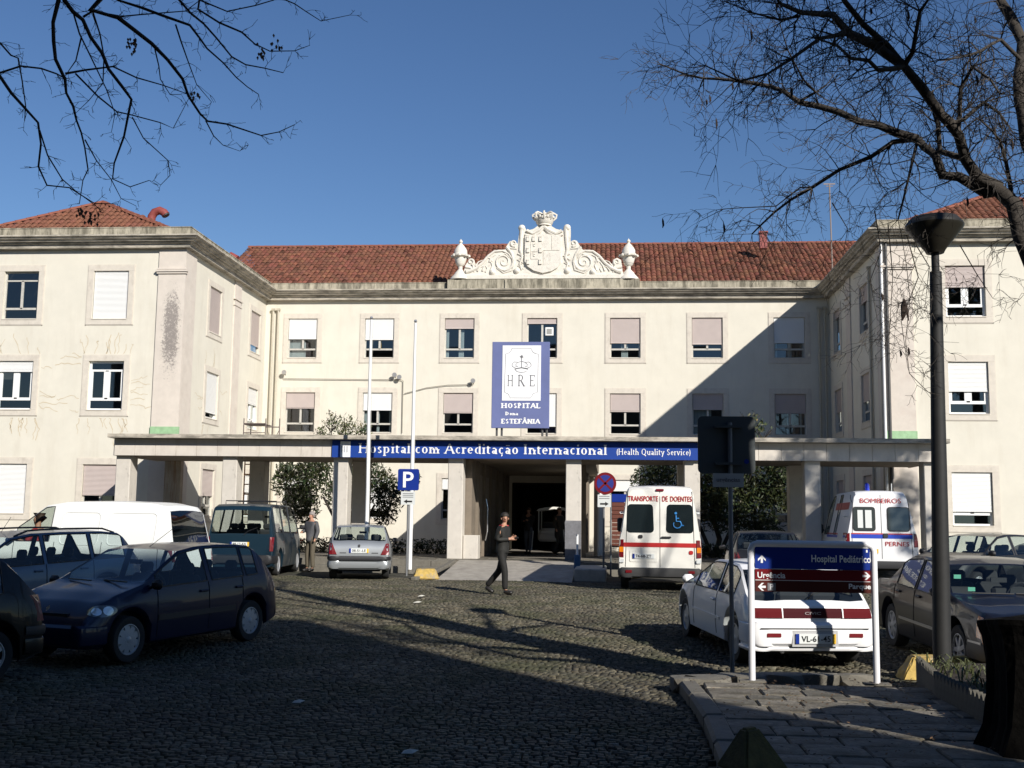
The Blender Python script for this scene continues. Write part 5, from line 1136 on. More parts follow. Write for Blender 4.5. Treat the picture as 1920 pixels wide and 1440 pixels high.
for s0 in (-.55, .05): MB().tube([(3.77 / 2 - .98, s0, .985), (3.77 / 2 - .86 - .0, s0 + .5, .985)], .01, 5).build('wiper', M_BLK, c.root)
# black car cut by the left edge
h2 = Vector((-.55, -.835)); c = Car('parked_car', 'black hatchback cut off by the left edge of the view, only its rear quarter showing', 'car', (0, 0), h2, HATCH, paint('black', (.006, .0055, .005), .0), wheels='alloy')
left = Vector((-h2.y, h2.x)); fa = Vector((-6.75, 12.1)); p = fa - left * .74 + h2 * (3.77 / 2 - .62); c.root.location = (p.x, p.y, -.27); c.root.rotation_euler = (0, 0, math.atan2(h2.y, h2.x)); hatch_rear(c, '31-66-PT'); c.seams((.86, 1.6)); c.handles((.95,), .8)
# blue-grey estate
h = Vector((-.42, -.907)); c = Car('parked_car', 'blue-grey estate car with black roof rails behind the dark blue hatchback', 'car', (-9.95, 18.25), h, EST, paint('steel_blue', (.10, .14, .20), .4), wheels='alloy')
c.rails(.5, 2.5); c.mirrors(3.2, .97, c.pt); c.handles((2.2, 1.3), .82, c.pt); c.seams((1.1, 2.04, 3.1)); c.antenna(2.3, -.18, .25); c.strip(1.2, 3.2, .55, .05, c.pt)
# white van
c = Car('panel_van', 'white panel van side-on with a driver at the wheel, rear window dark', 'van', (-10.35, 22.2), (-.99, .10), VAN, paint('white', (.74, .75, .73)), glass=M_CGD)
c.seams((2.5, 3.36, 1.5, .32)); c.mirrors(3.35, 1.2, M_BLK, .22, .2); c.bumper(True, .3, .6, M_BLK, .05)
for (xa, xb) in ((.42, 1.40), (1.60, 2.40)):
    for sd_ in (1, -1):
        P = []
        for a, b_ in rrect(xb - xa, .62, .1, 3): x = (xa + xb) / 2 + a; z = 1.36 + b_; P.append((x - c.L / 2, sd_ * (c.side_y(x, z) + .0), z))
        MB().tube(P + [P[0]], .012, 5).build('panel_pressing', c.pt, c.root, smooth=1.)
for sg in (1, -1): c.rear('tail_light', [(sg * .86, .75), (sg * .87, 1.1), (sg * .78, 1.1), (sg * .78, .75)], M_RED)
whitevan = c
# blue van
c = Car('passenger_van', 'dull teal blue passenger van parked nose to the kerb left of the silver hatchback', 'van', (-10.0, 32.0), (-.09, 1), BUSVAN, paint('teal_blue', (.007, .022, .036), .1), wheels='steel')  # paint darkened in place of the shade missing on the van
c.seams((1.36, 2.42)); c.bumper(True, .34, .58, M_BLK, .08); c.handles((2.6,), 1.0); c.plate('88-12-AX', .0, .86)
for sg in (1, -1): c.rear('tail_light', [(sg * .89, .68), (sg * .895, 1.05), (sg * .80, 1.05), (sg * .80, .68)], M_RED, o=.02)
c.wiper([(-.1, 1.1), (-.2, 1.2), (-.45, 1.3)]); c.mirrors(3.75, 1.3, M_BLK)
b = MB(); L2 = c.L / 2
for x in (1.2, 2.6): b.tube([(x - L2, -.7, 1.9), (x - L2, -.7, 2.02), (x - L2, .7, 2.02), (x - L2, .7, 1.9)], .015, 6)
b.build('roof_bars', M_BLK, c.root)
# silver hatchback seen from behind
SIL = paint('silver', (.36, .38, .39), .6)
c = Car('parked_car', 'silver hatchback seen from behind, parked before the first flagpole', 'car', (-6.86, 31.45), (-.17, .985), HATCH, SIL, wheels='steel')
hatch_rear(c, '08-51-LE'); c.mirrors(2.7, .98, M_BLK); c.seams((.86, 1.60, 2.62)); c.handles((.95, 1.72), .82); c.rrear('emblem_text', .33, .5, .67, .69, M_BLK, .005); c.rrear('emblem_text', -.5, -.33, .67, .69, M_BLK, .005)
# ambulance 1
AW = paint('ambulance_white', (.76, .74, .67)); MR = mat('red_stripe', (.42, .02, .02), .4)
c = Car('ambulance', 'cream white ambulance van with a red stripe and patient transport lettering on its rear doors', 'ambulance', (1.25, 29.6), (.035, 1), AMB, AW, wheels='steel')
c.bumper(True, .30, .53, mat('grey_bumper', (.035, .035, .035), .7), .10)
for sg in (1, -1):
    c.rear('rear_window', [(sg * .50 + a * 1., 1.62 + b_) for a, b_ in [(x * (1 if True else 1), z) for x, z in rrect(.56, .62, .07, 3)]][:], M_CGD, o=.008, th=.004) if False else None
    k = [(sg * .455 + a * (1 - .06 * (b_ > 0)), 1.66 + b_) for a, b_ in rrect(.63, .66, .08, 3)]
    c.rear('rear_window', k, mat('van_glass', (.012, .018, .02), .05, coat=1), o=.008, th=.01)
    c.rear('tail_light', [(sg * .945, .76), (sg * .945, 1.17), (sg * .84, 1.17), (sg * .84, .76)], M_RED, o=.02); c.rear('indicator', [(sg * .94, .88), (sg * .94, 1.00), (sg * .845, 1.00), (sg * .845, .88)], M_AMB, o=.024, th=.01)
    c.rrear('hinge', sg * .93, sg * .84, 1.78, 1.82, M_PLATE, .01, o=.03); c.rrear('hinge', sg * .94, sg * .83, .64, .72, M_PLATE, .015, o=.04)
    MB().box((-c.L / 2 - .11, sg * .72, .44), (.02, .14, .06)).build('reflector', M_RED, c.root)
c.rrear('badge', .40, .50, 1.20, 1.28, M_BLK, .03, o=.02); c.rrear('door_handle', -.03, -.26, 1.21, 1.25, M_BLK, .02, o=.035)
c.rear('stripe', [(-.835, 1.00), (.835, 1.00), (.835, 1.10), (-.835, 1.10)], MR, o=.006, th=.003)
for y in (0, .80, -.80): c.rear('door_seam', [(y - .006, .54), (y + .006, .54), (y * .93 + .006, 2.3), (y * .93 - .006, 2.3)], M_SEAM, o=.005, th=.002)
c.rear('door_seam', [(-.83, 1.19), (.83, 1.19), (.83, 1.20), (-.83, 1.20)], M_SEAM, o=.005, th=.002) if False else None
c.rrear('plate_recess', .06, .70, .66, .93, AW, .03, o=.012); c.plate('74-68-ZT', .38, .79, o=.03, yellow=False)
c.rtext('TRANSPORTE', .39, 2.12, .70, .125, MR, bold=.012); c.rtext('DE', -.12, 2.12, .13, .125, MR, bold=.012); c.rtext('DOENTES', -.49, 2.12, .50, .125, MR, bold=.012)
c.rrear('brake_light', -.09, .09, 2.30, 2.35, M_RED, .01, o=.04); c.mirrors(4.7, 1.5, M_BLK, .24, .38); c.seams((3.3, 4.55), .4, 1.3); c.strip(.2, 5.2, 1.05, .1, MR, 'stripe', .004)
wh = MB(); 
def rp(y, z, o=.022): return (c.xr(y, z, o), y, z)
P = [rp(-.40 - .09 * math.cos(a), 1.53 + .085 * math.sin(a)) for a in np.linspace(2.6, 2.6 + 4.6, 16)]; wh.tube(P, .013, 5); wh.tube([rp(-.37, 1.74), rp(-.375, 1.60), rp(-.47, 1.60), rp(-.51, 1.5), rp(-.55, 1.51)], .015, 5); wh.tube([rp(-.375, 1.67), rp(-.44, 1.67)], .012, 5); wh.lathe([(.03, -.004), (.03, .004)], rp(-.365, 1.79), 10, 'X')
wh.build('wheelchair_sticker', mat('sticker_blue', (.03, .22, .55), .5), c.root); c.rrear('round_sticker', -.66, -.76, .84, .93, MR, .035, o=.012)
# ambulance 2 (fire brigade)
A2 = dict(AMB); A2.update(L=5.2, W=1.95, top=[(0, .6), (.02, 1.3), (.07, 2.1), (.13, 2.42), (.26, 2.5), (.7, 2.53), (3.6, 2.53), (4.0, 2.3), (4.6, 1.5), (4.7, 1.25), (5.1, 1.0), (5.2, .6)], side=[(1.9, 2.35), (3.3, 4.15)], ws=(4.05, 4.62), wx=(1.0, 4.2), tum=.2)
c = Car('ambulance', 'white fire brigade ambulance with a blue roof beacon behind the direction sign', 'ambulance', (7.42, 34.3), (.045, 1), A2, paint('white2', (.76, .76, .76)), wheels='steel')
MBL = mat('stripe_blue', (.02, .06, .45), .4)
for sg in (1, -1):
    c.rear('rear_window', [(sg * .45 + a, 1.74 + b_) for a, b_ in rrect(.60, .66, .08, 3)], M_BLK, o=.007, th=.008); c.rear('rear_window', [(sg * .45 + a, 1.74 + b_) for a, b_ in rrect(.55, .61, .07, 3)], mat('van_glass_light', (.05, .06, .06), .04, coat=1), o=.012, th=.008)
    c.rear('tail_light', [(sg * .94, 1.0), (sg * .94, 1.36), (sg * .84, 1.36), (sg * .84, 1.0)], M_RED, o=.02); c.rrear('hinge', sg * .92, sg * .82, 1.78, 1.82, M_PLATE, .01, o=.03)
k = MB()
for y0, y1 in ((.25, .42), (.48, .62)): k.add([rp(y0, 1.5, .024), rp(y1, 1.5, .024), rp(y1, 1.98, .024), rp(y0, 1.98, .024)], [(0, 1, 2, 3)])
k.build('curtain', M_PLATE, c.root)
c.rear('stripe', [(-.80, 1.33), (.80, 1.33), (.80, 1.36), (-.80, 1.36)], MR, th=.003); c.rear('stripe', [(-.80, 1.22), (.80, 1.22), (.80, 1.325), (-.80, 1.325)], MBL, th=.003)
for y in (0, .80, -.80): c.rear('door_seam', [(y - .006, .68), (y + .006, .68), (y * .9 + .006, 2.4), (y * .9 - .006, 2.4)], M_SEAM, o=.005, th=.002)
c.rrear('door_handle', -.04, -.16, 1.24, 1.36, M_BLK, .02, o=.03); c.rtext('BOMBEIROS', -.0, 2.235, 1.08, .13, MR, bold=0, o=.02); c.rtext('PERNES', -.4, 1.08, .62, .12, MR, bold=0); c.plate('22-19-BF', .35, .88)
c.bumper(True, .4, .62, M_BLK, .09); c.strip(.15, 4.6, 1.32, .04, MR, 'stripe', .004); c.strip(.15, 4.6, 1.24, .09, MBL, 'stripe', .0045); c.mirrors(4.4, 1.45, M_BLK, .22, .3)
MB().lathe([(.07, 0), (.07, .03), (.065, .2), (.03, .24), (0, .24)], (-c.L / 2 + 1.5, .1, 2.52), 14).build('beacon', mat('beacon_blue', (.02, .04, .55), .15, coat=1), c.root, smooth=.6)
MB().tube([(-c.L / 2 + .5, -.38, 2.5), (-c.L / 2 + .5, -.38, 2.72)], .012, 5).build('aerial', M_PLATE, c.root)
b = MB(); z0, z1 = 2.0, 2.2
x = np.linspace(.5, 2.9, 5); b.add([(q - c.L / 2, c.side_y(q, z) + .006, z) for z in (z0, z1) for q in x], [(i, i + 1, 5 + i + 1, 5 + i) for i in range(4)]); b.build('side_band', MR, c.root)
# dark hatchback between the ambulances
c = Car('parked_car', 'dark hatchback beyond the tall frame sign, parked between the two ambulances', 'car', (3.62, 27.9), (.04, 1), HATCH, paint('graphite', (.03, .03, .032), .5))
hatch_rear(c, '62-90-RS'); c.mirrors(2.7, .98, M_BLK); c.seams((.86, 1.6))
# white coupe behind the direction sign
hc = Vector((-.185, .983)); WH = paint('pure_white', (.78, .78, .78)); rl = Vector((1.72, 14.75)); rgt_c = Vector((hc.y, -hc.x)); p = rl + rgt_c * .845 + hc * (4.05 / 2)
c = Car('parked_car', 'white sports hatchback with three-spoke wheels behind the white direction sign', 'car', p, hc, COUPE, WH, wheels='three')
c.rear('light_band', [(-.72, .645), (.72, .645), (.72, .765), (-.72, .765)], mat('band_red', (.05, .005, .008), .7, spec=.12), o=.012)
for sg in (1, -1): c.rear('tail_light', [(sg * .775, .645), (sg * .755, .765), (sg * .40, .765), (sg * .40, .645)], mat('deep_red_lens', (.10, .004, .007), .7, spec=.12), o=.020); c.rrear('reflector', sg * .44, sg * .62, .415, .465, M_RED, .01, o=.085)
c.rear('lamp_divider', [(.385, .645), (.40, .645), (.40, .765), (.385, .765)], M_PLATE, o=.022); c.rear('lamp_divider', [(-.385, .645), (-.40, .645), (-.40, .765), (-.385, .765)], M_PLATE, o=.022)
c.rtext('CIVIC', 0, .705, .21, .035, mat('badge_faded', (.3, .25, .25), .4), o=.022, bold=.02)
c.bumper(True, .30, .60, WH, .07); c.bumper(True, .235, .30, WH, .03, .4, 'bumper_skirt'); c.rear('bumper_groove', [(-.7, .52), (.7, .52), (.7, .528), (-.7, .528)], M_SEAM, o=.09, th=.004)
c.rear('plate_recess', [(-.30, .30), (.30, .30), (.29, .50), (-.29, .50)], mat('recess_shade', (.4, .4, .4), .6), o=.083, th=.01); c.plate('VL-61-45', 0, .40, o=.10, w=.52, h=.12)
c.wiper([(.05, .86), (-.12, .94), (-.42, 1.0)], .03); MB().tube([(-c.L / 2 + .0, .40, .24), (-c.L / 2 + .3, .42, .24)], .035, 10).build('exhaust', M_CHR, c.root)
MB().tube([(-c.L / 2 + .25, -.35, .26), (-c.L / 2 + .25, .3, .26)], .09, 12).build('silencer', mat('dull_steel', (.12, .11, .1), .5, .7), c.root); c.seams((1.47, 2.66), .28); c.handles((1.6,), .73, WH); c.mirrors(2.72, .92, WH); c.strip(.9, 3.3, .50, .035, WH)
# dark saloon on the right
c = Car('parked_car', 'dark navy saloon facing us behind the street lamp, amber indicator on its corner', 'car', (4.98, 16.1), (.06, -1), SALOON, paint('navy', (.006, .007, .013), .0), wheels='alloy')
c.bumper(False, .26, .50, M_BLK, .07, .8); c.mirrors(3.12, .98, c.pt); c.handles((2.2, 1.35), .84, M_BLK); c.seams((2.02, 1.15, 3.05)); c.strip(.1, 4.3, .48, .035, mat('bright_trim', (.35, .35, .35), .3, .8))
MB().box((c.L / 2 - .005, 0, .68), (.05, .55, .2), 0, .01).build('grille', M_CHR, c.root)
for y, z in ((.55, 1.16), (.45, 1.02)): MB().box((c.L / 2 - 1.52 + (1.16 - z) * 1.5, -y, z + .0), (.01, .09, .05)).build('windscreen_sticker', mat('sticker_green', (.15, .5, .35), .5), c.root)
for s0 in (-.5, .05): MB().tube([(c.L / 2 - 1.16, s0, .985), (c.L / 2 - 1.1, s0 + .5, .985)], .01, 5).build('wiper', M_BLK, c.root)
# cars further right
c = Car('parked_car', 'dark green-blue estate at the right edge, behind the navy saloon', 'car', (8.75, 21.2), (-.45, -.89), EST, paint('petrol', (.012, .035, .045), .4)); c.seams((1.1, 2.04, 3.1)); c.rails(.6, 2.3); c.mirrors(3.2, .97, c.pt)
c = Car('parked_car', 'small black hatchback half hidden by the lamp post before the right wing', 'car', (8.5, 27.6), (-.75, -.66), HATCH, paint('soft_black', (.015, .015, .016), .2)); c.mirrors(2.7, .98, M_BLK)
MPV = {**HATCH, 'top': [(x * 1.1, z * 1.14 if z > .7 else z) for x, z in HATCH['top']], 'belt': [(x * 1.1, z * 1.1) for x, z in HATCH['belt']], 'L': 4.147, 'W': 1.72, 'side': [(a * 1.1, b * 1.1) for a, b in HATCH['side']], 'rear': (.154, .55), 'ws': (2.255, 3.08), 'wx': (.68, 3.39), 'zones': []}
c = Car('parked_car', 'tall dark people carrier at the far right below the right wing window', 'car', (12.5, 31.5), (-.93, -.35), MPV, paint('brown_black', (.025, .018, .014), .3), z=.12); c.mirrors(2.95, 1.1, M_BLK)
# ================================================================ people
def skin(name, V, E_, R, m, parent=None, levels=1, root=0):
    me = bpy.data.meshes.new(name); me.from_pydata(V, E_, []); o = bpy.data.objects.new('tmp', me); COL.objects.link(o)
    md = o.modifiers.new('s', 'SKIN'); md.use_smooth_shade = True
    for i, r in enumerate(R): me.skin_vertices[0].data[i].radius = (r, r) if not isinstance(r, tuple) else r
    me.skin_vertices[0].data[root].use_root = True
    sb = o.modifiers.new('b', 'SUBSURF'); sb.levels = levels; sb.render_levels = levels
    dg = bpy.context.evaluated_depsgraph_get(); ev = o.evaluated_get(dg); nm = bpy.data.meshes.new_from_object(ev); bpy.data.objects.remove(o)
    nm.name = name; nm.materials.clear(); nm.materials.append(m); return link(name, nm, parent)
M_SKIN = mat('skin', (.42, .22, .14), .6); M_SHOE = mat('shoe_leather', (.02, .018, .016), .4)
def person(label, loc, rz, J, hair=(.02, .015, .01), jacket=(.03, .03, .028), trousers=(.02, .02, .02), coat_len=None, hairlen=.0, accents=None, scale=1., sleeve=1, hands=True):
    """forward is +x. J gives elbows, wrists, knees, ankles per side (l, r)"""
    p = empty('person', loc, rz, label, 'person'); p.scale = (scale,) * 3
    V = []; E_ = []; R = []
    def v(c, r, par=None):
        if c[2] < 1.47 and not isinstance(r, tuple) and r > .032: r *= .82
        elif c[2] < 1.40 and isinstance(r, tuple) and r[0] > .1: r = (r[0] * .86, r[1] * .86)
        V.append(tuple(c)); R.append(r); i = len(V) - 1
        if par is not None: E_.append((par, i))
        return i
    lean = J.get('lean', 0); hd = J.get('head', (lean * 1.1 + .02, 0, 1.63))
    pe = v((0, 0, .95), (.15, .12)); w_ = v((lean * .3, 0, 1.1), (.135, .105), pe); ch = v((lean * .7, 0, 1.32), (.165, .12), w_); nb = v((lean, 0, 1.46), (.07, .07), ch); nk = v((lean + .01, 0, 1.53), .044, nb)
    h1_ = v((hd[0] - .0, hd[1], hd[2] - .055), (.052, .062), nk); h2_ = v((hd[0], hd[1], hd[2] + .02), (.078, .092), h1_); h3_ = v((hd[0] - .01, hd[1], hd[2] + .09), (.06, .07), h2_)
    f = Vector(J.get('face', (1, 0, 0))).normalized(); sd_ = Vector((-f.y, f.x, 0))
    v(Vector(hd) + f * .100 + Vector((0, 0, -.014)), .009, h2_)
    joints = {}
    for k, s in (('l', 1), ('r', -1)):
        sh = v((lean * .95, s * .18, 1.43), .062, ch if False else nb); el = v(J['el_' + k], .047, sh); wr = v(J['wr_' + k], .03, el); d = (Vector(J['wr_' + k]) - Vector(J['el_' + k])).normalized()
        pm = v(Vector(J['wr_' + k]) + d * .07, (.028, .036), wr)
        if hands:
            t = Vector((0, 0, 1)); q = d.cross(t).normalized() if d.cross(t).length > .1 else Vector((0, 1, 0)); q2 = q.cross(d)
            for i in range(4):
                b0 = Vector(J['wr_' + k]) + d * .09 + q2 * (.024 - i * .016); L_ = (.065, .075, .07, .055)[i]
                a = v(b0 + d * L_ * .5, .0085, pm); v(b0 + d * L_ * .85 - q * s * .03, .0075, a)
            a = v(Vector(J['wr_' + k]) + d * .04 + q2 * .04, .012, wr); v(Vector(J['wr_' + k]) + d * .08 + q2 * .055, .009, a)
        hp_ = v((0, s * .085, .9), (.085, .09), pe); kn = v(J['kn_' + k], .058, hp_); an = v(J['an_' + k], .038, kn); fd = Vector(J.get('ft_' + k, (1, 0, -.1))).normalized()
        v(Vector(J['an_' + k]) + fd * .16 + Vector((0, 0, -.045)), .02, an); joints[k] = (J['an_' + k], fd)
    skin('body', V, E_, R, M_SKIN, p, 1)
    mj = mat('jacket_%.2f%.2f%.2f' % jacket, jacket, .75, bump=.3, bscale=18, noise=.15, nscale=8); mt = mat('trousers_%.2f%.2f%.2f' % trousers, trousers, .8, bump=.3, bscale=14)
    def mk(nm, chains, m):
        V, E_, R = [], [], []
        for c_ in chains:
            for i, (q, r) in enumerate(c_):
                if i == 0 and V and (Vector(q) - Vector(V[0])).length < 1e-6: last = 0; continue
                V.append(tuple(q)); R.append(r)
                if i: E_.append((last, len(V) - 1))
                last = len(V) - 1
        return skin(nm, V, E_, R, m, p, 2)
    ch_ = (lean * .7, 0, 1.32); top = (lean, 0, 1.45)
    cl_ = [[(ch_, (.19, .145)), ((lean * .4, 0, 1.12), (.175, .14)), ((0, 0, .95), (.185, .15)), ((0, 0, .84), (.19, .155))] + ([((0, 0, coat_len), (.2, .17))] if coat_len else []), [(ch_, 0), (top, (.10, .09)), ((lean + .01, 0, 1.50), (.065, .065))]]
    for k, s in (('l', 1), ('r', -1)): cl_.append([(ch_, 0), ((lean * .95, s * .205, 1.42), .082), (J['el_' + k], .068), (tuple(Vector(J['el_' + k]).lerp(Vector(J['wr_' + k]), .93)), .05)])
    mk('jacket', cl_, mj)
    for_ = [[((0, 0, .95), (.165, .135)), ((0, 0, 1.10), (.15, .12))]]
    for k, s in (('l', 1), ('r', -1)): for_.append([((0, 0, .95), 0), ((0, s * .09, .86), (.10, .105)), (J['kn_' + k], .078), (tuple(Vector(J['kn_' + k]).lerp(Vector(J['an_' + k]), 1.02)), .066)])
    mk('trousers', for_, mt)
    for k in 'lr':
        a, fd = joints[k]; a = Vector(a); skin('shoe', [tuple(a + Vector((0, 0, -.03)) - fd * .04), tuple(a + fd * .07 + Vector((0, 0, -.045))), tuple(a + fd * .19 + Vector((0, 0, -.055)))], [(0, 1), (1, 2)], [(.062, .06), (.058, .056), (.05, .042)], M_SHOE, p, 1)
    mh = mat('hair_%.2f' % hair[0], hair, .7); H = Vector(hd) + Vector((0, 0, .05)) - f * .018
    hm = bpy.data.meshes.new('hair'); bm = bmesh.new(); bmesh.ops.create_icosphere(bm, subdivisions=3, radius=1); hr = random.Random(3)
    for v_ in bm.verts:
        d = v_.co.copy(); zc = d.z; low = -.05 - hairlen if d.dot(f) < .15 else .045
        q_ = H + Vector((d.x * .088 * (1 + abs(f.x) * .12), d.y * .088 * (1 + abs(f.y) * .12), d.z * .098)) * (1 + hr.gauss(0, .015))
        if q_.z < hd[2] + low: q_.z = hd[2] + low; q_ = q_ if not hairlen else q_ - f * .02
        if q_.z < hd[2] + .04 and d.dot(f) > .15: q_.z = hd[2] + .05
        v_.co = q_
    for fc in bm.faces: fc.smooth = True
    bm.to_mesh(hm); bm.free(); hm.materials.append(mh); link('hair', hm, p)
    for s in (1, -1):
        MB().lathe([(0, -.008), (.008, 0), (0, .008)], Vector(hd) + f * .083 + sd_ * s * .031 + Vector((0, 0, .018)), 8).build('eye', M_DPIPE, p); MB().lathe([(0, -.028), (.009, -.012), (.012, .012), (0, .028)], Vector(hd) + sd_ * s * .080 + Vector((0, 0, .0)), 8).build('ear', M_SKIN, p)
    MB().box(Vector(hd) + f * .083 + Vector((0, 0, -.045)), (.012, .04, .009), math.atan2(f.y, f.x)).build('mouth', mat('lips', (.3, .1, .08), .6), p)
    return p
walk = dict(lean=.03, face=(.55, -.83, 0), head=(.05, 0, 1.63), el_l=(-.02, .25, 1.17), wr_l=(.20, .06, 1.22), el_r=(-.04, -.26, 1.17), wr_r=(.20, -.06, 1.19), kn_l=(-.10, .09, .50), an_l=(-.40, .09, .16), ft_l=(1, 0, -.55), kn_r=(.10, -.09, .50), an_r=(.11, -.09, .09), ft_r=(1, -.1, -.02))
pm = person('man in a dark jacket with red shoulder tabs walking across the cobbled court', (-2.32, 24.75, 0), -.3, walk, jacket=(.014, .0135, .011), trousers=(.009, .0085, .007), scale=.985)
MRD = mat('red_tab', (.45, .02, .03), .6)
for s in (1, -1): MB().box((.03, s * .15, 1.478), (.08, .09, .03), 0, .01).build('shoulder_tab', MRD, pm)
MB().box((.33, 0.0, 1.225), (.07, .05, .03)).build('phone', M_BLK, pm)
stand = dict(lean=.0, el_l=(-.03, .26, 1.17), wr_l=(.08, .26, .93), el_r=(-.03, -.26, 1.17), wr_r=(.08, -.26, .93), kn_l=(.03, .1, .5), an_l=(0, .11, .09), kn_r=(.05, -.1, .5), an_r=(.02, -.11, .09))
person('grey-haired man in a grey jacket standing beside the teal blue van', (-8.93, 33.8, 0), -2.2, {**stand, 'el_r': (.05, -.25, 1.2), 'wr_r': (.25, -.15, 1.15)}, hair=(.25, .22, .2), jacket=(.07, .07, .075), trousers=(.09, .075, .05), scale=1.0, hands=False)
pw = person('person in dark top and tracksuit trousers with a white side stripe in the entrance passage', (-3.05, 43.0, .36), -1.9, {**stand, 'kn_l': (.06, .1, .5), 'an_l': (.12, .11, .1), 'an_r': (-.12, -.11, .1), 'el_l': (.1, .2, 1.22), 'wr_l': (.28, .05, 1.28), 'el_r': (.1, -.22, 1.22), 'wr_r': (.3, -.08, 1.25)}, hair=(.06, .03, .015), jacket=(.02, .018, .018), trousers=(.10, .11, .13), hairlen=.08, scale=.97, hands=False)
MB().tube([(0, .19, .88), (.06, .185, .5), (.12, .18, .15)], .022, 6).build('trouser_stripe', M_PLATE, pw)
person('long-haired person in a long dark coat with an ochre scarf by the white buggy', (-1.85, 41.6, .36), -.6, {**stand, 'kn_l': (.1, .08, .5), 'an_l': (.18, .1, .09), 'an_r': (-.15, -.1, .12)}, hair=(.10, .05, .02), jacket=(.03, .025, .018), trousers=(.02, .02, .02), coat_len=.55, hairlen=.16, scale=.97, hands=False)
# driver in the white van (upper body only is visible through the window)
dv = empty('person', (0, 0, 0), 0, 'driver in a red top at the wheel of the white panel van', 'person')
wm = whitevan.root.matrix_basis
dvm = Matrix.Translation((-.0, 0, 0)); dloc = wm @ Vector((2.62 - 4.45 / 2 + .56, .36, .80)); dv.location = dloc; dv.rotation_euler = whitevan.root.rotation_euler
V = [(0, 0, .05), (0, 0, .3), (0, 0, .5), (.01, 0, .56), (.02, 0, .64), (.03, 0, .72), (.02, 0, .79), (.0, .2, .47), (.1, .24, .25), (.34, .15, .32), (.0, -.2, .47), (.1, -.24, .25), (.34, -.15, .32), (.13, 0, .70)]
skin('body', V, [(0, 1), (1, 2), (2, 3), (3, 4), (4, 5), (5, 6), (2, 7), (7, 8), (8, 9), (2, 10), (10, 11), (11, 12), (5, 13)], [(.14, .12), (.16, .12), .07, .05, (.065, .07), (.078, .09), (.055, .065), .055, .045, .03, .055, .045, .03, .012], M_SKIN, dv, 1)
skin('jacket', [V[i] for i in (0, 1, 2, 7, 8, 10, 11)], [(0, 1), (1, 2), (2, 3), (3, 4), (2, 5), (5, 6)], [(.17, .14), (.185, .14), .085, .07, .058, .07, .058], mat('red_top', (.4, .03, .03), .8), dv, 1)
skin('hair', [(.0, 0, .76), (.0, 0, .81), (-.05, 0, .70)], [(0, 1), (0, 2)], [(.085, .09), (.06, .07), (.06, .05)], MATS['hair_0.06'], dv, 1)
# white buggy in the passage
bg_ = empty('electric_buggy', (-2.1, 44.3, .36), 0, 'white electric buggy with a curved roof standing by the hospital entrance', 'buggy'); MW = paint('buggy_white', (.75, .74, .68))
b = MB(); b.box((0, 0, .62), (1.25, 2.2, .34), 0, .08); b.box((0, -.85, .8), (1.15, .4, .3), 0, .1); b.build('body', MW, bg_, smooth=.7)
MB().prism([(-.68, 1.6), (-.6, 1.68), (-.3, 1.74), (0, 1.76), (.3, 1.74), (.6, 1.68), (.68, 1.6), (.6, 1.6), (0, 1.68), (-.6, 1.6)], -1.1, 1.0, 'XZ').build('roof', MW, bg_)
for x in (-.6, .6):
    for y in (-.95, .85): MB().tube([(x, y, .7), (x, y, 1.62)], .025, 6).build('roof_post', MW, bg_)
MB().quad((-.58, -.97, .85), (.58, -.97, .85), (.58, -.97, 1.6), (-.58, -.97, 1.6)).build('windscreen', glassmat('clear_plastic', (.75, .78, .76), .08), bg_)
MB().box((0, .3, .95), (1.05, .15, .5), 0, .05).build('seat', M_INT, bg_)
for x in (-.55, .55):
    for y in (-.75, .75): wheel(bg_, 0, 0, .24, 'steel', 1, .16); w_ = bg_.children[-1]; w_.location = (x, y, .24); w_.rotation_euler = (0, 0, PI / 2 * (-1 if x > 0 else 1))

# ================================================================ trees and plants
def leaves(name, centers, radii, n, col, size, parent, m=None, squash=1., seed=1, shell=.35, droop=0.):
    rg = np.random.default_rng(seed); centers = np.array(centers, float); radii = np.array(radii, float); k = rg.choice(len(centers), n, p=radii ** 2 / (radii ** 2).sum())
    d = rg.normal(size=(n, 3)); d /= np.linalg.norm(d, axis=1)[:, None]; r = (shell + (1 - shell) * rg.random(n) ** .6)
    P = centers[k] + d * (r * radii[k])[:, None] * np.array([1, 1, squash])
    a = rg.normal(size=(n, 3)); a /= np.linalg.norm(a, axis=1)[:, None]; a[:, 2] -= droop; b = np.cross(a, rg.normal(size=(n, 3))); b /= np.linalg.norm(b, axis=1)[:, None]
    s = size * (.6 + .8 * rg.random(n))[:, None]; V = np.stack([P - a * s, P + b * s * .28, P + a * s, P - b * s * .28], 1).reshape(-1, 3); F = np.arange(4 * n).reshape(-1, 4)
    q = (1 + rg.normal(0, .28, n))[:, None].clip(.3, 2) * np.ones(3); C = np.array(col)[None] * q; C[:, 0] *= (1 + rg.normal(0, .2, n)).clip(.5, 1.8)
    return link(name, np_mesh(name, V, F, m or vcol_mat('leaf', .55, noise=.1, nscale=3), C), parent)
M_BARK = mat('dark_bark', (.042, .035, .028), .9, noise=.4, nscale=8, bump=.8, bscale=22); M_TWIG = mat('twig_bark', (.04, .033, .027), .9, noise=.3, nscale=6)
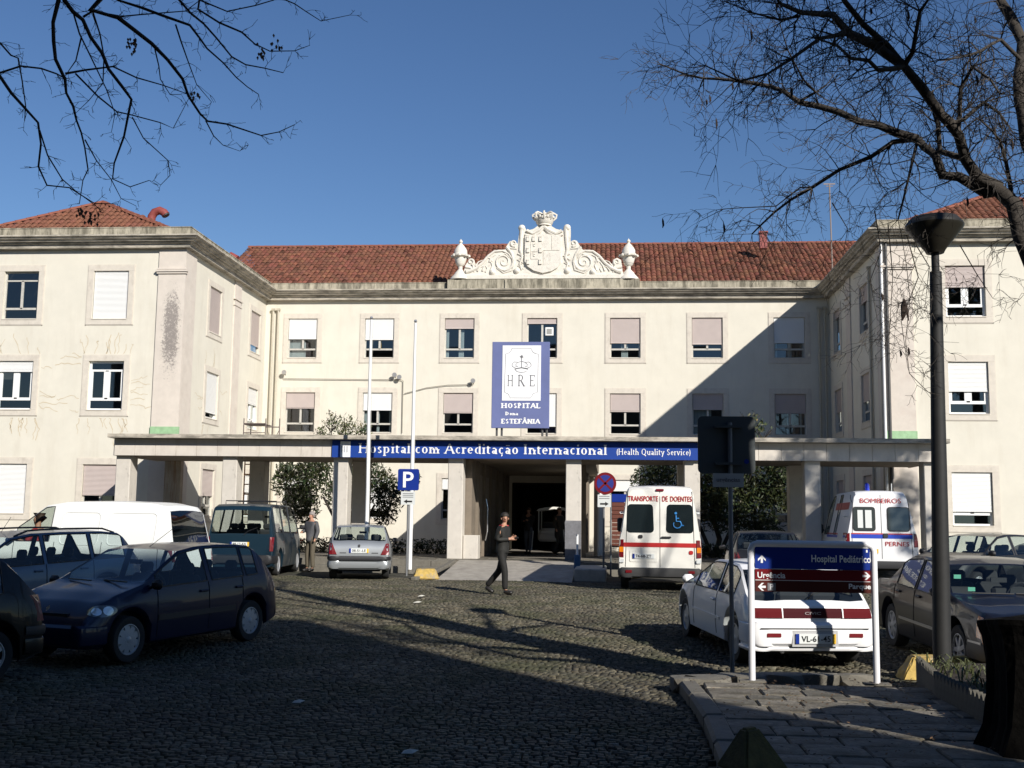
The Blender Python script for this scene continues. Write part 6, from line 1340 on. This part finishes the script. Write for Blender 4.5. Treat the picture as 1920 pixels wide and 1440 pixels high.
def court_tree(x, y, lab, cents, rads, seed, extra=()):
    t = empty('courtyard_tree', (x, y, 0), 0, lab, 'tree'); rr = random.Random(seed)
    b = MB(); b.tube([(0, 0, .2), (.15, 0, 1.0), (-.1, .1, 1.9), (.1, 0, 2.8)], [.12, .1, .08, .06], 8); b.tube([(.1, 0, .3), (.5, .1, 1.2), (.9, 0, 2.1)], [.09, .07, .04], 7); b.tube([(-.1, 0, .3), (-.5, .1, 1.3), (-1.1, 0, 2.4)], [.09, .07, .04], 7); b.build('trunk', M_BARK, t, smooth=1.)
    leaves('crown', cents, rads, int(620 * sum(r * r for r in rads) * 2.0), (.028, .038, .011), .10, t, seed=seed, squash=.9, shell=.2)
    if extra: leaves('crown', [e[:3] for e in extra], [e[3] for e in extra], 1250 if seed == 4 else 650, (.07, .085, .03), .08, t, seed=seed + 5, shell=.0); 
    b = MB()
    for e in extra:
        for k in range(9): a = rr.uniform(0, 6.28); b.tube([(e[0] * .6, 0, 2.6), (e[0], e[1], e[2] - e[3]), (e[0] + math.cos(a) * e[3], e[1] + math.sin(a) * e[3] * .5, e[2] + rr.uniform(-.2, .9) * e[3])], [.03, .02, .006], 4)
    if extra: b.build('branch', M_TWIG, t)
def TX(px, py, Y, x0): p = U(px, py, Y); return (p.x - x0, p.z)
x0 = -9.9; Yt = 43.2; t1 = []
for (px, py, r) in ((545, 905, .85), (590, 900, .95), (565, 950, .8), (640, 930, .8), (700, 905, .95), (740, 925, .7), (720, 960, .6), (600, 870, .7), (530, 880, .45), (770, 900, .45), (665, 880, .6)): a = TX(px, py, Yt, x0); t1.append((a[0], random.uniform(-.6, .6), a[1], r))
ex = []
for (px, py, r) in ((622, 790, .42), (650, 800, .5), (680, 805, .4), (605, 810, .35), (640, 830, .6), (665, 840, .6)): a = TX(px, py, Yt, x0); ex.append((a[0], 0, a[1], r))
court_tree(x0, Yt, 'dark leafy tree in the left courtyard, its top rising above the canopy', [q[:3] for q in t1], [q[3] for q in t1], 4, ex)
x0 = 3.9; t2 = []
for (px, py, r) in ((1215, 900, .7), (1240, 880, .6), (1270, 900, .9), (1330, 900, 1.0), (1380, 910, 1.1), (1430, 905, 1.1), (1460, 930, .8), (1350, 960, 1.0), (1410, 970, 1.0), (1440, 990, .7), (1330, 930, .8), (1460, 885, .6)): a = TX(px, py, Yt, x0); t2.append((a[0], random.uniform(-.6, .6), a[1], r))
ex = []
for (px, py, r) in ((1385, 800, .45), (1410, 790, .45), (1430, 805, .4), (1400, 820, .5), (1395, 845, .6)): a = TX(px, py, Yt, x0); ex.append((a[0], 0, a[1], r))
court_tree(x0, Yt, 'dark leafy tree in the right courtyard behind the patient transport ambulance', [q[:3] for q in t2], [q[3] for q in t2], 9, ex)
# low beds in the courts
for (xa, xb, lab, col, seed) in ((-14.8, -5.6, 'low dark hedge with a few red flowers in the left courtyard bed', (.03, .045, .015), 21), (1.2, 8.6, 'low dark hedge in the right courtyard bed', (.03, .045, .015), 22)):
    hb = empty('courtyard_bed', ((xa + xb) / 2, 41.8, .33), 0, lab, 'hedge'); w = (xb - xa) / 2
    cs = [(x, random.uniform(-.3, .3), .22) for x in np.arange(-w, w, .4)]; leaves('foliage', cs, [.34] * len(cs), 5200, col, .07, hb, seed=seed)
    if seed == 21: leaves('flowers', [(x, -.25, .4) for x in np.arange(-w * .7, 0, .5)], [.2] * len(np.arange(-w * .7, 0, .5)), 240, (.5, .05, .02), .04, hb, m=vcol_mat('petal', .6), seed=3)
# planter plants
rr = random.Random(5); b = MB()
for k in range(150):
    t = rr.random(); c0 = Vector((-.6, .6, .27)).lerp(Vector((-.62, -2.3, .27)), t) + Vector((rr.uniform(0, .5), rr.uniform(-.05, .1), 0)); a = rr.uniform(0, 6.28); L_ = rr.uniform(.07, .21); d = Vector((math.cos(a), math.sin(a), 0))
    if t > .75: L_ *= .8
    p1, p2, p3 = c0 + d * L_ * .3 + Vector((0, 0, L_ * .7)), c0 + d * L_ * .7 + Vector((0, 0, L_ * .85)), c0 + d * L_ * 1.1 + Vector((0, 0, L_ * .5)); s = d.cross(Vector((0, 0, 1))) * .009
    b.add([c0 - s, c0 + s, p1 - s, p1 + s, p2 - s * .8, p2 + s * .8, p3], [(0, 1, 3, 2), (2, 3, 5, 4), (4, 5, 6)])
b.build('spiky_plants', mat('dry_green_blade', (.075, .085, .03), .7, noise=.4, nscale=5), pl, fixn=False, kind='stuff')

def grow(out, rr, p, d, L_, r, lvl, droop, kink=.45, kids=3):
    n = max(3, int(L_ / .09)); n = min(n, 9); pts = [p.copy()]; st = L_ / n
    for i in range(n):
        d = (d + Vector((rr.gauss(0, kink * .35), rr.gauss(0, kink * .35), rr.gauss(0, kink * .35) - droop * (i / n) * .35))).normalized(); p = p + d * st; pts.append(p.copy())
    out.append((pts, [max(r * (1 - .8 * i / n), .0016) for i in range(n + 1)], lvl))
    if lvl > 0:
        for k in range(kids if lvl > 1 else kids + 1):
            i = rr.randint(1, n); q = pts[i]; a = rr.uniform(0, 2 * PI); dd = (pts[i] - pts[i - 1]).normalized(); o = dd.orthogonal().normalized(); o = o * math.cos(a) + dd.cross(o) * math.sin(a)
            grow(out, rr, q, (dd * rr.uniform(.4, .9) + o * rr.uniform(.6, 1.0)).normalized(), L_ * rr.uniform(.35, .7), max(r * .55, .0026), lvl - 1, droop, kink, kids)
def bare_tree(root, limbs, seed, spacing, tl, tr, droop, lvl, kink=.45, kids=3, sides=5):
    """limbs: list of (points, r0, r1, density). Limbs are meshes of their own; the finest twigs one mass"""
    rr = random.Random(seed); tw = []; org = Vector(root.location)
    for pts, ra, rb, dens in limbs:
        P = [Vector(p) - org for p in pts]; Q = []
        for i in range(len(P) - 1):                                             # finer, slightly crooked
            k = max(1, int((P[i + 1] - P[i]).length / .18))
            for j in range(k): Q.append(P[i].lerp(P[i + 1], j / k) + (Vector((rr.gauss(0, 1), rr.gauss(0, 1), rr.gauss(0, 1))) * min(.012, ra * .25) if (i or j) else Vector()))
        Q.append(P[-1]); n = len(Q); R = [ra + (rb - ra) * (i / (n - 1)) for i in range(n)]
        R = [r_ * (1 + rr.uniform(-.08, .1)) for r_ in R]
        MB().tube(Q, R, 9 if ra > .03 else 6).build('limb', M_BARK if ra > .02 else M_TWIG, root, smooth=1.2)
        tot = 0
        for i in range(1, n):
            seg = (Q[i] - Q[i - 1]).length; tot += seg * dens / spacing
            while tot > rr.random():
                tot -= 1; dd = (Q[i] - Q[i - 1]).normalized(); a = rr.uniform(0, 2 * PI); o = dd.orthogonal().normalized(); o = o * math.cos(a) + dd.cross(o) * math.sin(a)
                grow(tw, rr, Q[i].copy(), (dd * rr.uniform(.3, .9) + o).normalized(), tl * rr.uniform(.5, 1.3), min(tr * rr.uniform(.7, 1.3), R[i] * .6), lvl, droop, kink, kids)
    b = MB()
    for pts, R, lv in tw: b.tube(pts, R, 3, cap=False)
    b.build('twigs', M_TWIG, root, fixn=False, kind='stuff'); return tw
def Z2(pts, Ys):
    """points of the enlarged tree crop -> world, at a depth that runs between the given values"""
    n = len(pts); return [U(1200 + x / 2.667, y / 2.667, Ys[0] + (Ys[1] - Ys[0]) * i / (n - 1)) for i, (x, y) in enumerate(pts)]
rt = empty('bare_tree', (5.25, 9.3, -.27), 0, 'large bare tree whose crooked limbs reach in from the right edge of the sky', 'tree')
tk = [Vector((5.25, 9.3, -.27)), Vector((5.2, 9.3, .6)), Vector((5.15, 9.3, 2.2)), Vector((5.05, 9.4, 3.6)), Vector((4.9, 9.5, 5.4)), Vector((5.0, 9.4, 8.0)), Vector((5.1, 9.3, 10.5))]
MB().tube([p - Vector(rt.location) for p in tk], [.5, .42, .40, .40, .34, .26, .16], 16).build('trunk', M_BARK, rt, smooth=1.2)
e0 = tk[2] + Vector((0, .1, .6))
L1 = [tk[3]] + Z2([(1960, 1330), (1900, 1180), (1865, 1030), (1800, 940), (1720, 960)], (9.6, 9.9)); 
L1b = [L1[-1]] + Z2([(1600, 885), (1520, 870), (1490, 790), (1430, 725), (1390, 695)], (9.95, 10.3)); L1c = [L1b[-1]] + Z2([(1200, 630), (1000, 560), (800, 505), (650, 430), (400, 395), (230, 370), (100, 320)], (10.4, 11.8))
L2 = [L1[-2]] + Z2([(1690, 900), (1640, 800), (1590, 690), (1550, 620), (1500, 560), (1400, 440), (1320, 330)], (9.8, 9.3)); L2b = [L2[-1]] + Z2([(1240, 230), (1120, 120), (1030, 10), (980, -80)], (9.3, 9.0)); L3 = [L2[-1]] + Z2([(1180, 240), (1050, 160), (960, 80), (800, 80), (700, 20)], (9.3, 8.6))
L4 = [L1b[-1]] + Z2([(1270, 710), (1150, 780), (1000, 850), (860, 935), (750, 990), (600, 1130), (560, 1170)], (10.4, 11.5)); L4b = [L4[-4]] + Z2([(800, 940), (680, 1030), (520, 1040), (420, 1045), (300, 1105)], (11, 11.4))
L5 = [tk[3] + Vector((0, 0, .5))] + Z2([(2000, 900), (1940, 700), (1905, 500), (1885, 400), (1925, 320), (1910, 210), (1850, 90), (1810, 0), (1790, -80)], (9.6, 10.5))
L6 = [L2[3]] + Z2([(1600, 440), (1660, 330), (1750, 400), (1800, 470)], (9.6, 9.2)); L7 = [L2[-1]] + Z2([(1360, 260), (1380, 180), (1400, 60), (1440, 0)], (9.2, 9.0)); L8 = [L2[-1]] + Z2([(1270, 345), (1190, 350), (1140, 300), (1050, 290), (980, 230), (870, 190)], (9.2, 8.8)); L9 = [L2[4]] + Z2([(1620, 600), (1720, 510), (1800, 560), (1850, 640)], (9.5, 9.8)); L10 = [L5[5]] + Z2([(1800, 200), (1700, 260), (1600, 290), (1500, 300)], (9.9, 9.2))
L11 = [L3[-2]] + Z2([(700, 100), (560, 60), (430, 10)], (8.7, 8.4)); L12 = [L3[2]] + Z2([(900, 190), (760, 290), (640, 370), (500, 400), (330, 330)], (8.9, 8.5)); L13 = [L1c[3]] + Z2([(880, 460), (820, 400), (740, 250), (700, 120)], (10.6, 10.2)); L14 = [L2[2]] + Z2([(1500, 760), (1490, 620), (1470, 560)], (9.9, 9.9))
L15 = [L1b[-1]] + Z2([(1340, 900), (1310, 1020), (1290, 1100)], (10.2, 10.3)); L16 = [L1[3]] + Z2([(1830, 800), (1800, 700), (1700, 600)], (9.8, 9.2))
hang = [L15[-1]] + [U(x, y, 10.3) for x, y in ((1690, 440), (1700, 500), (1706, 560), (1698, 640), (1705, 700), (1740, 735), (1762, 742))]
limbs = [(L1, .11, .058, .5), (L1b, .048, .034, .9), (L1c, .04, .006, 1.1), (L2, .054, .036, 1.), (L2b, .031, .02, 1.2), (L3, .045, .012, 1.3), (L4, .026, .007, 1.1), (L4b, .008, .003, .5), (L5, .12, .035, .6), (L6, .022, .008, 1.2), (L7, .025, .01, 1.2), (L8, .024, .008, 1.2), (L9, .022, .008, 1.2), (L10, .02, .006, 1.2), (L11, .012, .004, 1.2), (L12, .02, .005, 1.3), (L13, .016, .005, 1.1), (L14, .03, .02, .5), (L15, .016, .006, 1.), (L16, .02, .006, 1.)]
for hp_ in ([(1640, 395), (1652, 470), (1632, 525), (1645, 600)], [(1700, 440), (1722, 520), (1690, 600), (1702, 690)], [(1718, 460), (1742, 500), (1735, 570)], [(1800, 460), (1832, 515), (1862, 560)], [(1665, 420), (1674, 520), (1668, 620)], [(1560, 380), (1590, 430), (1580, 480)]):
    limbs.append(([U(a_, b_, 10.2 + .1 * i_) for i_, (a_, b_) in enumerate(hp_)], .0055, .002, .55))
TW = bare_tree(rt, limbs, 11, .062, .46, .0075, .40, 2, .62, 3)
bare_hang = MB().tube([p - Vector(rt.location) for p in hang], .0035, 4).build('limb', M_TWIG, rt)
# higher branches of the same tree, out of the picture, which shade the court
up2 = []
for k in range(9):
    a = rr.uniform(0, 6.28); p = tk[4 + k % 3]; d = Vector((math.cos(a), math.sin(a), rr.uniform(.4, 1))); q = [p]
    for i in range(4): d = (d + Vector((rr.gauss(0, .2), rr.gauss(0, .2), rr.gauss(0, .2)))).normalized(); q.append(q[-1] + d * 1.0)
    if q[-1].z > 6.5 and q[2].z > 6.: up2.append((q, .08, .02, .5))
bare_tree(rt, up2, 12, .3, .9, .01, .2, 2, .4, 3)
pods = MB(); rp_ = random.Random(3)
for k in range(26):
    pts = rp_.choice(TW)[0]; p = pts[-1]
    L_ = rp_.uniform(.05, .13); pods.tube([p, p + Vector((.004, 0, -L_ * .3)), p + Vector((.008, 0, -L_ * .7)), p + Vector((0, 0, -L_))], [.003, .011, .011, .003], 5)
pods.build('seed_pods', mat('pod_brown', (.03, .018, .012), .8), rt, kind='stuff')
p = U(1695, 560, 10.3) - Vector(rt.location); MB().tube([p, p + Vector((0, 0, -.06)), p + Vector((-.01, 0, -.15)), p + Vector((-.02, 0, -.2))], [.006, .03, .022, .005], 6).tube([p, p + Vector((.02, 0, -.1)), p + Vector((.035, 0, -.2))], [.006, .016, .005], 5).build('dead_leaf_cluster', MATS['pod_brown'], rt)
# tree over the top left
def Z3(pts, Ys): n = len(pts); return [U(x / 2.824, y / 2.824, Ys[0] + (Ys[1] - Ys[0]) * i / (n - 1)) for i, (x, y) in enumerate(pts)]
lt = empty('bare_tree', (-7.2, 7.2, -.27), 0, 'bare tree whose thin hanging branches enter at the top left of the sky', 'tree')
T0 = [Vector((-7.2, 7.2, -.27)), Vector((-7.1, 7.2, 2)), Vector((-6.6, 7.3, 4.6)), Vector((-5.8, 7.4, 6.2)), Vector((-5.0, 7.5, 6.9))]
MB().tube([q - Vector(lt.location) for q in T0], [.22, .19, .16, .12, .08], 12).build('trunk', M_BARK, lt, smooth=1.2)
st_ = U(110, -60, 7.6); st2 = U(260, -80, 7.8)
T1 = [([T0[3], st_] + Z3([(300, 0), (272, 120), (275, 210), (305, 310), (345, 420), (350, 500), (380, 560), (400, 630), (430, 700), (450, 780), (470, 910), (440, 960), (420, 1080)], (7.6, 8.2)), .03, .003),
      ([st_] + Z3([(340, 0), (390, 60), (440, 110), (480, 200), (540, 280), (580, 370), (650, 470), (685, 530), (680, 620), (660, 720), (605, 860), (600, 950), (690, 985), (790, 955)], (7.6, 8.4)), .02, .003), ([st2] + Z3([(480, 50), (620, 90), (700, 150), (800, 230), (890, 320), (960, 420), (1000, 510), (1060, 600), (1100, 640), (1200, 660), (1380, 720), (1480, 700), (1560, 660)], (7.8, 8.6)), .02, .003),
      ([st2] + Z3([(620, 0), (750, 40), (860, 80), (1000, 130), (1060, 200), (1100, 260), (1180, 330), (1250, 410), (1310, 460), (1370, 500)], (7.8, 8.3)), .014, .003), ([st2] + Z3([(950, 0), (1010, 70), (1080, 130), (1150, 200), (1230, 300), (1300, 340), (1400, 360), (1500, 385)], (7.8, 8.0)), .013, .003), ([T0[4], U(-60, 40, 7.5)] + Z3([(0, 230), (50, 290), (100, 310), (120, 430), (130, 560), (130, 640)], (7.5, 7.7)), .018, .003),
      ([U(-40, 110, 7.5)] + Z3([(0, 400), (60, 490), (130, 570), (200, 650), (212, 760), (210, 880), (250, 980), (370, 1000), (500, 1080), (620, 1080)], (7.5, 8.2)), .014, .003), ([U(380, -40, 7.8)] + Z3([(1050, 50), (1160, 120), (1280, 170), (1350, 230), (1430, 270), (1560, 270), (1640, 240)], (7.8, 8.1)), .010, .002), ([U(-30, 130, 7.6)] + Z3([(0, 385), (110, 350), (220, 365), (300, 390), (345, 415)], (7.6, 7.9)), .009, .005),
      (Z3([(345, 390), (450, 370), (600, 350), (720, 410), (860, 450), (1000, 500)], (7.9, 8.2)), .009, .003), (Z3([(440, 90), (500, 50), (620, 90), (740, 80), (980, 60), (1060, 0)], (7.9, 8.0)), .009, .003), (Z3([(930, 130), (960, 220), (1000, 330), (1040, 450), (1120, 540)], (8, 8.1)), .008, .002), (Z3([(400, 390), (520, 510), (620, 590), (700, 610), (850, 650), (920, 680), (1000, 520)], (8, 8.2)), .008, .002),
      (Z3([(430, 200), (400, 320), (360, 380)], (8, 8)), .007, .003), (Z3([(490, 60), (530, 180), (550, 300), (545, 440), (470, 530), (400, 600)], (7.9, 8.1)), .008, .002), (Z3([(380, 40), (420, 180), (470, 280), (560, 470), (610, 600), (590, 700)], (7.9, 8.2)), .008, .002), (Z3([(700, 620), (760, 730), (890, 850), (900, 930), (850, 980), (815, 955)], (8.2, 8.3)), .005, .002), (Z3([(450, 740), (510, 850), (590, 950), (640, 1050), (720, 1090)], (8.1, 8.2)), .006, .002),
      (Z3([(820, 260), (840, 350), (850, 420), (900, 500), (960, 500)], (8.1, 8.1)), .006, .002), (Z3([(1090, 640), (1130, 720), (1180, 770), (1270, 800)], (8.3, 8.4)), .006, .002), ([U(340, -30, 7.9)] + Z3([(960, -40), (1200, 60), (1350, 30), (1450, 0)], (7.9, 8)), .007, .004), ([U(500, -30, 8)] + Z3([(1440, -30), (1560, 20), (1620, 60), (1700, 110), (1850, 80)], (8, 8.1)), .006, .002), (Z3([(210, 690), (250, 820), (330, 950), (400, 1010), (520, 1100)], (7.7, 8.2)), .007, .002)]
bare_tree(lt, [(a, b_, c_, .8) for a, b_, c_ in T1], 5, .07, .11, .003, .1, 1, .55, 1)
sd_m = MB(); r5 = random.Random(8)
for (x, y, n_) in ((700, 215, 22), (1460, 225, 10), (1385, 270, 12), (1040, 490, 8), (430, 1120, 14), (480, 1150, 16)):
    for k in range(n_):
        p = U((x + r5.gauss(0, 16)) / 2.824, (y + r5.gauss(0, 20)) / 2.824, 8.0) - Vector(lt.location); sd_m.add([p, p + Vector((.01, .004, -.012)), p + Vector((.004, 0, -.035)), p + Vector((-.007, -.004, -.014))], [(0, 1, 2, 3)])
sd_m.build('dry_seeds', mat('seed_tan', (.16, .09, .05), .8), lt, fixn=False, kind='stuff')
# bare tree further right (its trunk and twigs stripe the court), evergreen beyond it
for (x, y, r, hgt_, lab, seed, dens) in ((13.3, 11.2, .17, 12, 'slender bare tree standing off to the right of the court', 31, 1.), (16.4, 6.0, .14, 12, 'second slender bare tree beyond the right edge of the court', 32, 1.)):
    t = empty('bare_tree', (x, y, -.27), 0, lab, 'tree'); MB().tube([(0, 0, 0), (.05, 0, hgt_ * .4), (-.05, .1, hgt_ * .7), (0, 0, hgt_)], [r * 1.2, r, r * .8, r * .3], 10).build('trunk', M_BARK, t, smooth=1.2); r6 = random.Random(seed); lm = []
    for k in range(13):
        p = Vector((x, y, -.27 + hgt_ * r6.uniform(.5, .98))); a = r6.uniform(0, 6.28); d = Vector((math.cos(a), math.sin(a), .6)); q = [p]
        for i in range(4): d = (d + Vector((r6.gauss(0, .25), r6.gauss(0, .25), r6.gauss(0, .2)))).normalized(); q.append(q[-1] + d * .75)
        lm.append((q, .05, .012, .6))
    bare_tree(t, lm, seed, .25, .8, .008, .2, 2, .4, 3)
et = empty('evergreen_tree', (18.4, 22, -.0), 0, 'tall evergreen tree standing off to the right of the hospital court', 'tree')
MB().tube([(0, 0, 0), (.1, 0, 6), (0, .1, 12)], [.35, .28, .12], 12).build('trunk', M_BARK, et, smooth=1.2); r7 = random.Random(2); cs = [(r7.uniform(-3.4, 3.4), r7.uniform(-2.5, 2.5), r7.uniform(9.3, 15.5)) for _ in range(15)]
leaves('crown', cs, [r7.uniform(.9, 1.5) for _ in cs], 15000, (.04, .06, .02), .16, et, seed=6)
# sawn trunk at the right edge
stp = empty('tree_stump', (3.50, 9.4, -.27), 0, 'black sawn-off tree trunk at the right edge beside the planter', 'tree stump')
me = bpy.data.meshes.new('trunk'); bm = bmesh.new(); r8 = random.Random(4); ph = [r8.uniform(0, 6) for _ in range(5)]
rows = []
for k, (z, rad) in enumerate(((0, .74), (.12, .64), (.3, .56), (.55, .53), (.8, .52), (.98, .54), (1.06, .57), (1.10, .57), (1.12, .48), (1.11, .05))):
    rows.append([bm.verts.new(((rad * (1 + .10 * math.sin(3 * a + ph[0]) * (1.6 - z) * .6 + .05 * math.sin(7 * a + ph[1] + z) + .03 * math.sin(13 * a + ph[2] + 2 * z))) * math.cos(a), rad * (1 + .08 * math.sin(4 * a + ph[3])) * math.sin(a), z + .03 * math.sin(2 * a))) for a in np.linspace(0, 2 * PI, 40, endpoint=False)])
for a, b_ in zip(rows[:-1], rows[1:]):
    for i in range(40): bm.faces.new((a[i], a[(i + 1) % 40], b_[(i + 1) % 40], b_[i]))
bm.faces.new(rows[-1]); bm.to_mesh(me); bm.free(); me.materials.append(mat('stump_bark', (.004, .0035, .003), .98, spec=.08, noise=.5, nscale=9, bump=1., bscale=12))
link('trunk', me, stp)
# unseen block added behind the camera to cast shade over the near court
nb = empty('added_shade_block', (0, -9, 0), 0, 'plain rendered block added behind the viewer to shade the near court', 'building')
mnb = mat('grey_render', (.16, .15, .13), .9, noise=.15, nscale=.5)
b = MB(); b.box2((-34, -6, -.3), (12.6, 6.0, 14.9)); b.build('wall', mnb, nb); b = MB(); b.box2((-34, -6, 14.9), (11.3, 6.0, 17.3)); b.build('upper_shade_block', mnb, nb)
for k in range(9):
    for z in (1.2, 4.6, 8.0, 11.4): o = MB().box((-28 + k * 4.4, 6.01, z + .8), (1.3, .06, 1.7)).build('window', mat('far_glass', (.03, .035, .04), .1), nb)
wb = empty('added_shade_block', (-22, 0, 0), 0, 'dark plain block added out of view on the left side to dim the foreground', 'building')  # unseen block added on the left to cut skylight on the foreground
MB().box2((-8, -14, -.3), (8, 14.5, 13)).build('wall', mnb, wb); MB().box2((-8.3, -14.3, 13), (8.3, 14.8, 13.4)).build('roof_edge', mnb, wb)
for k in range(6):
    for z in (1.2, 4.6, 8.0): MB().box((8.01, -11 + k * 4.4, z + .8), (.06, 1.3, 1.7)).build('window', MATS['far_glass'], wb)
# ================================================================ small things on the ground
M_YEL = mat('worn_yellow_paint', (.48, .33, .08), .75, noise=.3, nscale=12, bump=.3, stain=(.28, .25, .2), stain_scale=(7, 7, 7), stain_amt=.8, stain_lo=.5, stain_hi=.62)
def stopper(loc, L_, w, h, rz, lab, k=.25):
    s = MB(); x, y = L_ / 2, w / 2; s.add([(-x, -y, 0), (x, -y, 0), (x, y, 0), (-x, y, 0), (-x + k, -y * .55, h), (x - k, -y * .55, h), (x - k, y * .55, h), (-x + k, y * .55, h)], [(3, 2, 1, 0), (4, 5, 6, 7), (0, 1, 5, 4), (1, 2, 6, 5), (2, 3, 7, 6), (3, 0, 4, 7)])
    me = s.mesh('concrete_stopper', M_YEL); bm = bmesh.new(); bm.from_mesh(me); bmesh.ops.bevel(bm, geom=bm.edges[:], offset=.02, segments=2, affect='EDGES'); bmesh.ops.subdivide_edges(bm, edges=bm.edges[:], cuts=2, use_grid_fill=True); rr = random.Random(int(loc[0] * 10))
    for v in bm.verts: v.co += Vector((rr.gauss(0, .005), rr.gauss(0, .005), rr.gauss(0, .005)))
    bm.to_mesh(me); bm.free(); o = link('concrete_stopper', me, label=lab, cat='parking stopper'); o.location = loc; o.rotation_euler = (0, 0, rz); return o
p = G(797, 1086); stopper((p.x, 30.4, 0), .72, .34, .27, .25, 'yellow concrete stopper block beside the entrance ramp', .12)
stopper((3.95, 14.35, -.27), 1.0, .42, .28, 0., 'pale yellow concrete block behind the street lamp foot', .16)
stopper((.55, 32.9, 0), .6, .35, .24, .4, 'small dark yellow block at the foot of the no stopping sign', .12)
# pyramid block at the front, the shade of its spot put into the yellow
me = MB().add([(-.24, -.24, 0), (.24, -.24, 0), (.24, .24, 0), (-.24, .24, 0), (-.09, -.04, .33), (.04, -.04, .34), (.04, .06, .34), (-.09, .06, .33)], [(3, 2, 1, 0), (4, 5, 6, 7), (0, 1, 5, 4), (1, 2, 6, 5), (2, 3, 7, 6), (3, 0, 4, 7)]).mesh('concrete_bollard', mat('shade_dark_yellow', (.10, .08, .025), .9, noise=.4, nscale=9, bump=.4))
bm = bmesh.new(); bm.from_mesh(me); bmesh.ops.bevel(bm, geom=bm.edges[:], offset=.02, segments=2, affect='EDGES'); bm.to_mesh(me); bm.free()
o = link('concrete_bollard', me, label='dull yellow pyramid-shaped block in the shade on the near pavement corner', cat='bollard'); o.location = (1.0, 8.35, -.15); o.scale = (.8, .8, .85); o.rotation_euler = (0, 0, .5)
bb = empty('blue_bollard', (-.95, 33.3, 0), 0, 'short blue bollard at the right side of the ramp', 'bollard'); MB().box2((-.09, -.09, 0), (.09, .09, .62), .02).build('post', mat('bollard_blue', (.05, .12, .22), .5), bb); MB().tube([(.0, 0, .6), (.0, 0, 1.2)], .035, 8).build('pipe', M_WPVC, bb)
for i, (px, py, s, lab) in enumerate(((783, 1133, .16, 'flat pale paper scrap on the cobbles, upper of two near the court centre'), (770, 1122 + 10, .0, ''), (552, 1275, 0, ''), (769, 1419, .13, 'small crumpled paper at the bottom of the shaded cobbles'), (560, 1323, .12, 'little white scrap left on the shaded cobbles'), (790, 1121, .14, 'tiny pale scrap on the sunny cobbles left of the walking man'))):
    if not s: continue
    p = G(px, py); m = MB(); m.add([(-s / 2, -s * .3, .03), (s * .2, -s * .35, .035), (s / 2, s * .1, .05), (0, s * .35, .03), (-s * .4, s * .2, .045), (0, 0, .06)], [(0, 1, 5), (1, 2, 5), (2, 3, 5), (3, 4, 5), (4, 0, 5)]); o = m.build('paper_scrap', mat('dirty_paper', (.6, .58, .5), .8), label=lab, cat='litter'); o.location = (p.x, p.y, p.z - .0)
# dry leaves and dirt on the near pavement
rg = np.random.default_rng(4); n = 2400; P = np.stack([rg.uniform(.85, 3.6, n), rg.uniform(7.2, 13.3, n), np.full(n, -.128)], 1); P = P[(P[:, 0] + .25 * np.sin(P[:, 1] * 3) > 1.3) | (rg.random(n) < .3)]; n = len(P)
a = rg.uniform(0, 6.28, n); s = rg.uniform(.006, .022, n); d = np.stack([np.cos(a), np.sin(a), rg.uniform(-.3, .5, n)], 1) * s[:, None]; e = np.stack([-np.sin(a), np.cos(a), rg.uniform(-.2, .4, n)], 1) * s[:, None] * .5
lf = link('dry_leaves', np_mesh('dry_leaves', np.stack([P - d, P + e, P + d, P - e], 1).reshape(-1, 3), np.arange(4 * n).reshape(-1, 4), vcol_mat('dry_leaf', .8), np.array([.10, .06, .03])[None] * rg.uniform(.4, 1.8, (n, 1))), kind='stuff', label='dry leaf litter scattered over the near pavement', cat='leaf litter')
